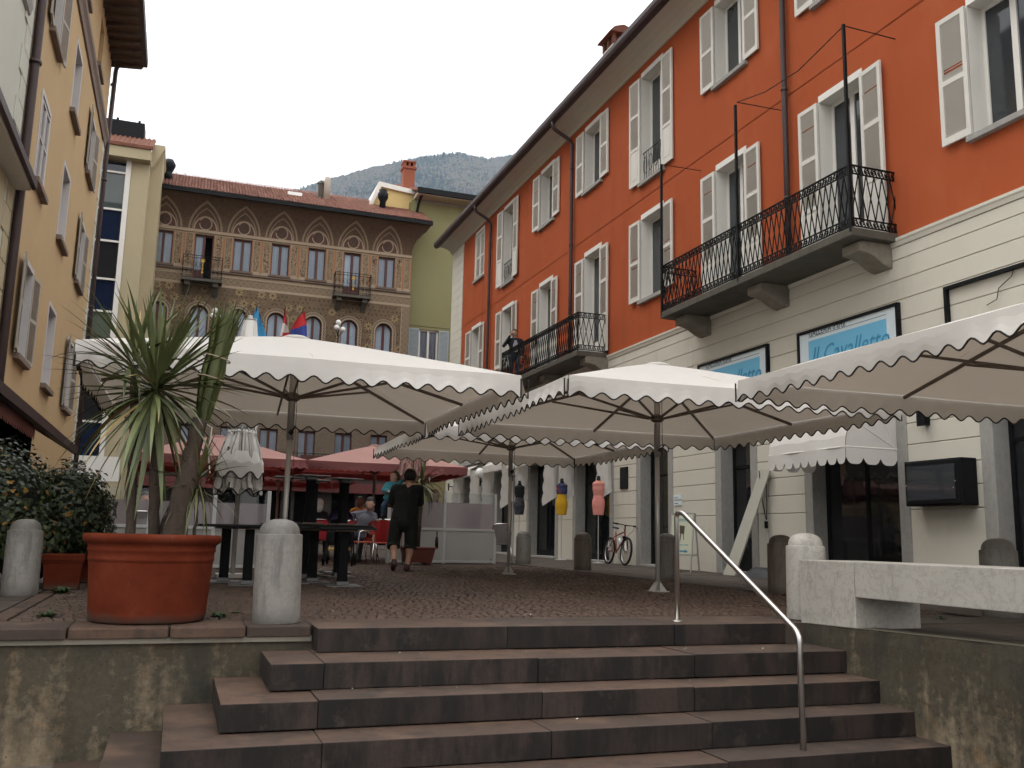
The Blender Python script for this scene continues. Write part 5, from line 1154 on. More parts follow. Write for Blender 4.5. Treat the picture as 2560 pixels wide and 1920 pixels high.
def folded(name, label, group, cx, cy, ztop, zbot, r, canv, ties, trim):
    zg = gz(cy); t = thing(name, label, 'parasol', (cx, cy, zg), 0, group); zt, zb = ztop-zg, zbot-zg
    q = MB(); N = 80; R = 30; rows = []
    for a in range(R+1):
        f = a/R; z = zt+(zb-zt)*f; base = r*(.3+.7*f**.8)
        for zt_, w in ties:
            ft = (zt_-zg-zt)/(zb-zt); base *= 1-w*math.exp(-((f-ft)/.07)**2)
        row = []
        for k in range(N):
            th = 2*pi*k/N; fold = 1+.13*f*sin(th*9+1.3*sin(th*2))+.04*f*sin(th*17+f*3); zz = z
            if a == R: zz += .09*(.5-.5*cos(th*8))
            row.append((base*fold*cos(th), base*fold*sin(th)*.8, zz))
        rows.append(row)
    for a in range(R):
        for k in range(N): q.quad(rows[a][k], rows[a][(k+1) % N], rows[a+1][(k+1) % N], rows[a+1][k])
    o = q.build('folded_canopy', canv, t, True); bm = bmesh.new(); bm.from_mesh(o.data); bmesh.ops.remove_doubles(bm, verts=bm.verts, dist=.001); bm.to_mesh(o.data); bm.free()
    if trim: q = MB(); q.tube([V(p) for p in rows[R]], .009, 5, closed=True); q.build('piping', M_TRIM, t)
    if trim:   # the loose valance flap hanging over the bundle
        q = MB(); n = 72; zf = zt+(zb-zt)*.82; zh = .3
        A = [V((r*.98*1.05*cos(2*pi*k/n), r*.85*sin(2*pi*k/n)*1.02, zf+.02*sin(k*.9))) for k in range(n)]; B = [V((p.x*1.06, p.y*1.06, zf-zh*.6-.05*cos(k*2*pi/9))) for k, p in enumerate(A)]
        T = [V((p.x*.8, p.y*.8, zf+.16)) for p in A]
        for k in range(n): j = (k+1) % n; q.quad(A[k], A[j], B[j], B[k]); q.quad(T[k], T[j], A[j], A[k])
        q.build('valance', canv, t, True); q = MB(); q.tube(B, .009, 5, closed=True); q.build('piping', M_TRIM, t)
    q = MB(); q.lathe([(.032, 0), (.032, zt+.08)], 10); q.lathe([(.07, zt), (.09, zt+.02), (.02, zt+.05)], 12); q.build('pole', M_POLE, t, True)
    for zt_, w in ties:
        q = MB(); ft = (zt_-zg-zt)/(zb-zt); rr = r*(.3+.7*ft**.8)*(1-w)*1.12; q.tube([(rr*cos(2*pi*k/20), rr*sin(2*pi*k/20)*.82, zt_-zg+.01*sin(k)) for k in range(20)], .008, 4, closed=True); q.build('tie', M_CANV, t)
    q = MB(); q.box(-.22, .22, -.22, .22, 0, .05); q.build('base', M_POLE, t)
    return t
folded('folded_parasol', 'closed off-white parasol hanging in folds behind the bistro tables', 'closed parasols', .8, 13.6, 3.68, 1.17, .31, cloth('folded_canvas', (.8, .78, .75), .12, .05, 3, .4), [(2.05, .25)], True)
folded('folded_parasol', 'closed pink parasol standing behind the man in black', 'closed parasols', 4.82, 20.0, 3.1, 1.92, .3, M_PINKC, [(2.75, .2)], False)
# ================================================================= terracotta pot and cabbage palm
def mat_terra():
    s = Sh('terracotta'); n = s.noise(3, 6, .65); f = s.noise(40, 4); X, Y, Z = s.xyz(s.obj())
    c = s.ramp(n, [(.3, (.078, .015, .0066)), (.55, (.118, .0235, .0105)), (.75, (.15, .04, .02))]); c = s.mix(s.ramp(s.noise(7, 6, .7, (1, 1, .5)), [(.6, 0.0), (.75, .5)]), c, (.06, .033, .024))
    c = s.mix(s.ramp(Z+s.noise(6, 5)*.12, [(.06, .75), (.13, 0.0)]), c, (.09, .067, .053)); c = s.mix(s.ramp(s.noise(14, 4, .6, (2, 2, .3)), [(.68, 0.0), (.76, .4)]), c, (.17, .085, .055))
    s.col(c).set(Roughness=.85, Specular_IOR_Level=.06).bump(f, .25, .006); return s.m
M_TERRAC = mat_terra()
PX, PY = -.14, 7.52
pot = thing('terracotta_pot', 'big round terracotta pot with rolled rim on the coping', 'pot', (PX, PY, .006))
q = MB(); q.lathe([(.385, 0), (.4, .01), (.41, .06), (.425, .3), (.435, .415), (.436, .425), (.442, .43), (.444, .445), (.44, .455), (.442, .49), (.45, .5), (.451, .512), (.447, .52), (.452, .545), (.466, .555), (.482, .57), (.488, .59), (.484, .612), (.468, .622), (.44, .62), (.425, .6), (.42, .55)], 64, cap=False); q.add([(.385*cos(2*pi*k/32), .385*sin(2*pi*k/32), 0) for k in range(32)], [tuple(range(32))]); q.build('pot_body', M_TERRAC, pot, True)
q = MB(); q.lathe([(.43, .56), (.3, .58), (.15, .6), (.01, .605)], 32, cap=False); q.build('soil', simple('potting_soil', (.035, .026, .02), .95, .5, 25, bump=.8, bscale=30), pot, True)
palm = thing('cabbage_palm', 'spiky green cabbage palm with several stems growing in the terracotta pot', 'palm', (PX, PY, .58))
M_BARK = simple('fissured_bark', (.055, .04, .03), .95, .7, 22, bump=1.0, bscale=45, streak=.35)
def mat_leafy(name, a, b, tip):
    s = Sh(name); X, Y, Z = s.xyz(s.obj()); n = s.noise(6, 3); r = s.rnd(); c = s.mix(r, a, b); c = s.mix(s.ramp(n, [(.35, .45), (.65, 0.0)]), c, shade(a, .55))
    d = (X*X+Y*Y)._m('SQRT'); c = s.mix(s.ramp(d*r+s.noise(9, 3)*.12, [(.5, 0.0), (.62, .8)]), c, tip)
    c = s.mix((r*7.3).fr().lt(.06), c, tip); s.col(c).set(Roughness=.42, Specular_IOR_Level=.45); return s.m
M_PALM = mat_leafy('palm_leaf', (.07, .09, .03), (.15, .17, .065), (.28, .19, .065)); M_PALMB = simple('tied_palm_leaf', (.075, .088, .028), .5, .6, 18, streak=.15); M_PALM2 = mat_leafy('palm_leaf_young', (.06, .07, .022), (.12, .115, .04), (.2, .12, .04))
def leaf_mesh(el, L, w, droop, mat, name='leaf'):
    """leaf starting at origin along +X at elevation el, bending down"""
    q = MB(); n = 9; p = V((.015, 0, 0)); a = el; pts = [p.copy()]
    for i in range(n): a -= droop*((i+1)/n)**1.3/n*2.2; p = p+V((cos(a), 0, sin(a)))*(L/n); pts.append(p.copy())
    vs = []
    for i, p in enumerate(pts):
        f = i/n; ww = w*(.45+1.1*f if f < .35 else .835*(1-((f-.35)/.65)**1.7)+.004); d = (pts[min(i+1, n)]-pts[max(i-1, 0)]).normalized(); up = V((-d.z, 0, d.x))
        vs += [p+V((0, -ww/2, 0))+up*ww*.22, p, p+V((0, ww/2, 0))+up*ww*.22]
    fs = []
    for i in range(n): b = i*3; fs += [(b, b+1, b+4, b+3), (b+1, b+2, b+5, b+4)]
    q.add(vs, fs); return q.mesh(name, mat, True)
def head(parent, c, spec, mat, seed, L, w, lean=(0, 0)):
    rs = random.Random(seed); meshes = {}
    for el0, el1, n, dr in spec:
        ms = [leaf_mesh(radians(el0+(el1-el0)*(j+.5)/4), L*rs.uniform(.85, 1.12), w*rs.uniform(.85, 1.1), dr*rs.uniform(.7, 1.3), mat) for j in range(4)]
        for k in range(n):
            o = link('leaf', ms[rs.randrange(4)], parent, V(c)+V((rs.uniform(-.012, .012), rs.uniform(-.012, .012), rs.uniform(-.05, .04)+(el0+el1)/90*.03)), (rs.uniform(-.1, .1)+lean[0], rs.uniform(-.07, .07)+lean[1], 2*pi*(k+rs.uniform(-.4, .4))/n)); s_ = rs.uniform(.8, 1.1); o.scale = (s_, s_*rs.uniform(.85, 1.15), s_)
def stem(path, rad, name='stem'):
    q = MB(); n = 14; P = []; R = []
    for i in range(n+1):
        f = i/n*(len(path)-1); a = min(int(f), len(path)-2); u = f-a; P.append(V(path[a]).lerp(V(path[a+1]), u)+V((random.uniform(-.006, .006), random.uniform(-.006, .006), 0))); R.append((rad[0]+(rad[1]-rad[0])*i/n)*random.uniform(.93, 1.07))
    q.tube(P, R, 12); o = q.build(name, M_BARK, palm, True); return o
B0 = -.58  # palm origin sits at soil height; local = world - (PX,PY,.58)
def L_(x, z, dy=0): return (x-PX, dy, z-.58)
stem([L_(-.31, .56, .06), L_(-.33, 1.1, .1), L_(-.39, 1.92, .16)], (.04, .03)); stem([L_(-.14, .56, .0), L_(-.17, 1.1, .0), L_(-.22, 1.7, .0)], (.042, .034)); stem([L_(.0, .56, -.12), L_(.03, .9, -.14), L_(.12, 1.5, -.1)], (.095, .056)); stem([L_(-.09, .56, .05), L_(.0, .85, .04), L_(.06, 1.25, .06)], (.06, .04)); stem([L_(.145, .58, -.1), L_(.145, .8, -.1), L_(.14, 1.04, -.1)], (.012, .016))
head(palm, L_(-.22, 1.72, .0), [(50, 88, 28, .08), (20, 50, 32, .14), (-6, 20, 30, .28), (-40, -8, 32, .5), (-74, -42, 26, .2)], M_PALM, 1, .86, .046)
head(palm, L_(-.39, 1.93, .16), [(45, 85, 16, .2), (-30, 40, 14, .9)], M_PALM, 2, .62, .038)
head(palm, L_(.14, 1.03, -.1), [(35, 85, 16, .2), (-10, 35, 14, .4), (-65, -15, 14, .6)], M_PALM2, 3, .42, .024)
# tied-up bundle: leaves gathered round the leaning stem top
rs = random.Random(9); base = V(L_(.13, 1.42, -.05)); topv = V(L_(.3, 2.44, -.05)); ax = (topv-base)
for k in range(80):
    th = rs.uniform(0, 2*pi); rr = sqrt(rs.random()); f1 = rs.uniform(.82, 1.02); q = MB(); vs = []; n = 8; side = V((-sin(th), cos(th), 0)); w = rs.uniform(.024, .036)
    off = rs.uniform(0, .22)
    for i in range(n+1):
        f = off+(f1-off)*i/n; rad = (.045+.055*min(1, f*2.2) if f < .45 else .095-.012*sin(pi*(f-.45)/.2) if f < .65 else .085+.07*(f-.65)/.35)*rr
        p = base+ax*f+V((cos(th)*rad, sin(th)*rad*.9, 0))+V((-.02*sin(f*3), 0, 0)); ww = w*(1 if f < .85*f1 else max(.05, (f1-f)/(.15*f1)))
        vs += [p-side*ww/2, p+side*ww/2+V((cos(th), sin(th), 0))*.004]
    q.add(vs, [(2*i, 2*i+1, 2*i+3, 2*i+2) for i in range(n)]); q.build('leaf', M_PALMB, palm, True)
for f, r_ in ((.56, .105), (.4, .1)):
    c = base+ax*f+V((-.02*sin(f*3), 0, 0)); q = MB(); q.tube([c+V((r_*cos(2*pi*k/20), r_*.92*sin(2*pi*k/20), -.25*r_*cos(2*pi*k/20))) for k in range(20)], .006, 4, closed=True); q.build('string', simple('jute', (.3, .24, .17), .9, .2), palm)
q = MB(); q.tube([base+V((.03, -.06, .05)), base+V((.08, -.08, .02)), base+V((.07, -.07, -.2)), base+V((.09, -.08, -.33))], .005, 4); q.build('string', M_CANV, palm)

# ================================================================= ivy bush with its planters, far left
M_IVY = Sh('ivy_leaf'); r_ = M_IVY.rnd(); nn = M_IVY.noise(9, 2)
cc = M_IVY.mix(nn, (.008, .014, .005), (.025, .04, .012)); M_IVY.col(cc).set(Roughness=.45, Specular_IOR_Level=.4); M_IVY = M_IVY.m
M_IVYO = simple('autumn_ivy_leaf', (.17, .085, .012), .6, .4, 12); M_IVYL = simple('pale_ivy_leaf', (.05, .065, .018), .5, .4, 12)
ivy = thing('ivy_bush', 'dark ivy bush with scattered orange leaves behind the left bollard', 'bush', (-1.5, 11.5, .1))
def ivy_leaf(mat):
    q = MB(); P = [(0, 0), (.35, .42), (.12, .5), (.28, 1.0), (0, .8), (-.28, 1.0), (-.12, .5), (-.35, .42)]
    P = [(0, 0, 0), (.28, -.1, .03), (.5, .25, .02), (.25, .42, .05), (.22, .7, 0), (0, 1, -.08), (-.22, .7, 0), (-.25, .42, .05), (-.5, .25, .02), (-.28, -.1, .03)]
    q.add(P+[(0, .35, .06)], [(i, (i+1) % 10, 10) for i in range(10)]); return q
lm = [ivy_leaf(None).mesh('leaf', m_) for m_ in (M_IVY, M_IVYO, M_IVYL)]
BL_ = [((-.35, -.1, .75), (.62, .62, .78)), ((.35, .35, .7), (.5, .6, .62)), ((-.9, .2, .8), (.6, .8, .8)), ((0, -.1, .35), (.4, .45, .5))]
def blob_pt(rs):
    c, r = BL_[rs.randrange(len(BL_))]; d = V((rs.gauss(0, 1), rs.gauss(0, 1), rs.gauss(0, 1))).normalized(); k = rs.uniform(.78, 1.04)*(1+.16*noise.noise(d*2.5+V(c)*3)); return V((c[0]+d.x*r[0]*k, c[1]+d.y*r[1]*k, c[2]+d.z*r[2]*k)), d
rs = random.Random(21); cand = []
for k in range(13000):
    p, d = blob_pt(rs)
    if p.z < .2: continue
    cand.append((p, d))
def leaf_rot(d, rs): 
    z = (d+V((rs.uniform(-.5, .5), rs.uniform(-.5, .5), rs.uniform(-.2, .6)))).normalized(); return (Matrix.Rotation(rs.uniform(0, 2*pi), 3, z) @ z.to_track_quat('Z', 'Y').to_matrix())
front = sorted([c for c in cand if c[1].y < .2], key=lambda c: c[0].y)[:260]+rs.sample(cand, 40)
big = MB(); ids = {id(c) for c in front}
LV = [V(v.co) for v in lm[0].vertices]; LFc = [tuple(p.vertices) for p in lm[0].polygons]
for c in cand:
    if id(c) in ids: continue
    R_ = leaf_rot(c[1], rs); s_ = rs.uniform(.032, .06); x = rs.random(); big.cur = 1 if x < .04 else 2 if x < .16 else 0; big.add([c[0]+R_ @ (v*s_) for v in LV], LFc)
o = big.build('foliage', [M_IVY, M_IVYO, M_IVYL], ivy); o['kind'] = 'stuff'
for c in front:
    x = rs.random(); o = link('leaf', lm[1 if x < .12 else 2 if x < .3 else 0], ivy, c[0]); o.rotation_euler = leaf_rot(c[1], rs).to_euler(); s_ = rs.uniform(.04, .07); o.scale = (s_, s_, s_)
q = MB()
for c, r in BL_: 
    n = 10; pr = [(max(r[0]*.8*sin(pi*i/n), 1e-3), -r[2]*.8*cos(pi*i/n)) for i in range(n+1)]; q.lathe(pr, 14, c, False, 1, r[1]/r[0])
q.build('light_blocking_core', simple('ivy_core_shadow', (.012, .012, .007), 1, .4), ivy)  # dark blobs added inside the bush to block light between the leaves
for k, (x, y, lb) in enumerate(((-1.07, 10.95, 'square terracotta planter under the ivy bush, nearest the bollard'), (-.98, 12.3, 'terracotta planter under the ivy bush, half hidden by the big pot'))):
    t = thing('planter', lb, 'planter', (x, y, gz(y)+.002), .05)
    q = MB(); 
    for (a, b, z0, z1) in ((.16, .185, 0, .26), (.188, .195, .262, .29), (.2, .21, .292, .36)): q.add([(-a, -a, z0), (a, -a, z0), (a, a, z0), (-a, a, z0), (-b, -b, z1), (b, -b, z1), (b, b, z1), (-b, b, z1)], [(0, 3, 2, 1), (4, 5, 6, 7), (0, 1, 5, 4), (1, 2, 6, 5), (2, 3, 7, 6), (3, 0, 4, 7)])
    q.build('planter_box', M_TERRAC, t, bevel=.006, seg=1)

# ================================================================= potted palm behind the man in black
t = thing('planter', 'oblong red-brown plastic planter at the foot of the glass screen', 'planter', (4.76, 18.95, gz(18.9)))
q = MB(); q.add([(-.27, -.15, .05), (.27, -.15, .05), (.27, .15, .05), (-.27, .15, .05), (-.33, -.19, .33), (.33, -.19, .33), (.33, .19, .33), (-.33, .19, .33)], [(0, 3, 2, 1), (4, 5, 6, 7), (0, 1, 5, 4), (1, 2, 6, 5), (2, 3, 7, 6), (3, 0, 4, 7)]); q.box(-.345, .345, -.205, .205, .33, .37); [q.box(x-.05, x+.05, -.12, .12, 0, .05) for x in (-.2, .2)]
q.build('planter_box', simple('redbrown_plastic', (.13, .035, .025), .5, .2), t, bevel=.008, seg=1)
p2 = thing('potted_palm', 'drooping potted palm standing behind the man in black', 'palm', (4.78, 19.05, gz(19)+.36))
q = MB(); q.tube([(0, 0, 0), (.02, 0, .6), (.05, 0, 1.25)], [.05, .045, .04], 10); q.build('stem', M_BARK, p2, True)
head(p2, (.05, 0, 1.3), [(50, 88, 12, .2), (0, 50, 16, 1.2), (-70, -10, 30, 1.0)], M_PALM2, 5, .75, .045)
for i, x in enumerate((-.12, .12)):
    q = MB(); q.lathe([(.035, .34), (.037, .5), (.03, .55), (.013, .6), (.013, .68), (.016, .69)], 10, (x, -.08, 0)); tag(q.build('bottle', glass('bottle_glass', (.01, .012, .01)), None, True, loc=(4.85+x*1.4, 18.95, gz(19))), 'dark glass bottle standing in the red-brown planter, '+('left one' if i == 0 else 'right one'), 'bottle', 'bottles in the planter')

# ================================================================= wooded mountain
def ridge(az):
    T = [(-40, 8), (-12, 13), (0, 18.2), (4.5, 20.1), (7.3, 21.0), (10.1, 21.95), (13.7, 22.85), (15.8, 23.2), (17.6, 23.05), (19.1, 23.3), (26, 24.5), (40, 21), (62, 10)]
    for (a, b), (c, d) in zip(T, T[1:]):
        if a <= az <= c: return b+(d-b)*(az-a)/(c-a)
    return 8
def mtn_z(az, r):
    zr = math.tan(radians(ridge(az)))*3040; x, y = r*sin(radians(az)), r*cos(radians(az)); f = max(0, (r-720)/2320)
    nz_ = noise.fractal(V((x*.0015, y*.0015, .3)), 1.0, 2.0, 5)
    h = zr*(f**1.25 if f < 1 else 1-(f-1)*1.5)+nz_*104*min(1, f*2)*(.25 if .85 < f < 1.1 else 1)
    return max(-.9, h)
q = MB(); NA, NR = 110, 46; vs = []; fs = []
for i in range(NA+1):
    az = -40+102*i/NA
    for k in range(NR+1): r = 720+2880*k/NR; vs.append((r*sin(radians(az)), r*cos(radians(az)), mtn_z(az, r)))
for i in range(NA):
    for k in range(NR): a = i*(NR+1)+k; fs.append((a, a+1, a+NR+2, a+NR+1))
q.add(vs, fs)
def mat_forest():
    s = Sh('forest_floor'); n = s.noise(.005, 5); n2 = s.noise(.03, 4); c = s.ramp(n, [(.35, (.04, .05, .03)), (.5, (.075, .065, .045)), (.65, (.05, .06, .03))]); c = s.mix(n2, shade((.05, .05, .035), .6), c); s.col(c).set(Roughness=1, Specular_IOR_Level=0); return s.m
M_FOR = mat_forest()
hill = tag(q.build('mountain', M_FOR, None, True), None, None, kind='structure')
q = MB(); rs = random.Random(4)
for k in range(16000):
    az = rs.uniform(2, 22); r = 2250+850*rs.random() if k % 4 else rs.uniform(2880, 3090); x, y, z = r*sin(radians(az)), r*cos(radians(az)), mtn_z(az, r)
    patch = noise.noise(V((x*.003, y*.003, 7)))+rs.uniform(-.35, .35); con = patch > .1; h = rs.uniform(12, 28)*(1 if con else .75); w = h*(.2 if con else .38); n = 5; a0 = rs.uniform(0, 6)
    ring = lambda zz, rr, tw=0: [(x+rr*cos(a0+tw+2*pi*j/n)*rs.uniform(.75, 1.2), y+rr*sin(a0+tw+2*pi*j/n)*rs.uniform(.75, 1.2), z+zz) for j in range(n)]
    q.cur = 0 if con else (1 if rs.random() < .7 else 2)
    if con: v_ = ring(-3, w)+ring(h*.45, w*.6, .5)+[(x, y, z+h)]
    else: v_ = ring(-3, w*.6)+ring(h*.55, w, .5)+[(x+rs.uniform(-.5, .5)*w, y, z+h)]
    q.add(v_, [(j, (j+1) % n, n+(j+1) % n, n+j) for j in range(n)]+[(n+j, n+(j+1) % n, 2*n) for j in range(n)])
M_T = [simple('conifer_mass', (.012, .02, .012), 1, .4, .2, spec=0), simple('bare_wood_mass', (.12, .095, .07), 1, .35, .2, spec=0), simple('spring_wood_mass', (.075, .08, .035), 1, .35, .2, spec=0)]
tag(q.build('mountain_forest', M_T), 'hazy wooded mountainside behind the palazzo roofs', 'forest', kind='stuff')
# haze between here and the mountain
q = MB(); q.box(-2900, 3900, -400, 4000, -2, 1750); hz = q.build('haze', None); hz['kind'] = 'stuff'; tag(hz, 'pale haze in front of the mountain', 'haze')
hm = bpy.data.materials.new('haze'); hm.use_nodes = True; ht = hm.node_tree; ht.nodes.clear(); ho = ht.nodes.new('ShaderNodeOutputMaterial'); pv = ht.nodes.new('ShaderNodeVolumePrincipled'); pv.inputs['Color'].default_value = (.6, .78, 1, 1); pv.inputs['Density'].default_value = HAZE; pv.inputs['Anisotropy'].default_value = .0; ht.links.new(pv.outputs[0], ho.inputs['Volume'])
hz.data.materials.clear(); hz.data.materials.append(hm)
# ================================================================= glass screens round the terrace
M_PANELW = simple('white_screen_panel', (.3, .29, .27), .5, .08, 2); M_FROST = clear('frosted_glass', (.75, .72, .72), .6, (.33, .29, .3)); M_CLEARG = clear('screen_glass', (.9, .92, .92)); M_ALU = simple('aluminium_post', (.5, .5, .49), .4, .08, 8, metal=.5)
def screen(name, label, a, b, posts, z1, zf, zt):
    a, b = V(a), V(b); d = (b-a); L = d.length; rz = atan2(d.y, d.x); t = thing(name, label, 'screen', (a.x, a.y, gz(a.y)), rz)
    q = MB(); q.box(0, L, -.02, .02, .07, z1-.02); q.build('solid_panel', M_PANELW, t)
    q = MB(); q.box(0, L, -.035, .035, z1-.02, z1+.03); q.box(0, L, -.035, .035, .02, .07); q.build('rail', M_ALU, t)
    P = [0]+posts+[L]
    for p in P: q = MB(); q.box(p-.03, p+.03, -.03, .03, 0, zt); q.build('post', M_ALU, t)
    for p0, p1 in zip(P, P[1:]):
        q = MB(); q.box(p0+.03, p1-.03, -.004, .004, z1+.03, zf); q.build('frosted_pane', M_FROST, t); q = MB(); q.box(p0+.03, p1-.03, -.004, .004, zf, zt-.02); q.build('clear_pane', M_CLEARG, t)
    return t
screen('glass_screen', 'white terrace screen with frosted glass right of the man in black', (4.3, 19.75), (6.9, 20.35), [1.35], .74, 1.34, 1.58)
screen('glass_screen', 'white terrace screen with frosted glass behind the bistro tables', (-1.6, 16.25), (1.47, 16.25), [1.2, 2.2, 2.56], .66, 1.08, 1.3)

# ================================================================= black bistro tables, four upright and upside-down ones stacked on them
M_TBL = simple('black_table', (.007, .007, .0075), .45, .3, 8, spec=.2); M_FPL = simple('dull_steel_foot', (.16, .155, .15), .45, .2, 20, metal=.5); M_TLEG = simple('black_table_leg', (.006, .006, .0065), .6, .3, spec=.1)
def table(label, x, y, flip=False, rz=0):
    z = gz(y); t = thing('bistro_table', label, 'table', (x, y, z+(1.435 if flip else 0)), rz, 'black bistro tables'); t.rotation_euler = (pi if flip else 0, 0, rz)
    q = MB(); q.box(-.34, .34, -.34, .34, .685, .715); q.build('table_top', M_TBL, t, bevel=.004, seg=1)
    q = MB(); q.box(-.055, .055, -.055, .055, .02, .66); q.build('column', M_TLEG, t); q = MB(); q.box(-.14, .14, -.14, .14, .66, .685); q.build('top_bracket', M_FRAME, t)
    q = MB(); q.box(-.21, .21, -.21, .21, 0, .018); q.box(-.075, .075, -.075, .075, .018, .06); q.build('foot_plate', M_FPL, t, bevel=.003, seg=1)
table('black bistro table at the left end of the front row, behind the pot', .62, 12.35, rz=.02); table('black bistro table second from left, just left of the bollard', .86, 11.72, rz=-.03); table('black bistro table hidden mostly by the near bollard', 1.42, 12.2, rz=.04); table('black bistro table at the right end of the front row', 1.98, 11.62, rz=-.02); table('black bistro table second from right in the front row', 1.72, 12.4, rz=.03); table('black bistro table alone behind the front row, foot plate showing', 2.5, 15.2)
for i, (x, y) in enumerate(((1.5, 14.1), (1.95, 14.6), (1.75, 13.45), (2.3, 13.9))):
    table('black bistro table under the stack, %s of the rear row' % ('leftmost', 'farthest', 'nearest', 'rightmost')[i], x, y, rz=.05*i); table('upside-down bistro table with its foot plate in the air, %s of four' % ('leftmost', 'farthest', 'nearest', 'rightmost')[i], x+.03, y-.02, True, .1*i)

# ================================================================= chairs
M_REDM = clear('red_mesh_fabric', (.75, .12, .1), .75, (.45, .03, .035)); M_REDS = simple('orange_red_seat', (.42, .075, .04), .6, .2, 12); M_GREYM = simple('grey_mesh_fabric', (.17, .155, .145), .7, .2, 20); M_CHROME = simple('chrome_tube', (.62, .6, .58), .2, .05, 5, metal=1)
def chair(label, x, y, rz, seat, back, group='terrace chairs'):
    t = thing('terrace_chair', label, 'chair', (x, y, gz(y)), rz, group)
    for s in (-1, 1):
        q = MB(); q.tube([(s*.27, -.26, 0), (s*.25, -.22, .44), (s*.25, -.2, .64), (s*.25, -.14, .67), (s*.25, .12, .68), (s*.24, .22, .7)], .0125, 8); q.build('front_leg', M_CHROME, t, True)
        q = MB(); q.tube([(s*.25, .3, 0), (s*.22, .2, .44)], .0125, 8); q.build('rear_leg', M_CHROME, t, True)
    q = MB(); q.tube([(-.22, .18, .42), (-.22, .25, .72), (-.2, .29, .86), (-.12, .305, .9), (.12, .305, .9), (.2, .29, .86), (.22, .25, .72), (.22, .18, .42)], .0125, 8); q.build('back_frame', M_CHROME, t, True)
    q = MB(); n = 6
    for i in range(n):
        z0, z1 = .46+.42*i/n, .46+.42*(i+1)/n; f = lambda z: .19+.105*((z-.42)/.46)**.8
        for j in range(4): x0, x1 = -.2+.1*j, -.1+.1*j; c = lambda xx, z: (xx, f(z)+.03*(1-(xx/.2)**2), z); q.quad(c(x0, z0), c(x1, z0), c(x1, z1), c(x0, z1))
    q.build('backrest', back, t, True)
    q = MB(); q.box(-.22, .22, -.22, .2, .425, .455); q.build('seat', seat, t, bevel=.012)
    return t
chair('red terrace chair with chrome arms in front of the seated man, left one', 3.62, 19.15, radians(-70), M_REDS, M_REDM); chair('red terrace chair with patterned back right beside the man in black', 4.05, 18.65, radians(155), M_REDS, M_REDM); chair('red terrace chair the man in the grey hoodie sits on', 3.74, 20.05, radians(5), M_REDS, M_REDM)
chair('grey terrace chair beyond the end of the glass screen', 7.1, 20.55, radians(170), M_GREYM, M_GREYM); chair('bright pink chair behind the frosted glass screen', 6.35, 20.95, radians(180), M_REDS, simple('hot_pink', (.7, .05, .2), .6, .1)); chair('terrace chair at left seen between the palm stems', -.52, 16.55, radians(180), M_GREYM, M_GREYM)
chair('red chair with the white-haired guest at the back of the terrace', 3.1, 21.7, radians(180), M_REDS, simple('red_chair_back', (.4, .03, .04), .6, .1))

# ================================================================= pushchair
pc = thing('pushchair', 'purple hooded pushchair parked beside the tables', 'pushchair', (3.05, 18.3, gz(18.3)), radians(-15))
M_PURP = simple('purple_hood', (.06, .045, .11), .7, .2, 9)
q = MB()
for i in range(8):
    for j in range(8):
        P = lambda a, b: (.25*cos(pi*(a/8)), -.12+.3*sin(pi*.55*(b/8))-.12, .72+.3*sin(pi*a/8)*cos(pi*.42*(b/8))+.1)
        q.quad(P(i, j), P(i+1, j), P(i+1, j+1), P(i, j+1))
q.build('hood', M_PURP, pc, True)
q = MB(); q.box(-.22, .22, -.3, .25, .38, .66); q.build('seat_shell', M_TLEG, pc, bevel=.05); q = MB(); q.box(-.2, .2, -.32, .2, .28, .34); q.build('basket', simple('yellow_basket', (.4, .27, .09), .8, .2), pc, bevel=.02)
q = MB(); q.tube([(-.25, .3, .1), (-.24, -.1, .7), (-.23, .35, 1.0), (.23, .35, 1.0), (.24, -.1, .7), (.25, .3, .1)], .014, 6); q.tube([(-.24, -.1, .7), (-.25, -.35, .12)], .014, 6); q.tube([(.24, -.1, .7), (.25, -.35, .12)], .014, 6); q.build('pushchair_frame', M_TLEG, pc)
for x in (-.27, .27):
    for y in (-.36, .32): q = MB(); q.tube([(x, y+.11*cos(2*pi*k/18), .12+.11*sin(2*pi*k/18)) for k in range(18)], .02, 6, closed=True); q.box(x-.008, x+.008, y-.1, y+.1, .11, .13); q.build('wheel', M_TLEG, pc)

# ================================================================= palazzo ground floor behind the terrace
M_PIER = simple('grey_brown_pier', (.05, .042, .038), .8, .2, 3)
for i in range(8):
    x = XL+.3+i*1.7; q = MB(); q.box(x-.3, x+.3, SY-.12, SY+.02, 0.1, 3.2); q.build('arcade_pier', M_PIER, sg)
q = MB(); q.box(XL, XR, SY-.3, SY, 3.05, 3.4); q.build('arcade_fascia', M_PIER, sg)
q = MB(); q.box(XL, XR, SY-.5, SY-.3, 2.6, 3.06); q.build('arcade_awning', M_PINKV, sg)

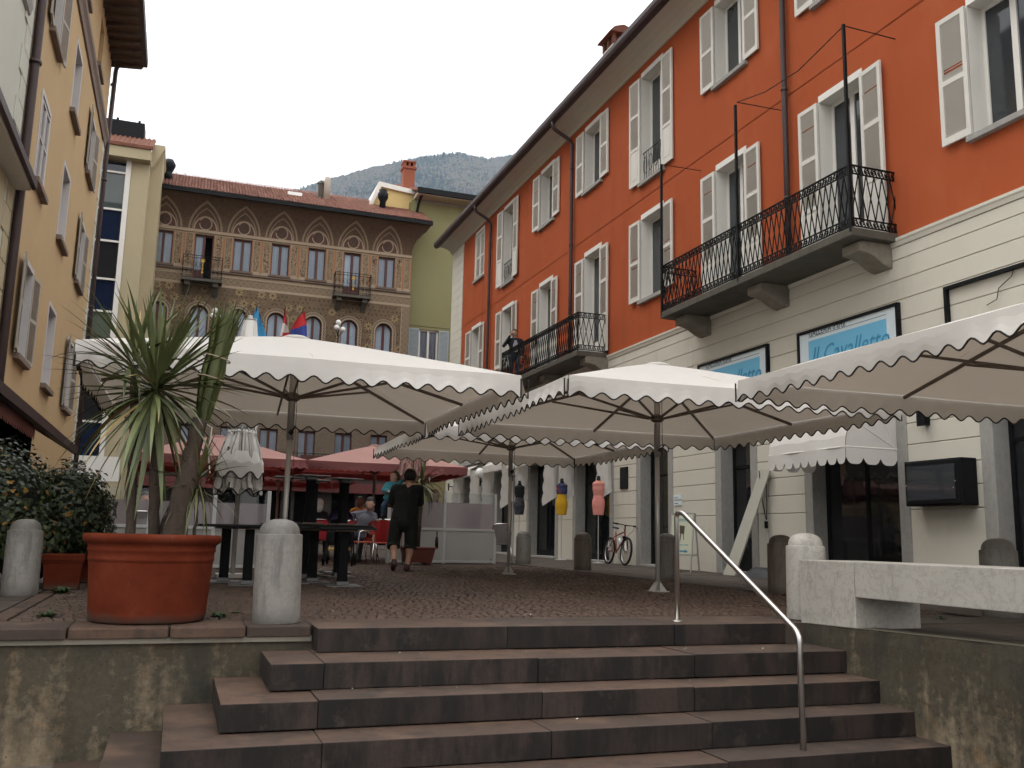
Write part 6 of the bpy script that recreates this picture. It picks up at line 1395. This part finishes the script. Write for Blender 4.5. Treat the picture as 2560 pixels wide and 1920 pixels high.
# ================================================================= bicycle
bk = thing('bicycle', 'red mountain bike leaning against the white pier', 'bicycle', (10.06, 20.05, gz(20.3)), radians(-4)); bk.rotation_euler = (0, radians(7), radians(-4))
M_BRED = simple('red_bike_paint', (.2, .018, .012), .3, .15, 4); M_TYRE = simple('tyre_rubber', (.012, .012, .012), .8, .3, 30)
RW = .335
for y, nm in ((0, 'front'), (1.06, 'rear')):
    q = MB(); q.tube([(0, y+(RW-.025)*cos(2*pi*k/36), RW+(RW-.025)*sin(2*pi*k/36)) for k in range(36)], .027, 8, closed=True); w = q.build('wheel', M_TYRE, bk, True)
    q = MB(); q.tube([(0, y+(RW-.06)*cos(2*pi*k/36), RW+(RW-.06)*sin(2*pi*k/36)) for k in range(36)], .012, 6, closed=True); q.build('rim', M_STEEL, w, True)
    q = MB(); [q.tube([((-1)**k*.025, y+.02*cos(2*pi*k/28+1), RW+.02*sin(2*pi*k/28+1)), (0, y+(RW-.07)*cos(2*pi*k/28), RW+(RW-.07)*sin(2*pi*k/28))], .0022, 3) for k in range(28)]; q.tube([(-.05, y, RW), (.05, y, RW)], .02, 8); q.build('spokes', M_STEEL, w)
BB = (0, .62, .3); HT, HB = (0, .22, .82), (0, .17, .66); ST = (0, .78, .78)
q = MB(); q.tube([HT, HB], .02, 8); q.tube([HB, BB], .018, 8); q.tube([(0, .22, .8), (0, .76, .7)], .016, 8); q.tube([BB, ST], .016, 8)
for s in (-1, 1): q.tube([(s*.02, .63, .3), (s*.055, 1.06, RW)], .01, 6); q.tube([(s*.02, .76, .7), (s*.055, 1.06, RW)], .009, 6)
q.build('frame', M_BRED, bk, True)
q = MB(); [q.tube([(s*.05, .15, .66), (s*.055, .06, RW+.05), (s*.05, 0, RW)], .014, 6) for s in (-1, 1)]; q.box(-.065, .065, .12, .18, .64, .69); q.tube([HT, (0, .24, .93)], .016, 8); q.build('fork', M_TLEG, bk)
q = MB(); q.tube([(-.31, .27, .97), (-.12, .2, .96), (0, .19, .95), (.12, .2, .96), (.31, .27, .97)], .013, 8); q.tube([(0, .24, .93), (0, .19, .95)], .018, 8)
for s in (-1, 1): q.tube([(s*.2, .2, .95), (s*.3, .14, .92)], .006, 5); q.tube([(s*.31, .27, .97), (s*.2, .235, .965)], .018, 8); q.tube([(s*.2, .18, .95), (s*.12, .0, .85), (s*.03, .1, .7)], .004, 4)
q.build('handlebar', M_TLEG, bk)
q = MB(); q.add([(-.03, .66, .87), (.03, .66, .87), (.075, .9, .88), (-.075, .9, .88), (-.02, .65, .9), (.02, .65, .9), (.06, .9, .93), (-.06, .9, .93)], [(0, 3, 2, 1), (4, 5, 6, 7), (0, 1, 5, 4), (1, 2, 6, 5), (2, 3, 7, 6), (3, 0, 4, 7)]); q.build('saddle', simple('blue_black_saddle', (.02, .025, .06), .5, .2), bk, True, bevel=.012); q = MB(); q.tube([ST, (0, .8, .88)], .014, 8); q.build('seat_post', M_STEEL, bk)
q = MB(); q.tube([(.05, .62+.09*cos(2*pi*k/20), .3+.09*sin(2*pi*k/20)) for k in range(20)], .006, 5, closed=True); q.bar((.07, .62, .3), (.07, .54, .15), .018, .012); q.bar((-.07, .62, .3), (-.07, .7, .45), .018, .012); q.box(.07, .16, .51, .57, .13, .155); q.box(-.16, -.07, .67, .73, .44, .465); q.build('crankset', M_STEEL, bk)
q = MB(); q.lathe([(.034, 0), (.036, .16), (.02, .18)], 10, (0, 0, 0)); q.build('bottle', M_SIGNW, bk, True, loc=(0, .4, .5), rot=(radians(-38), 0, 0))

# ================================================================= A-board, leaning plank, tarp, shop pole
ab = thing('a_board', 'small A-board with a chair picture and a blue arrow beside the handrail top', 'a-board', (9.85, 16.95, gz(17)), radians(-58))
M_POST = simple('poster_paper', (.5, .52, .4), .5, .05, 3)
for s in (-1, 1):
    M_ = Matrix.Rotation(radians(9*s), 4, 'X') if s < 0 else Matrix.Rotation(radians(9), 4, 'X')
    q = MB()
    for x in (-.25, .25): q.bar((x, s*.19, 0), (x, s*.02, 1.18), .025, .025)
    q.bar((-.25, s*.02, 1.18), (.25, s*.02, 1.18), .025, .025); q.bar((-.25, s*.14, .34), (.25, s*.14, .34), .025, .025); q.build('board_frame', M_ALU, ab)
def AB(u, v, o=0): f = (1.16-v)/1.18; return (u, -(.02+.17*f)-.012-o, v)
q = MB(); q.quad(AB(-.235, .36), AB(.235, .36), AB(.235, 1.15), AB(-.235, 1.15)); q.build('poster', M_POST, ab)
q = MB(); q.quad(AB(-.04, .78, .003), AB(.06, .76, .003), AB(.07, .92, .003), AB(-.05, .94, .003)); q.quad(AB(-.03, .62, .003), AB(-.015, .62, .003), AB(0, .78, .003), AB(-.03, .78, .003)); q.quad(AB(.05, .64, .003), AB(.065, .64, .003), AB(.05, .77, .003), AB(.03, .77, .003)); q.build('chair_picture', simple('brown_ink', (.08, .06, .04), .7, .1), ab)
q = MB(); q.quad(AB(-.02, .4, .003), AB(.1, .4, .003), AB(.1, .43, .003), AB(-.02, .43, .003)); q.add([AB(.1, .38, .003), AB(.17, .415, .003), AB(.1, .45, .003)], [(0, 1, 2)]); q.build('blue_arrow', simple('blue_ink', (.05, .2, .32), .6, .1), ab)
q = MB(); [q.quad(AB(-.17+.018*k, .53, .003), AB(-.158+.018*k, .53, .003), AB(-.158+.018*k, .555, .003), AB(-.17+.018*k, .555, .003)) for k in range(19) if k not in (7, 13)]; [q.quad(AB(-.17, 1.02+.03*k, .003), AB(.17, 1.02+.03*k, .003), AB(.17, 1.035+.03*k, .003), AB(-.17, 1.035+.03*k, .003)) for k in range(2)]; q.build('lettering', simple('teal_ink', (.12, .3, .3), .6, .1), ab)
q = MB(); a = V((9.95, 15.4, gz(15.5))); b = V((10.4, 14.85, 2.05)); sdv = V((0, 1, 0)); up = V((-.02, 0, 0))
q.add([a+V((0, .26, 0)), a+V((0, -.14, 0)), b+V((0, -.15, 0)), b+V((0, .18, 0)), a+V((.03, .26, 0)), a+V((.03, -.14, 0)), b+V((.03, -.15, 0)), b+V((.03, .18, 0))], [(0, 1, 2, 3), (7, 6, 5, 4), (0, 4, 5, 1), (1, 5, 6, 2), (2, 6, 7, 3), (3, 7, 4, 0)])
lp = tag(q.build('leaning_board', simple('beige_board', (.4, .385, .33), .6, .08, 3)), 'tall beige board leaning against the shop doorway', 'board')
t = wthing('awning_crank', 'thin awning crank pole with a black cord loop hanging on the white pier', 'crank pole', (10.42, 14.85, .1))
q = MB(); q.tube([(10.42, 14.85, .1), (10.42, 14.85, 2.02)], .014, 6); q.build('crank_pole', M_ALU, t); q = MB(); q.tube([(10.36, 15.0, 2.03), (10.38, 14.95, 1.5), (10.4, 14.88, 1.15), (10.4, 14.85, 1.1), (10.4, 14.83, 1.4), (10.41, 14.84, 2.0)], .009, 5); q.box(10.37, 10.41, 14.82, 14.88, .95, 1.08); q.build('cord', M_TLEG, t)
q = MB(); n = 16
for i in range(n):
    for j in range(8):
        def P(a, b): 
            u, v = a/n, b/8; h = .2*sin(pi*v)*(.45+.55*sin(pi*u)**.7)*(1+.35*noise.noise(V((u*4, v*3, 2)))); return (9.72+.5*v, 13.85+1.05*u+.05*noise.noise(V((u*3, v*3, 5))), gz(15)+max(.005, h))
        q.quad(P(i, j), P(i+1, j), P(i+1, j+1), P(i, j+1))
tag(q.build('tarpaulin', simple('dark_tarp', (.022, .022, .025), .55, .3, 6, bump=.3, bscale=14), None, True), 'crumpled dark tarpaulin bundle on the ground below the leaning board', 'tarpaulin')

# ================================================================= shop mannequins
def mannequin(label, x, y, zb, h, mats, split):
    """dress form on a pole: hips, waist, bust, shoulders, neck; mats = [lower, upper, neck]"""
    t = thing('mannequin', label, 'mannequin', (x, y, gz(y)), radians(-20+random.uniform(-20, 20)), 'dress forms hanging outside the boutique')
    pr = [(.005, 0), (.125, .0), (.135, .1), (.155, .26), (.152, .34), (.128, .44), (.118, .5), (.13, .58), (.146, .66), (.14, .74), (.15, .8), (.13, .84), (.07, .875), (.045, .9)]
    def part(lo, hi, nm, mt):
        q = MB(); pp = []
        for i in range(31):
            f = lo+(hi-lo)*i/30
            for (r0, a), (r1, b) in zip(pr, pr[1:]):
                if a <= f <= b+1e-6 and b > a: k = (f-a)/(b-a); k = k*k*(3-2*k); pp.append((r0+(r1-r0)*k, f)); break
        q.lathe([(r*h, zb+f*h) for r, f in pp], 24, (0, 0, 0), True, 1.08, .62); return q.build(nm, mt, t, True)
    part(.0, split, 'skirt', mats[0]); part(split, .9, 'bodice', mats[1])
    q = MB(); q.lathe([(.055*h, .89*h), (.045*h, .94*h), (.045*h, 1.0*h), (.01, 1.01*h)], 14, (0, 0, zb)); q.build('neck', mats[2], t, True)
    q = MB(); q.tube([(.0, 0, zb+.05), (0, 0, .03)], .013, 8); q.lathe([(.16, 0), (.16, .015), (.02, .04)], 16); q.build('stand', M_ALU, t)
M_BLK = simple('black_jersey', (.012, .012, .014), .8, .3, 9); s = Sh('dark_print_cloth'); s.col(s.ramp((s.noise(7, 3, .5, (1, 1, 2))*6.0).fr(), [(.3, (.012, .014, .016)), (.5, (.09, .06, .065)), (.75, (.03, .045, .06))])).set(Roughness=.8); M_PRT = s.m
s = Sh('blue_red_print'); X_, Y_, Z_ = s.xyz(); s.col(s.ramp((s.noise(5, 2)*2.0).fr(), [(.3, (.02, .04, .12)), (.55, (.3, .03, .03)), (.8, (.02, .03, .08))])).set(Roughness=.8); M_BRP = s.m
mannequin('mannequin in a pink sleeveless dress behind the bicycle', 10.05, 21.5, 1.2, .98, [simple('pink_jersey', (.62, .235, .2), .8, .12, 8), simple('pink_jersey_top', (.6, .24, .2), .8, .12, 8), M_BLK], .5)
mannequin('mannequin in a yellow skirt and blue-red top', 10.05, 23.9, 1.23, 1.0, [simple('mustard_jersey', (.55, .31, .01), .8, .12, 8), M_BRP, M_BLK], .56); mannequin('mannequin in a dark patterned dress, farthest of the three', 10.05, 27.3, 1.27, 1.05, [M_PRT, M_BLK, M_BLK], .5)

# ================================================================= people
def remesh(q, vox, name, mat, parent, smooth=2):
    o = q.build(name, mat, None); md = o.modifiers.new('r', 'REMESH'); md.mode = 'VOXEL'; md.voxel_size = vox
    if smooth: sm_ = o.modifiers.new('s', 'SMOOTH'); sm_.factor = .5; sm_.iterations = smooth
    bpy.context.view_layer.update(); dg = bpy.context.evaluated_depsgraph_get(); me = bpy.data.meshes.new_from_object(o.evaluated_get(dg)); nm = o.data; bpy.data.objects.remove(o); bpy.data.meshes.remove(nm)
    me.name = name; me.polygons.foreach_set('use_smooth', [True]*len(me.polygons)); return link(name, me, parent)
def limb(q, pts, rad, n=12):
    pts = [V(p) for p in pts]; P = []; R = []
    for i in range(len(pts)-1):
        for k in range(5): f = k/5; P.append(pts[i].lerp(pts[i+1], f)); R.append(rad[i]+(rad[i+1]-rad[i])*f)
    P.append(pts[-1]); R.append(rad[-1]); q.tube(P, R, n); q.ball(P[0], R[0], 8); q.ball(P[-1], R[-1], 8)
    for p, r in zip(pts[1:-1], rad[1:-1]): q.ball(p, r*1.01, 8)
def hand(q, wr, d, side, curl, s=1):
    """palm and five fingers; d = pointing direction, side = thumb side"""
    d = V(d).normalized(); sd__ = V(side); sd__ = (sd__-d*sd__.dot(d)).normalized(); n = d.cross(sd__); wr = V(wr); pc_ = wr+d*.05*s
    q.ball(pc_, .04*s, 8); q.tube([wr, pc_, wr+d*.085*s], [.027*s, .036*s, .036*s], 8)
    for i in range(4):
        b = wr+d*.08*s+sd__*(.028-.019*i)*s; l = (.07, .08, .075, .06)[i]*s; m_ = b+d*l*.5+n*curl*l*.2; e = m_+(d*(1-curl)+n*curl).normalized()*l*.55; q.tube([b, m_, e], [.0105*s, .0098*s, .008*s], 6); q.ball(e, .008*s, 5)
    b = wr+d*.03*s+sd__*.03*s; m_ = b+(d*.6+sd__*.7).normalized()*.035*s; q.tube([b, m_, m_+(d+n*curl*.5).normalized()*.03*s], [.014*s, .012*s, .01*s], 6)
def person(label, loc, rz, J, skin, top, bottom, shoe, hairc, face, R=None, short=False, sleeve='long', hair='short', vox=.013, hs=1.0, hands=True, coat=None):
    R = dict(dict(belly=.15, chest=.155, sh=.06, thigh=.085, knee=.058, calf=.05, ank=.04), **(R or {})); t = thing('person', label, 'person', loc, rz); J = {k: V(v) for k, v in J.items()}
    M_S = simple('skin', skin, .55, .1, 12); f = V(face).normalized(); rt = f.cross(V((0, 0, 1))).normalized(); hd = J['head']
    q = MB(); q.ball(hd, .098*hs, 12, 1.22); q.ball(hd+f*.02*hs-V((0, 0, .045*hs)), .078*hs, 10, 1.05); limb(q, [hd-V((0, 0, .05)), J['neck']], [.055*hs, .06*hs]); q.ball(hd+f*.1*hs-V((0, 0, .015*hs)), .016*hs, 6, 1.6)
    for s in (-1, 1): q.ball(hd+rt*s*.098*hs-V((0, 0, .01*hs)), .02*hs, 6, 1.5)
    limb(q, [J['neck'], J['chest'], J['pelvis']], [.07*hs, R['chest']*.8, R['belly']*.8])
    for sd_ in 'LR':
        limb(q, [J['sh'+sd_], J['el'+sd_], J['ha'+sd_]], [.05*hs, .042*hs, .028*hs]); limb(q, [J['hip'+sd_], J['kn'+sd_], J['an'+sd_]], [R['thigh']*.85, R['knee']*.9, R['ank']]); q.ball(J['kn'+sd_].lerp(J['an'+sd_], .3), R['calf']*1.08, 8, 1.8)
        if hands: hand(q, J['ha'+sd_], (J['ha'+sd_]-J['el'+sd_]), f if sd_ == 'L' else f, .6, hs)
    body = remesh(q, vox, 'body', M_S, t)
    q = MB(); [q.ball(hd+f*.088*hs+rt*s*.034*hs+V((0, 0, .012*hs)), .011*hs, 6) for s in (-1, 1)]; q.ball(hd+f*.088*hs-V((0, 0, .055*hs)), .016*hs, 6, .35, 1.3, 1.0); q.build('eyes_and_mouth', simple('dark_feature', (.05, .02, .018), .5, .1), t, True)
    q = MB(); q.ball(hd+V((0, 0, .025*hs))-f*.018*hs, .112*hs, 12, 1.12)
    if hair == 'long': q.ball(hd-f*.05*hs-V((0, 0, .06*hs)), .1*hs, 10, 1.3)
    hm_ = q.build('hair', simple('hair', hairc, .6, .3, 30), t, True); bm = bmesh.new(); bm.from_mesh(hm_.data)
    bmesh.ops.delete(bm, geom=[v for v in bm.verts if (v.co-hd).dot(f) > .035*hs and v.co.z < hd.z+.065*hs or v.co.z < hd.z-.07*hs-(.12*hs if hair == 'long' else 0)], context='VERTS'); bm.to_mesh(hm_.data); bm.free()
    q = MB(); lat = (J['shR']-J['shL'])
    limb(q, [J['chest'].lerp(J['neck'], .75), J['chest'], J['belly'] if 'belly' in J else J['chest'].lerp(J['pelvis'], .6), J['pelvis']], [.085*hs, R['chest'], R['belly'], R['belly']*.97])
    limb(q, [J['shL'], J['neck'].lerp(J['chest'], .25), J['shR']], [R['sh']*1.05, .085*hs, R['sh']*1.05])
    for sd_ in 'LR':
        w = J['sh'+sd_]; q.tube([w, J['chest']+(w-J['chest'])*.35-V((0, 0, .1)), J['pelvis']+lat.normalized()*(.07 if sd_ == 'R' else -.07)], [R['sh'], R['chest']*.75, R['belly']*.85], 10)
        e = J['el'+sd_]
        if sleeve == 'long': limb(q, [w, e, e.lerp(J['ha'+sd_], .93)], [R['sh']*1.08, .056*hs, .042*hs])
        else: limb(q, [w, w.lerp(e, .85)], [R['sh']*1.15, .07*hs])
    remesh(q, vox, 'top', top, t, 3)
    q = MB(); limb(q, [J['pelvis']+V((0, 0, .08)), J['pelvis']-V((0, 0, .04))], [R['belly']*.96, R['belly']*.98])
    for sd_ in 'LR':
        h, k, a = J['hip'+sd_], J['kn'+sd_], J['an'+sd_]
        (q.tube([h, h.lerp(k, .5), k, k.lerp(a, .2)], [R['thigh']*1.15, R['thigh']*1.1, R['knee']*1.75, R['knee']*1.8], 14), q.ball(h, R['thigh']*1.15, 8)) if short else limb(q, [h, k, a+V((0, 0, .02))], [R['thigh']*1.08, R['knee']*1.22, R['ank']*1.5])
    remesh(q, vox, 'shorts' if short else 'trousers', bottom, t, 3)
    for sd_ in 'LR':
        a, to = J['an'+sd_], J['to'+sd_]; q = MB(); d = (to-a); dd = V((d.x, d.y, 0)).normalized() if d.length else f; limb(q, [a-dd*.04-V((0, 0, .03)), a.lerp(to, .5)+V((0, 0, .005)), to], [.055*hs, .052*hs, .045*hs]); limb(q, [a+V((0, 0, .02)), a-V((0, 0, .03))], [.05*hs, .055*hs]); remesh(q, vox, 'shoe', shoe, t, 1)
    return t
RZ = radians(-19.6)
M_BLKS = simple('black_cotton', (.01, .01, .011), .85, .4, 8, bump=.8, bscale=9); M_DKSH = simple('dark_olive_shorts', (.012, .013, .011), .85, .3, 8); M_SNEAK = simple('dark_red_trainer', (.05, .018, .02), .6, .3, 12)
pm = person('man in black T-shirt and shorts seen from behind, carrying a child', (3.72, 15.95, gz(15.95)), RZ, dict(head=(.1, 0, 1.62), neck=(.09, -.01, 1.47), chest=(.05, 0, 1.25), belly=(.04, .01, 1.05), pelvis=(.03, 0, .9), shL=(-.14, .0, 1.4), elL=(-.24, .08, 1.15), haL=(-.22, .3, 1.12), shR=(.25, .0, 1.4), elR=(.29, .1, 1.14), haR=(.08, .32, 1.12), hipL=(-.1, 0, .84), knL=(-.15, .03, .47), anL=(-.1, -.16, .15), toL=(-.13, -.03, .05), hipR=(.15, 0, .84), knR=(.15, .06, .47), anR=(.1, .02, .08), toR=(.1, .16, .045)), (.42, .24, .17), M_BLKS, M_DKSH, M_SNEAK, (.012, .009, .008), (.1, 1, -.1), dict(belly=.2, chest=.195, sh=.085, thigh=.11, knee=.066, calf=.062, ank=.045), True, 'short')
person('toddler in a teal top held on the arm of the man in black', (3.72-.19, 15.95+.3, gz(16)+.03), RZ, dict(head=(.07, .02, 1.6), neck=(.06, .02, 1.5), chest=(.04, .03, 1.4), pelvis=(.02, .05, 1.2), shL=(-.05, .03, 1.46), elL=(-.1, -.02, 1.36), haL=(-.02, -.08, 1.34), shR=(.13, .0, 1.46), elR=(.19, -.02, 1.5), haR=(.22, -.04, 1.55), hipL=(-.03, .05, 1.18), knL=(-.1, .0, 1.08), anL=(-.1, .02, .92), toL=(-.11, -.05, .89), hipR=(.08, .06, 1.18), knR=(.12, .14, 1.05), anR=(.12, .16, .9), toR=(.12, .1, .87)), (.45, .27, .2), simple('teal_jersey', (.04, .2, .24), .8, .15, 9), simple('toddler_jeans', (.03, .05, .09), .8, .2), M_BLKS, (.07, .04, .025), (-.7, -.6, 0), dict(belly=.1, chest=.1, sh=.045, thigh=.055, knee=.04, calf=.035, ank=.03), vox=.01, hs=.78)
person('seated man in a grey zipped hoodie leaning over at the terrace', (3.74, 19.95, gz(19.9)), RZ, dict(head=(.2, -.12, 1.24), neck=(.17, -.05, 1.1), chest=(.1, -.02, .92), pelvis=(-.02, .05, .56), shL=(-.08, -.02, 1.03), elL=(-.3, -.05, .98), haL=(-.5, -.1, .99), shR=(.29, -.03, 1.0), elR=(.32, -.08, .76), haR=(.17, -.22, .7), hipL=(-.12, -.02, .53), knL=(-.18, -.42, .52), anL=(-.2, -.42, .1), toL=(-.22, -.55, .05), hipR=(.1, -.02, .53), knR=(.08, -.44, .52), anR=(.05, -.4, .1), toR=(.05, -.54, .05)), (.4, .24, .18), simple('grey_fleece', (.12, .12, .145), .9, .2, 8, bump=.8, bscale=10), simple('dark_jeans', (.02, .026, .045), .85, .2), M_BLKS, (.012, .01, .009), (-.25, -.8, -.45))
person('guest in an orange jacket under the pink parasol', (4.45, 24.0, gz(24)+.15), RZ, dict(head=(0, 0, 1.25), neck=(0, 0, 1.1), chest=(0, 0, .92), pelvis=(0, .05, .56), shL=(-.18, 0, 1.02), elL=(-.24, -.08, .78), haL=(-.1, -.28, .74), shR=(.18, 0, 1.02), elR=(.24, -.08, .78), haR=(.1, -.28, .74), hipL=(-.1, 0, .52), knL=(-.12, -.42, .52), anL=(-.12, -.42, .1), toL=(-.12, -.55, .05), hipR=(.1, 0, .52), knR=(.12, -.42, .52), anR=(.12, -.42, .1), toR=(.12, -.55, .05)), (.35, .2, .14), simple('orange_jacket', (.65, .25, .03), .8, .15), simple('dark_jeans_b', (.02, .02, .03), .85, .2), M_BLKS, (.02, .015, .01), (0, -1, -.1), vox=.016)
SIT = dict(head=(0, 0, 1.25), neck=(0, 0, 1.1), chest=(0, 0, .92), pelvis=(0, .05, .56), shL=(-.18, 0, 1.02), elL=(-.24, -.08, .78), haL=(-.1, -.28, .74), shR=(.18, 0, 1.02), elR=(.24, -.08, .78), haR=(.1, -.28, .74), hipL=(-.1, 0, .52), knL=(-.12, -.42, .52), anL=(-.12, -.42, .1), toL=(-.12, -.55, .05), hipR=(.1, 0, .52), knR=(.12, -.42, .52), anR=(.12, -.42, .1), toR=(.12, -.55, .05))
person('white-haired guest in dark clothes sitting behind the stacked tables', (3.12, 22.0, gz(22)), RZ+pi, SIT, (.4, .25, .2), M_BLKS, M_DKSH, M_BLKS, (.6, .58, .53), (.4, -.9, 0), vox=.016, hair='long')
person('blond guest seen through the glass screen at right', (5.72, 21.3, gz(21.3)), RZ-.4, {k: V(v)+V((0, 0, .28 if k[:2] in ('he', 'ne', 'ch', 'sh', 'el', 'ha') else .1 if k == 'pelvis' else 0)) for k, v in SIT.items()}, (.5, .32, .25), simple('dusky_coat', (.08, .06, .06), .9, .2), M_DKSH, M_BLKS, (.45, .34, .2), (.6, -.7, 0), vox=.016, hair='long')
person('dark-clothed guest at far left between ivy bush and palm stems', (-.5, 17.0, gz(17)-.15), RZ, SIT, (.42, .22, .17), M_BLKS, M_DKSH, M_BLKS, (.015, .01, .01), (.8, -.6, -.1), vox=.016)
person('man in dark jacket standing on the balcony holding a phone to his ear', (9.93, 27.75, oz(6.3)), RZ, dict(head=(0, 0, 1.66), neck=(.0, .02, 1.5), chest=(.02, .02, 1.3), pelvis=(.03, .03, .96), shL=(-.2, .02, 1.43), elL=(-.34, -.08, 1.22), haL=(-.14, -.1, 1.56), shR=(.22, .02, 1.43), elR=(.3, -.02, 1.12), haR=(.26, -.12, .9), hipL=(-.08, .02, .92), knL=(-.1, 0, .5), anL=(-.1, .02, .09), toL=(-.13, -.13, .05), hipR=(.12, .02, .92), knR=(.13, 0, .5), anR=(.13, .03, .09), toR=(.15, -.12, .05)), (.38, .22, .16), simple('navy_jacket', (.012, .012, .016), .85, .3, 8), simple('blue_jeans', (.05, .065, .1), .85, .2, 9), M_BLKS, (.015, .012, .01), (-.1, -1, -.15))
q = MB(); q.prism([(-.05, 1.02), (.09, 1.02), (.1, 1.25), (.05, 1.4), (-.01, 1.4), (-.06, 1.25)], lambda u, v, d: (u+.02, d, v), -.165, -.11); tag(q.build('shirt_front', simple('pale_grey_shirt', (.3, .3, .34), .8, .1), bpy.data.objects.get('person.007')), None, None)
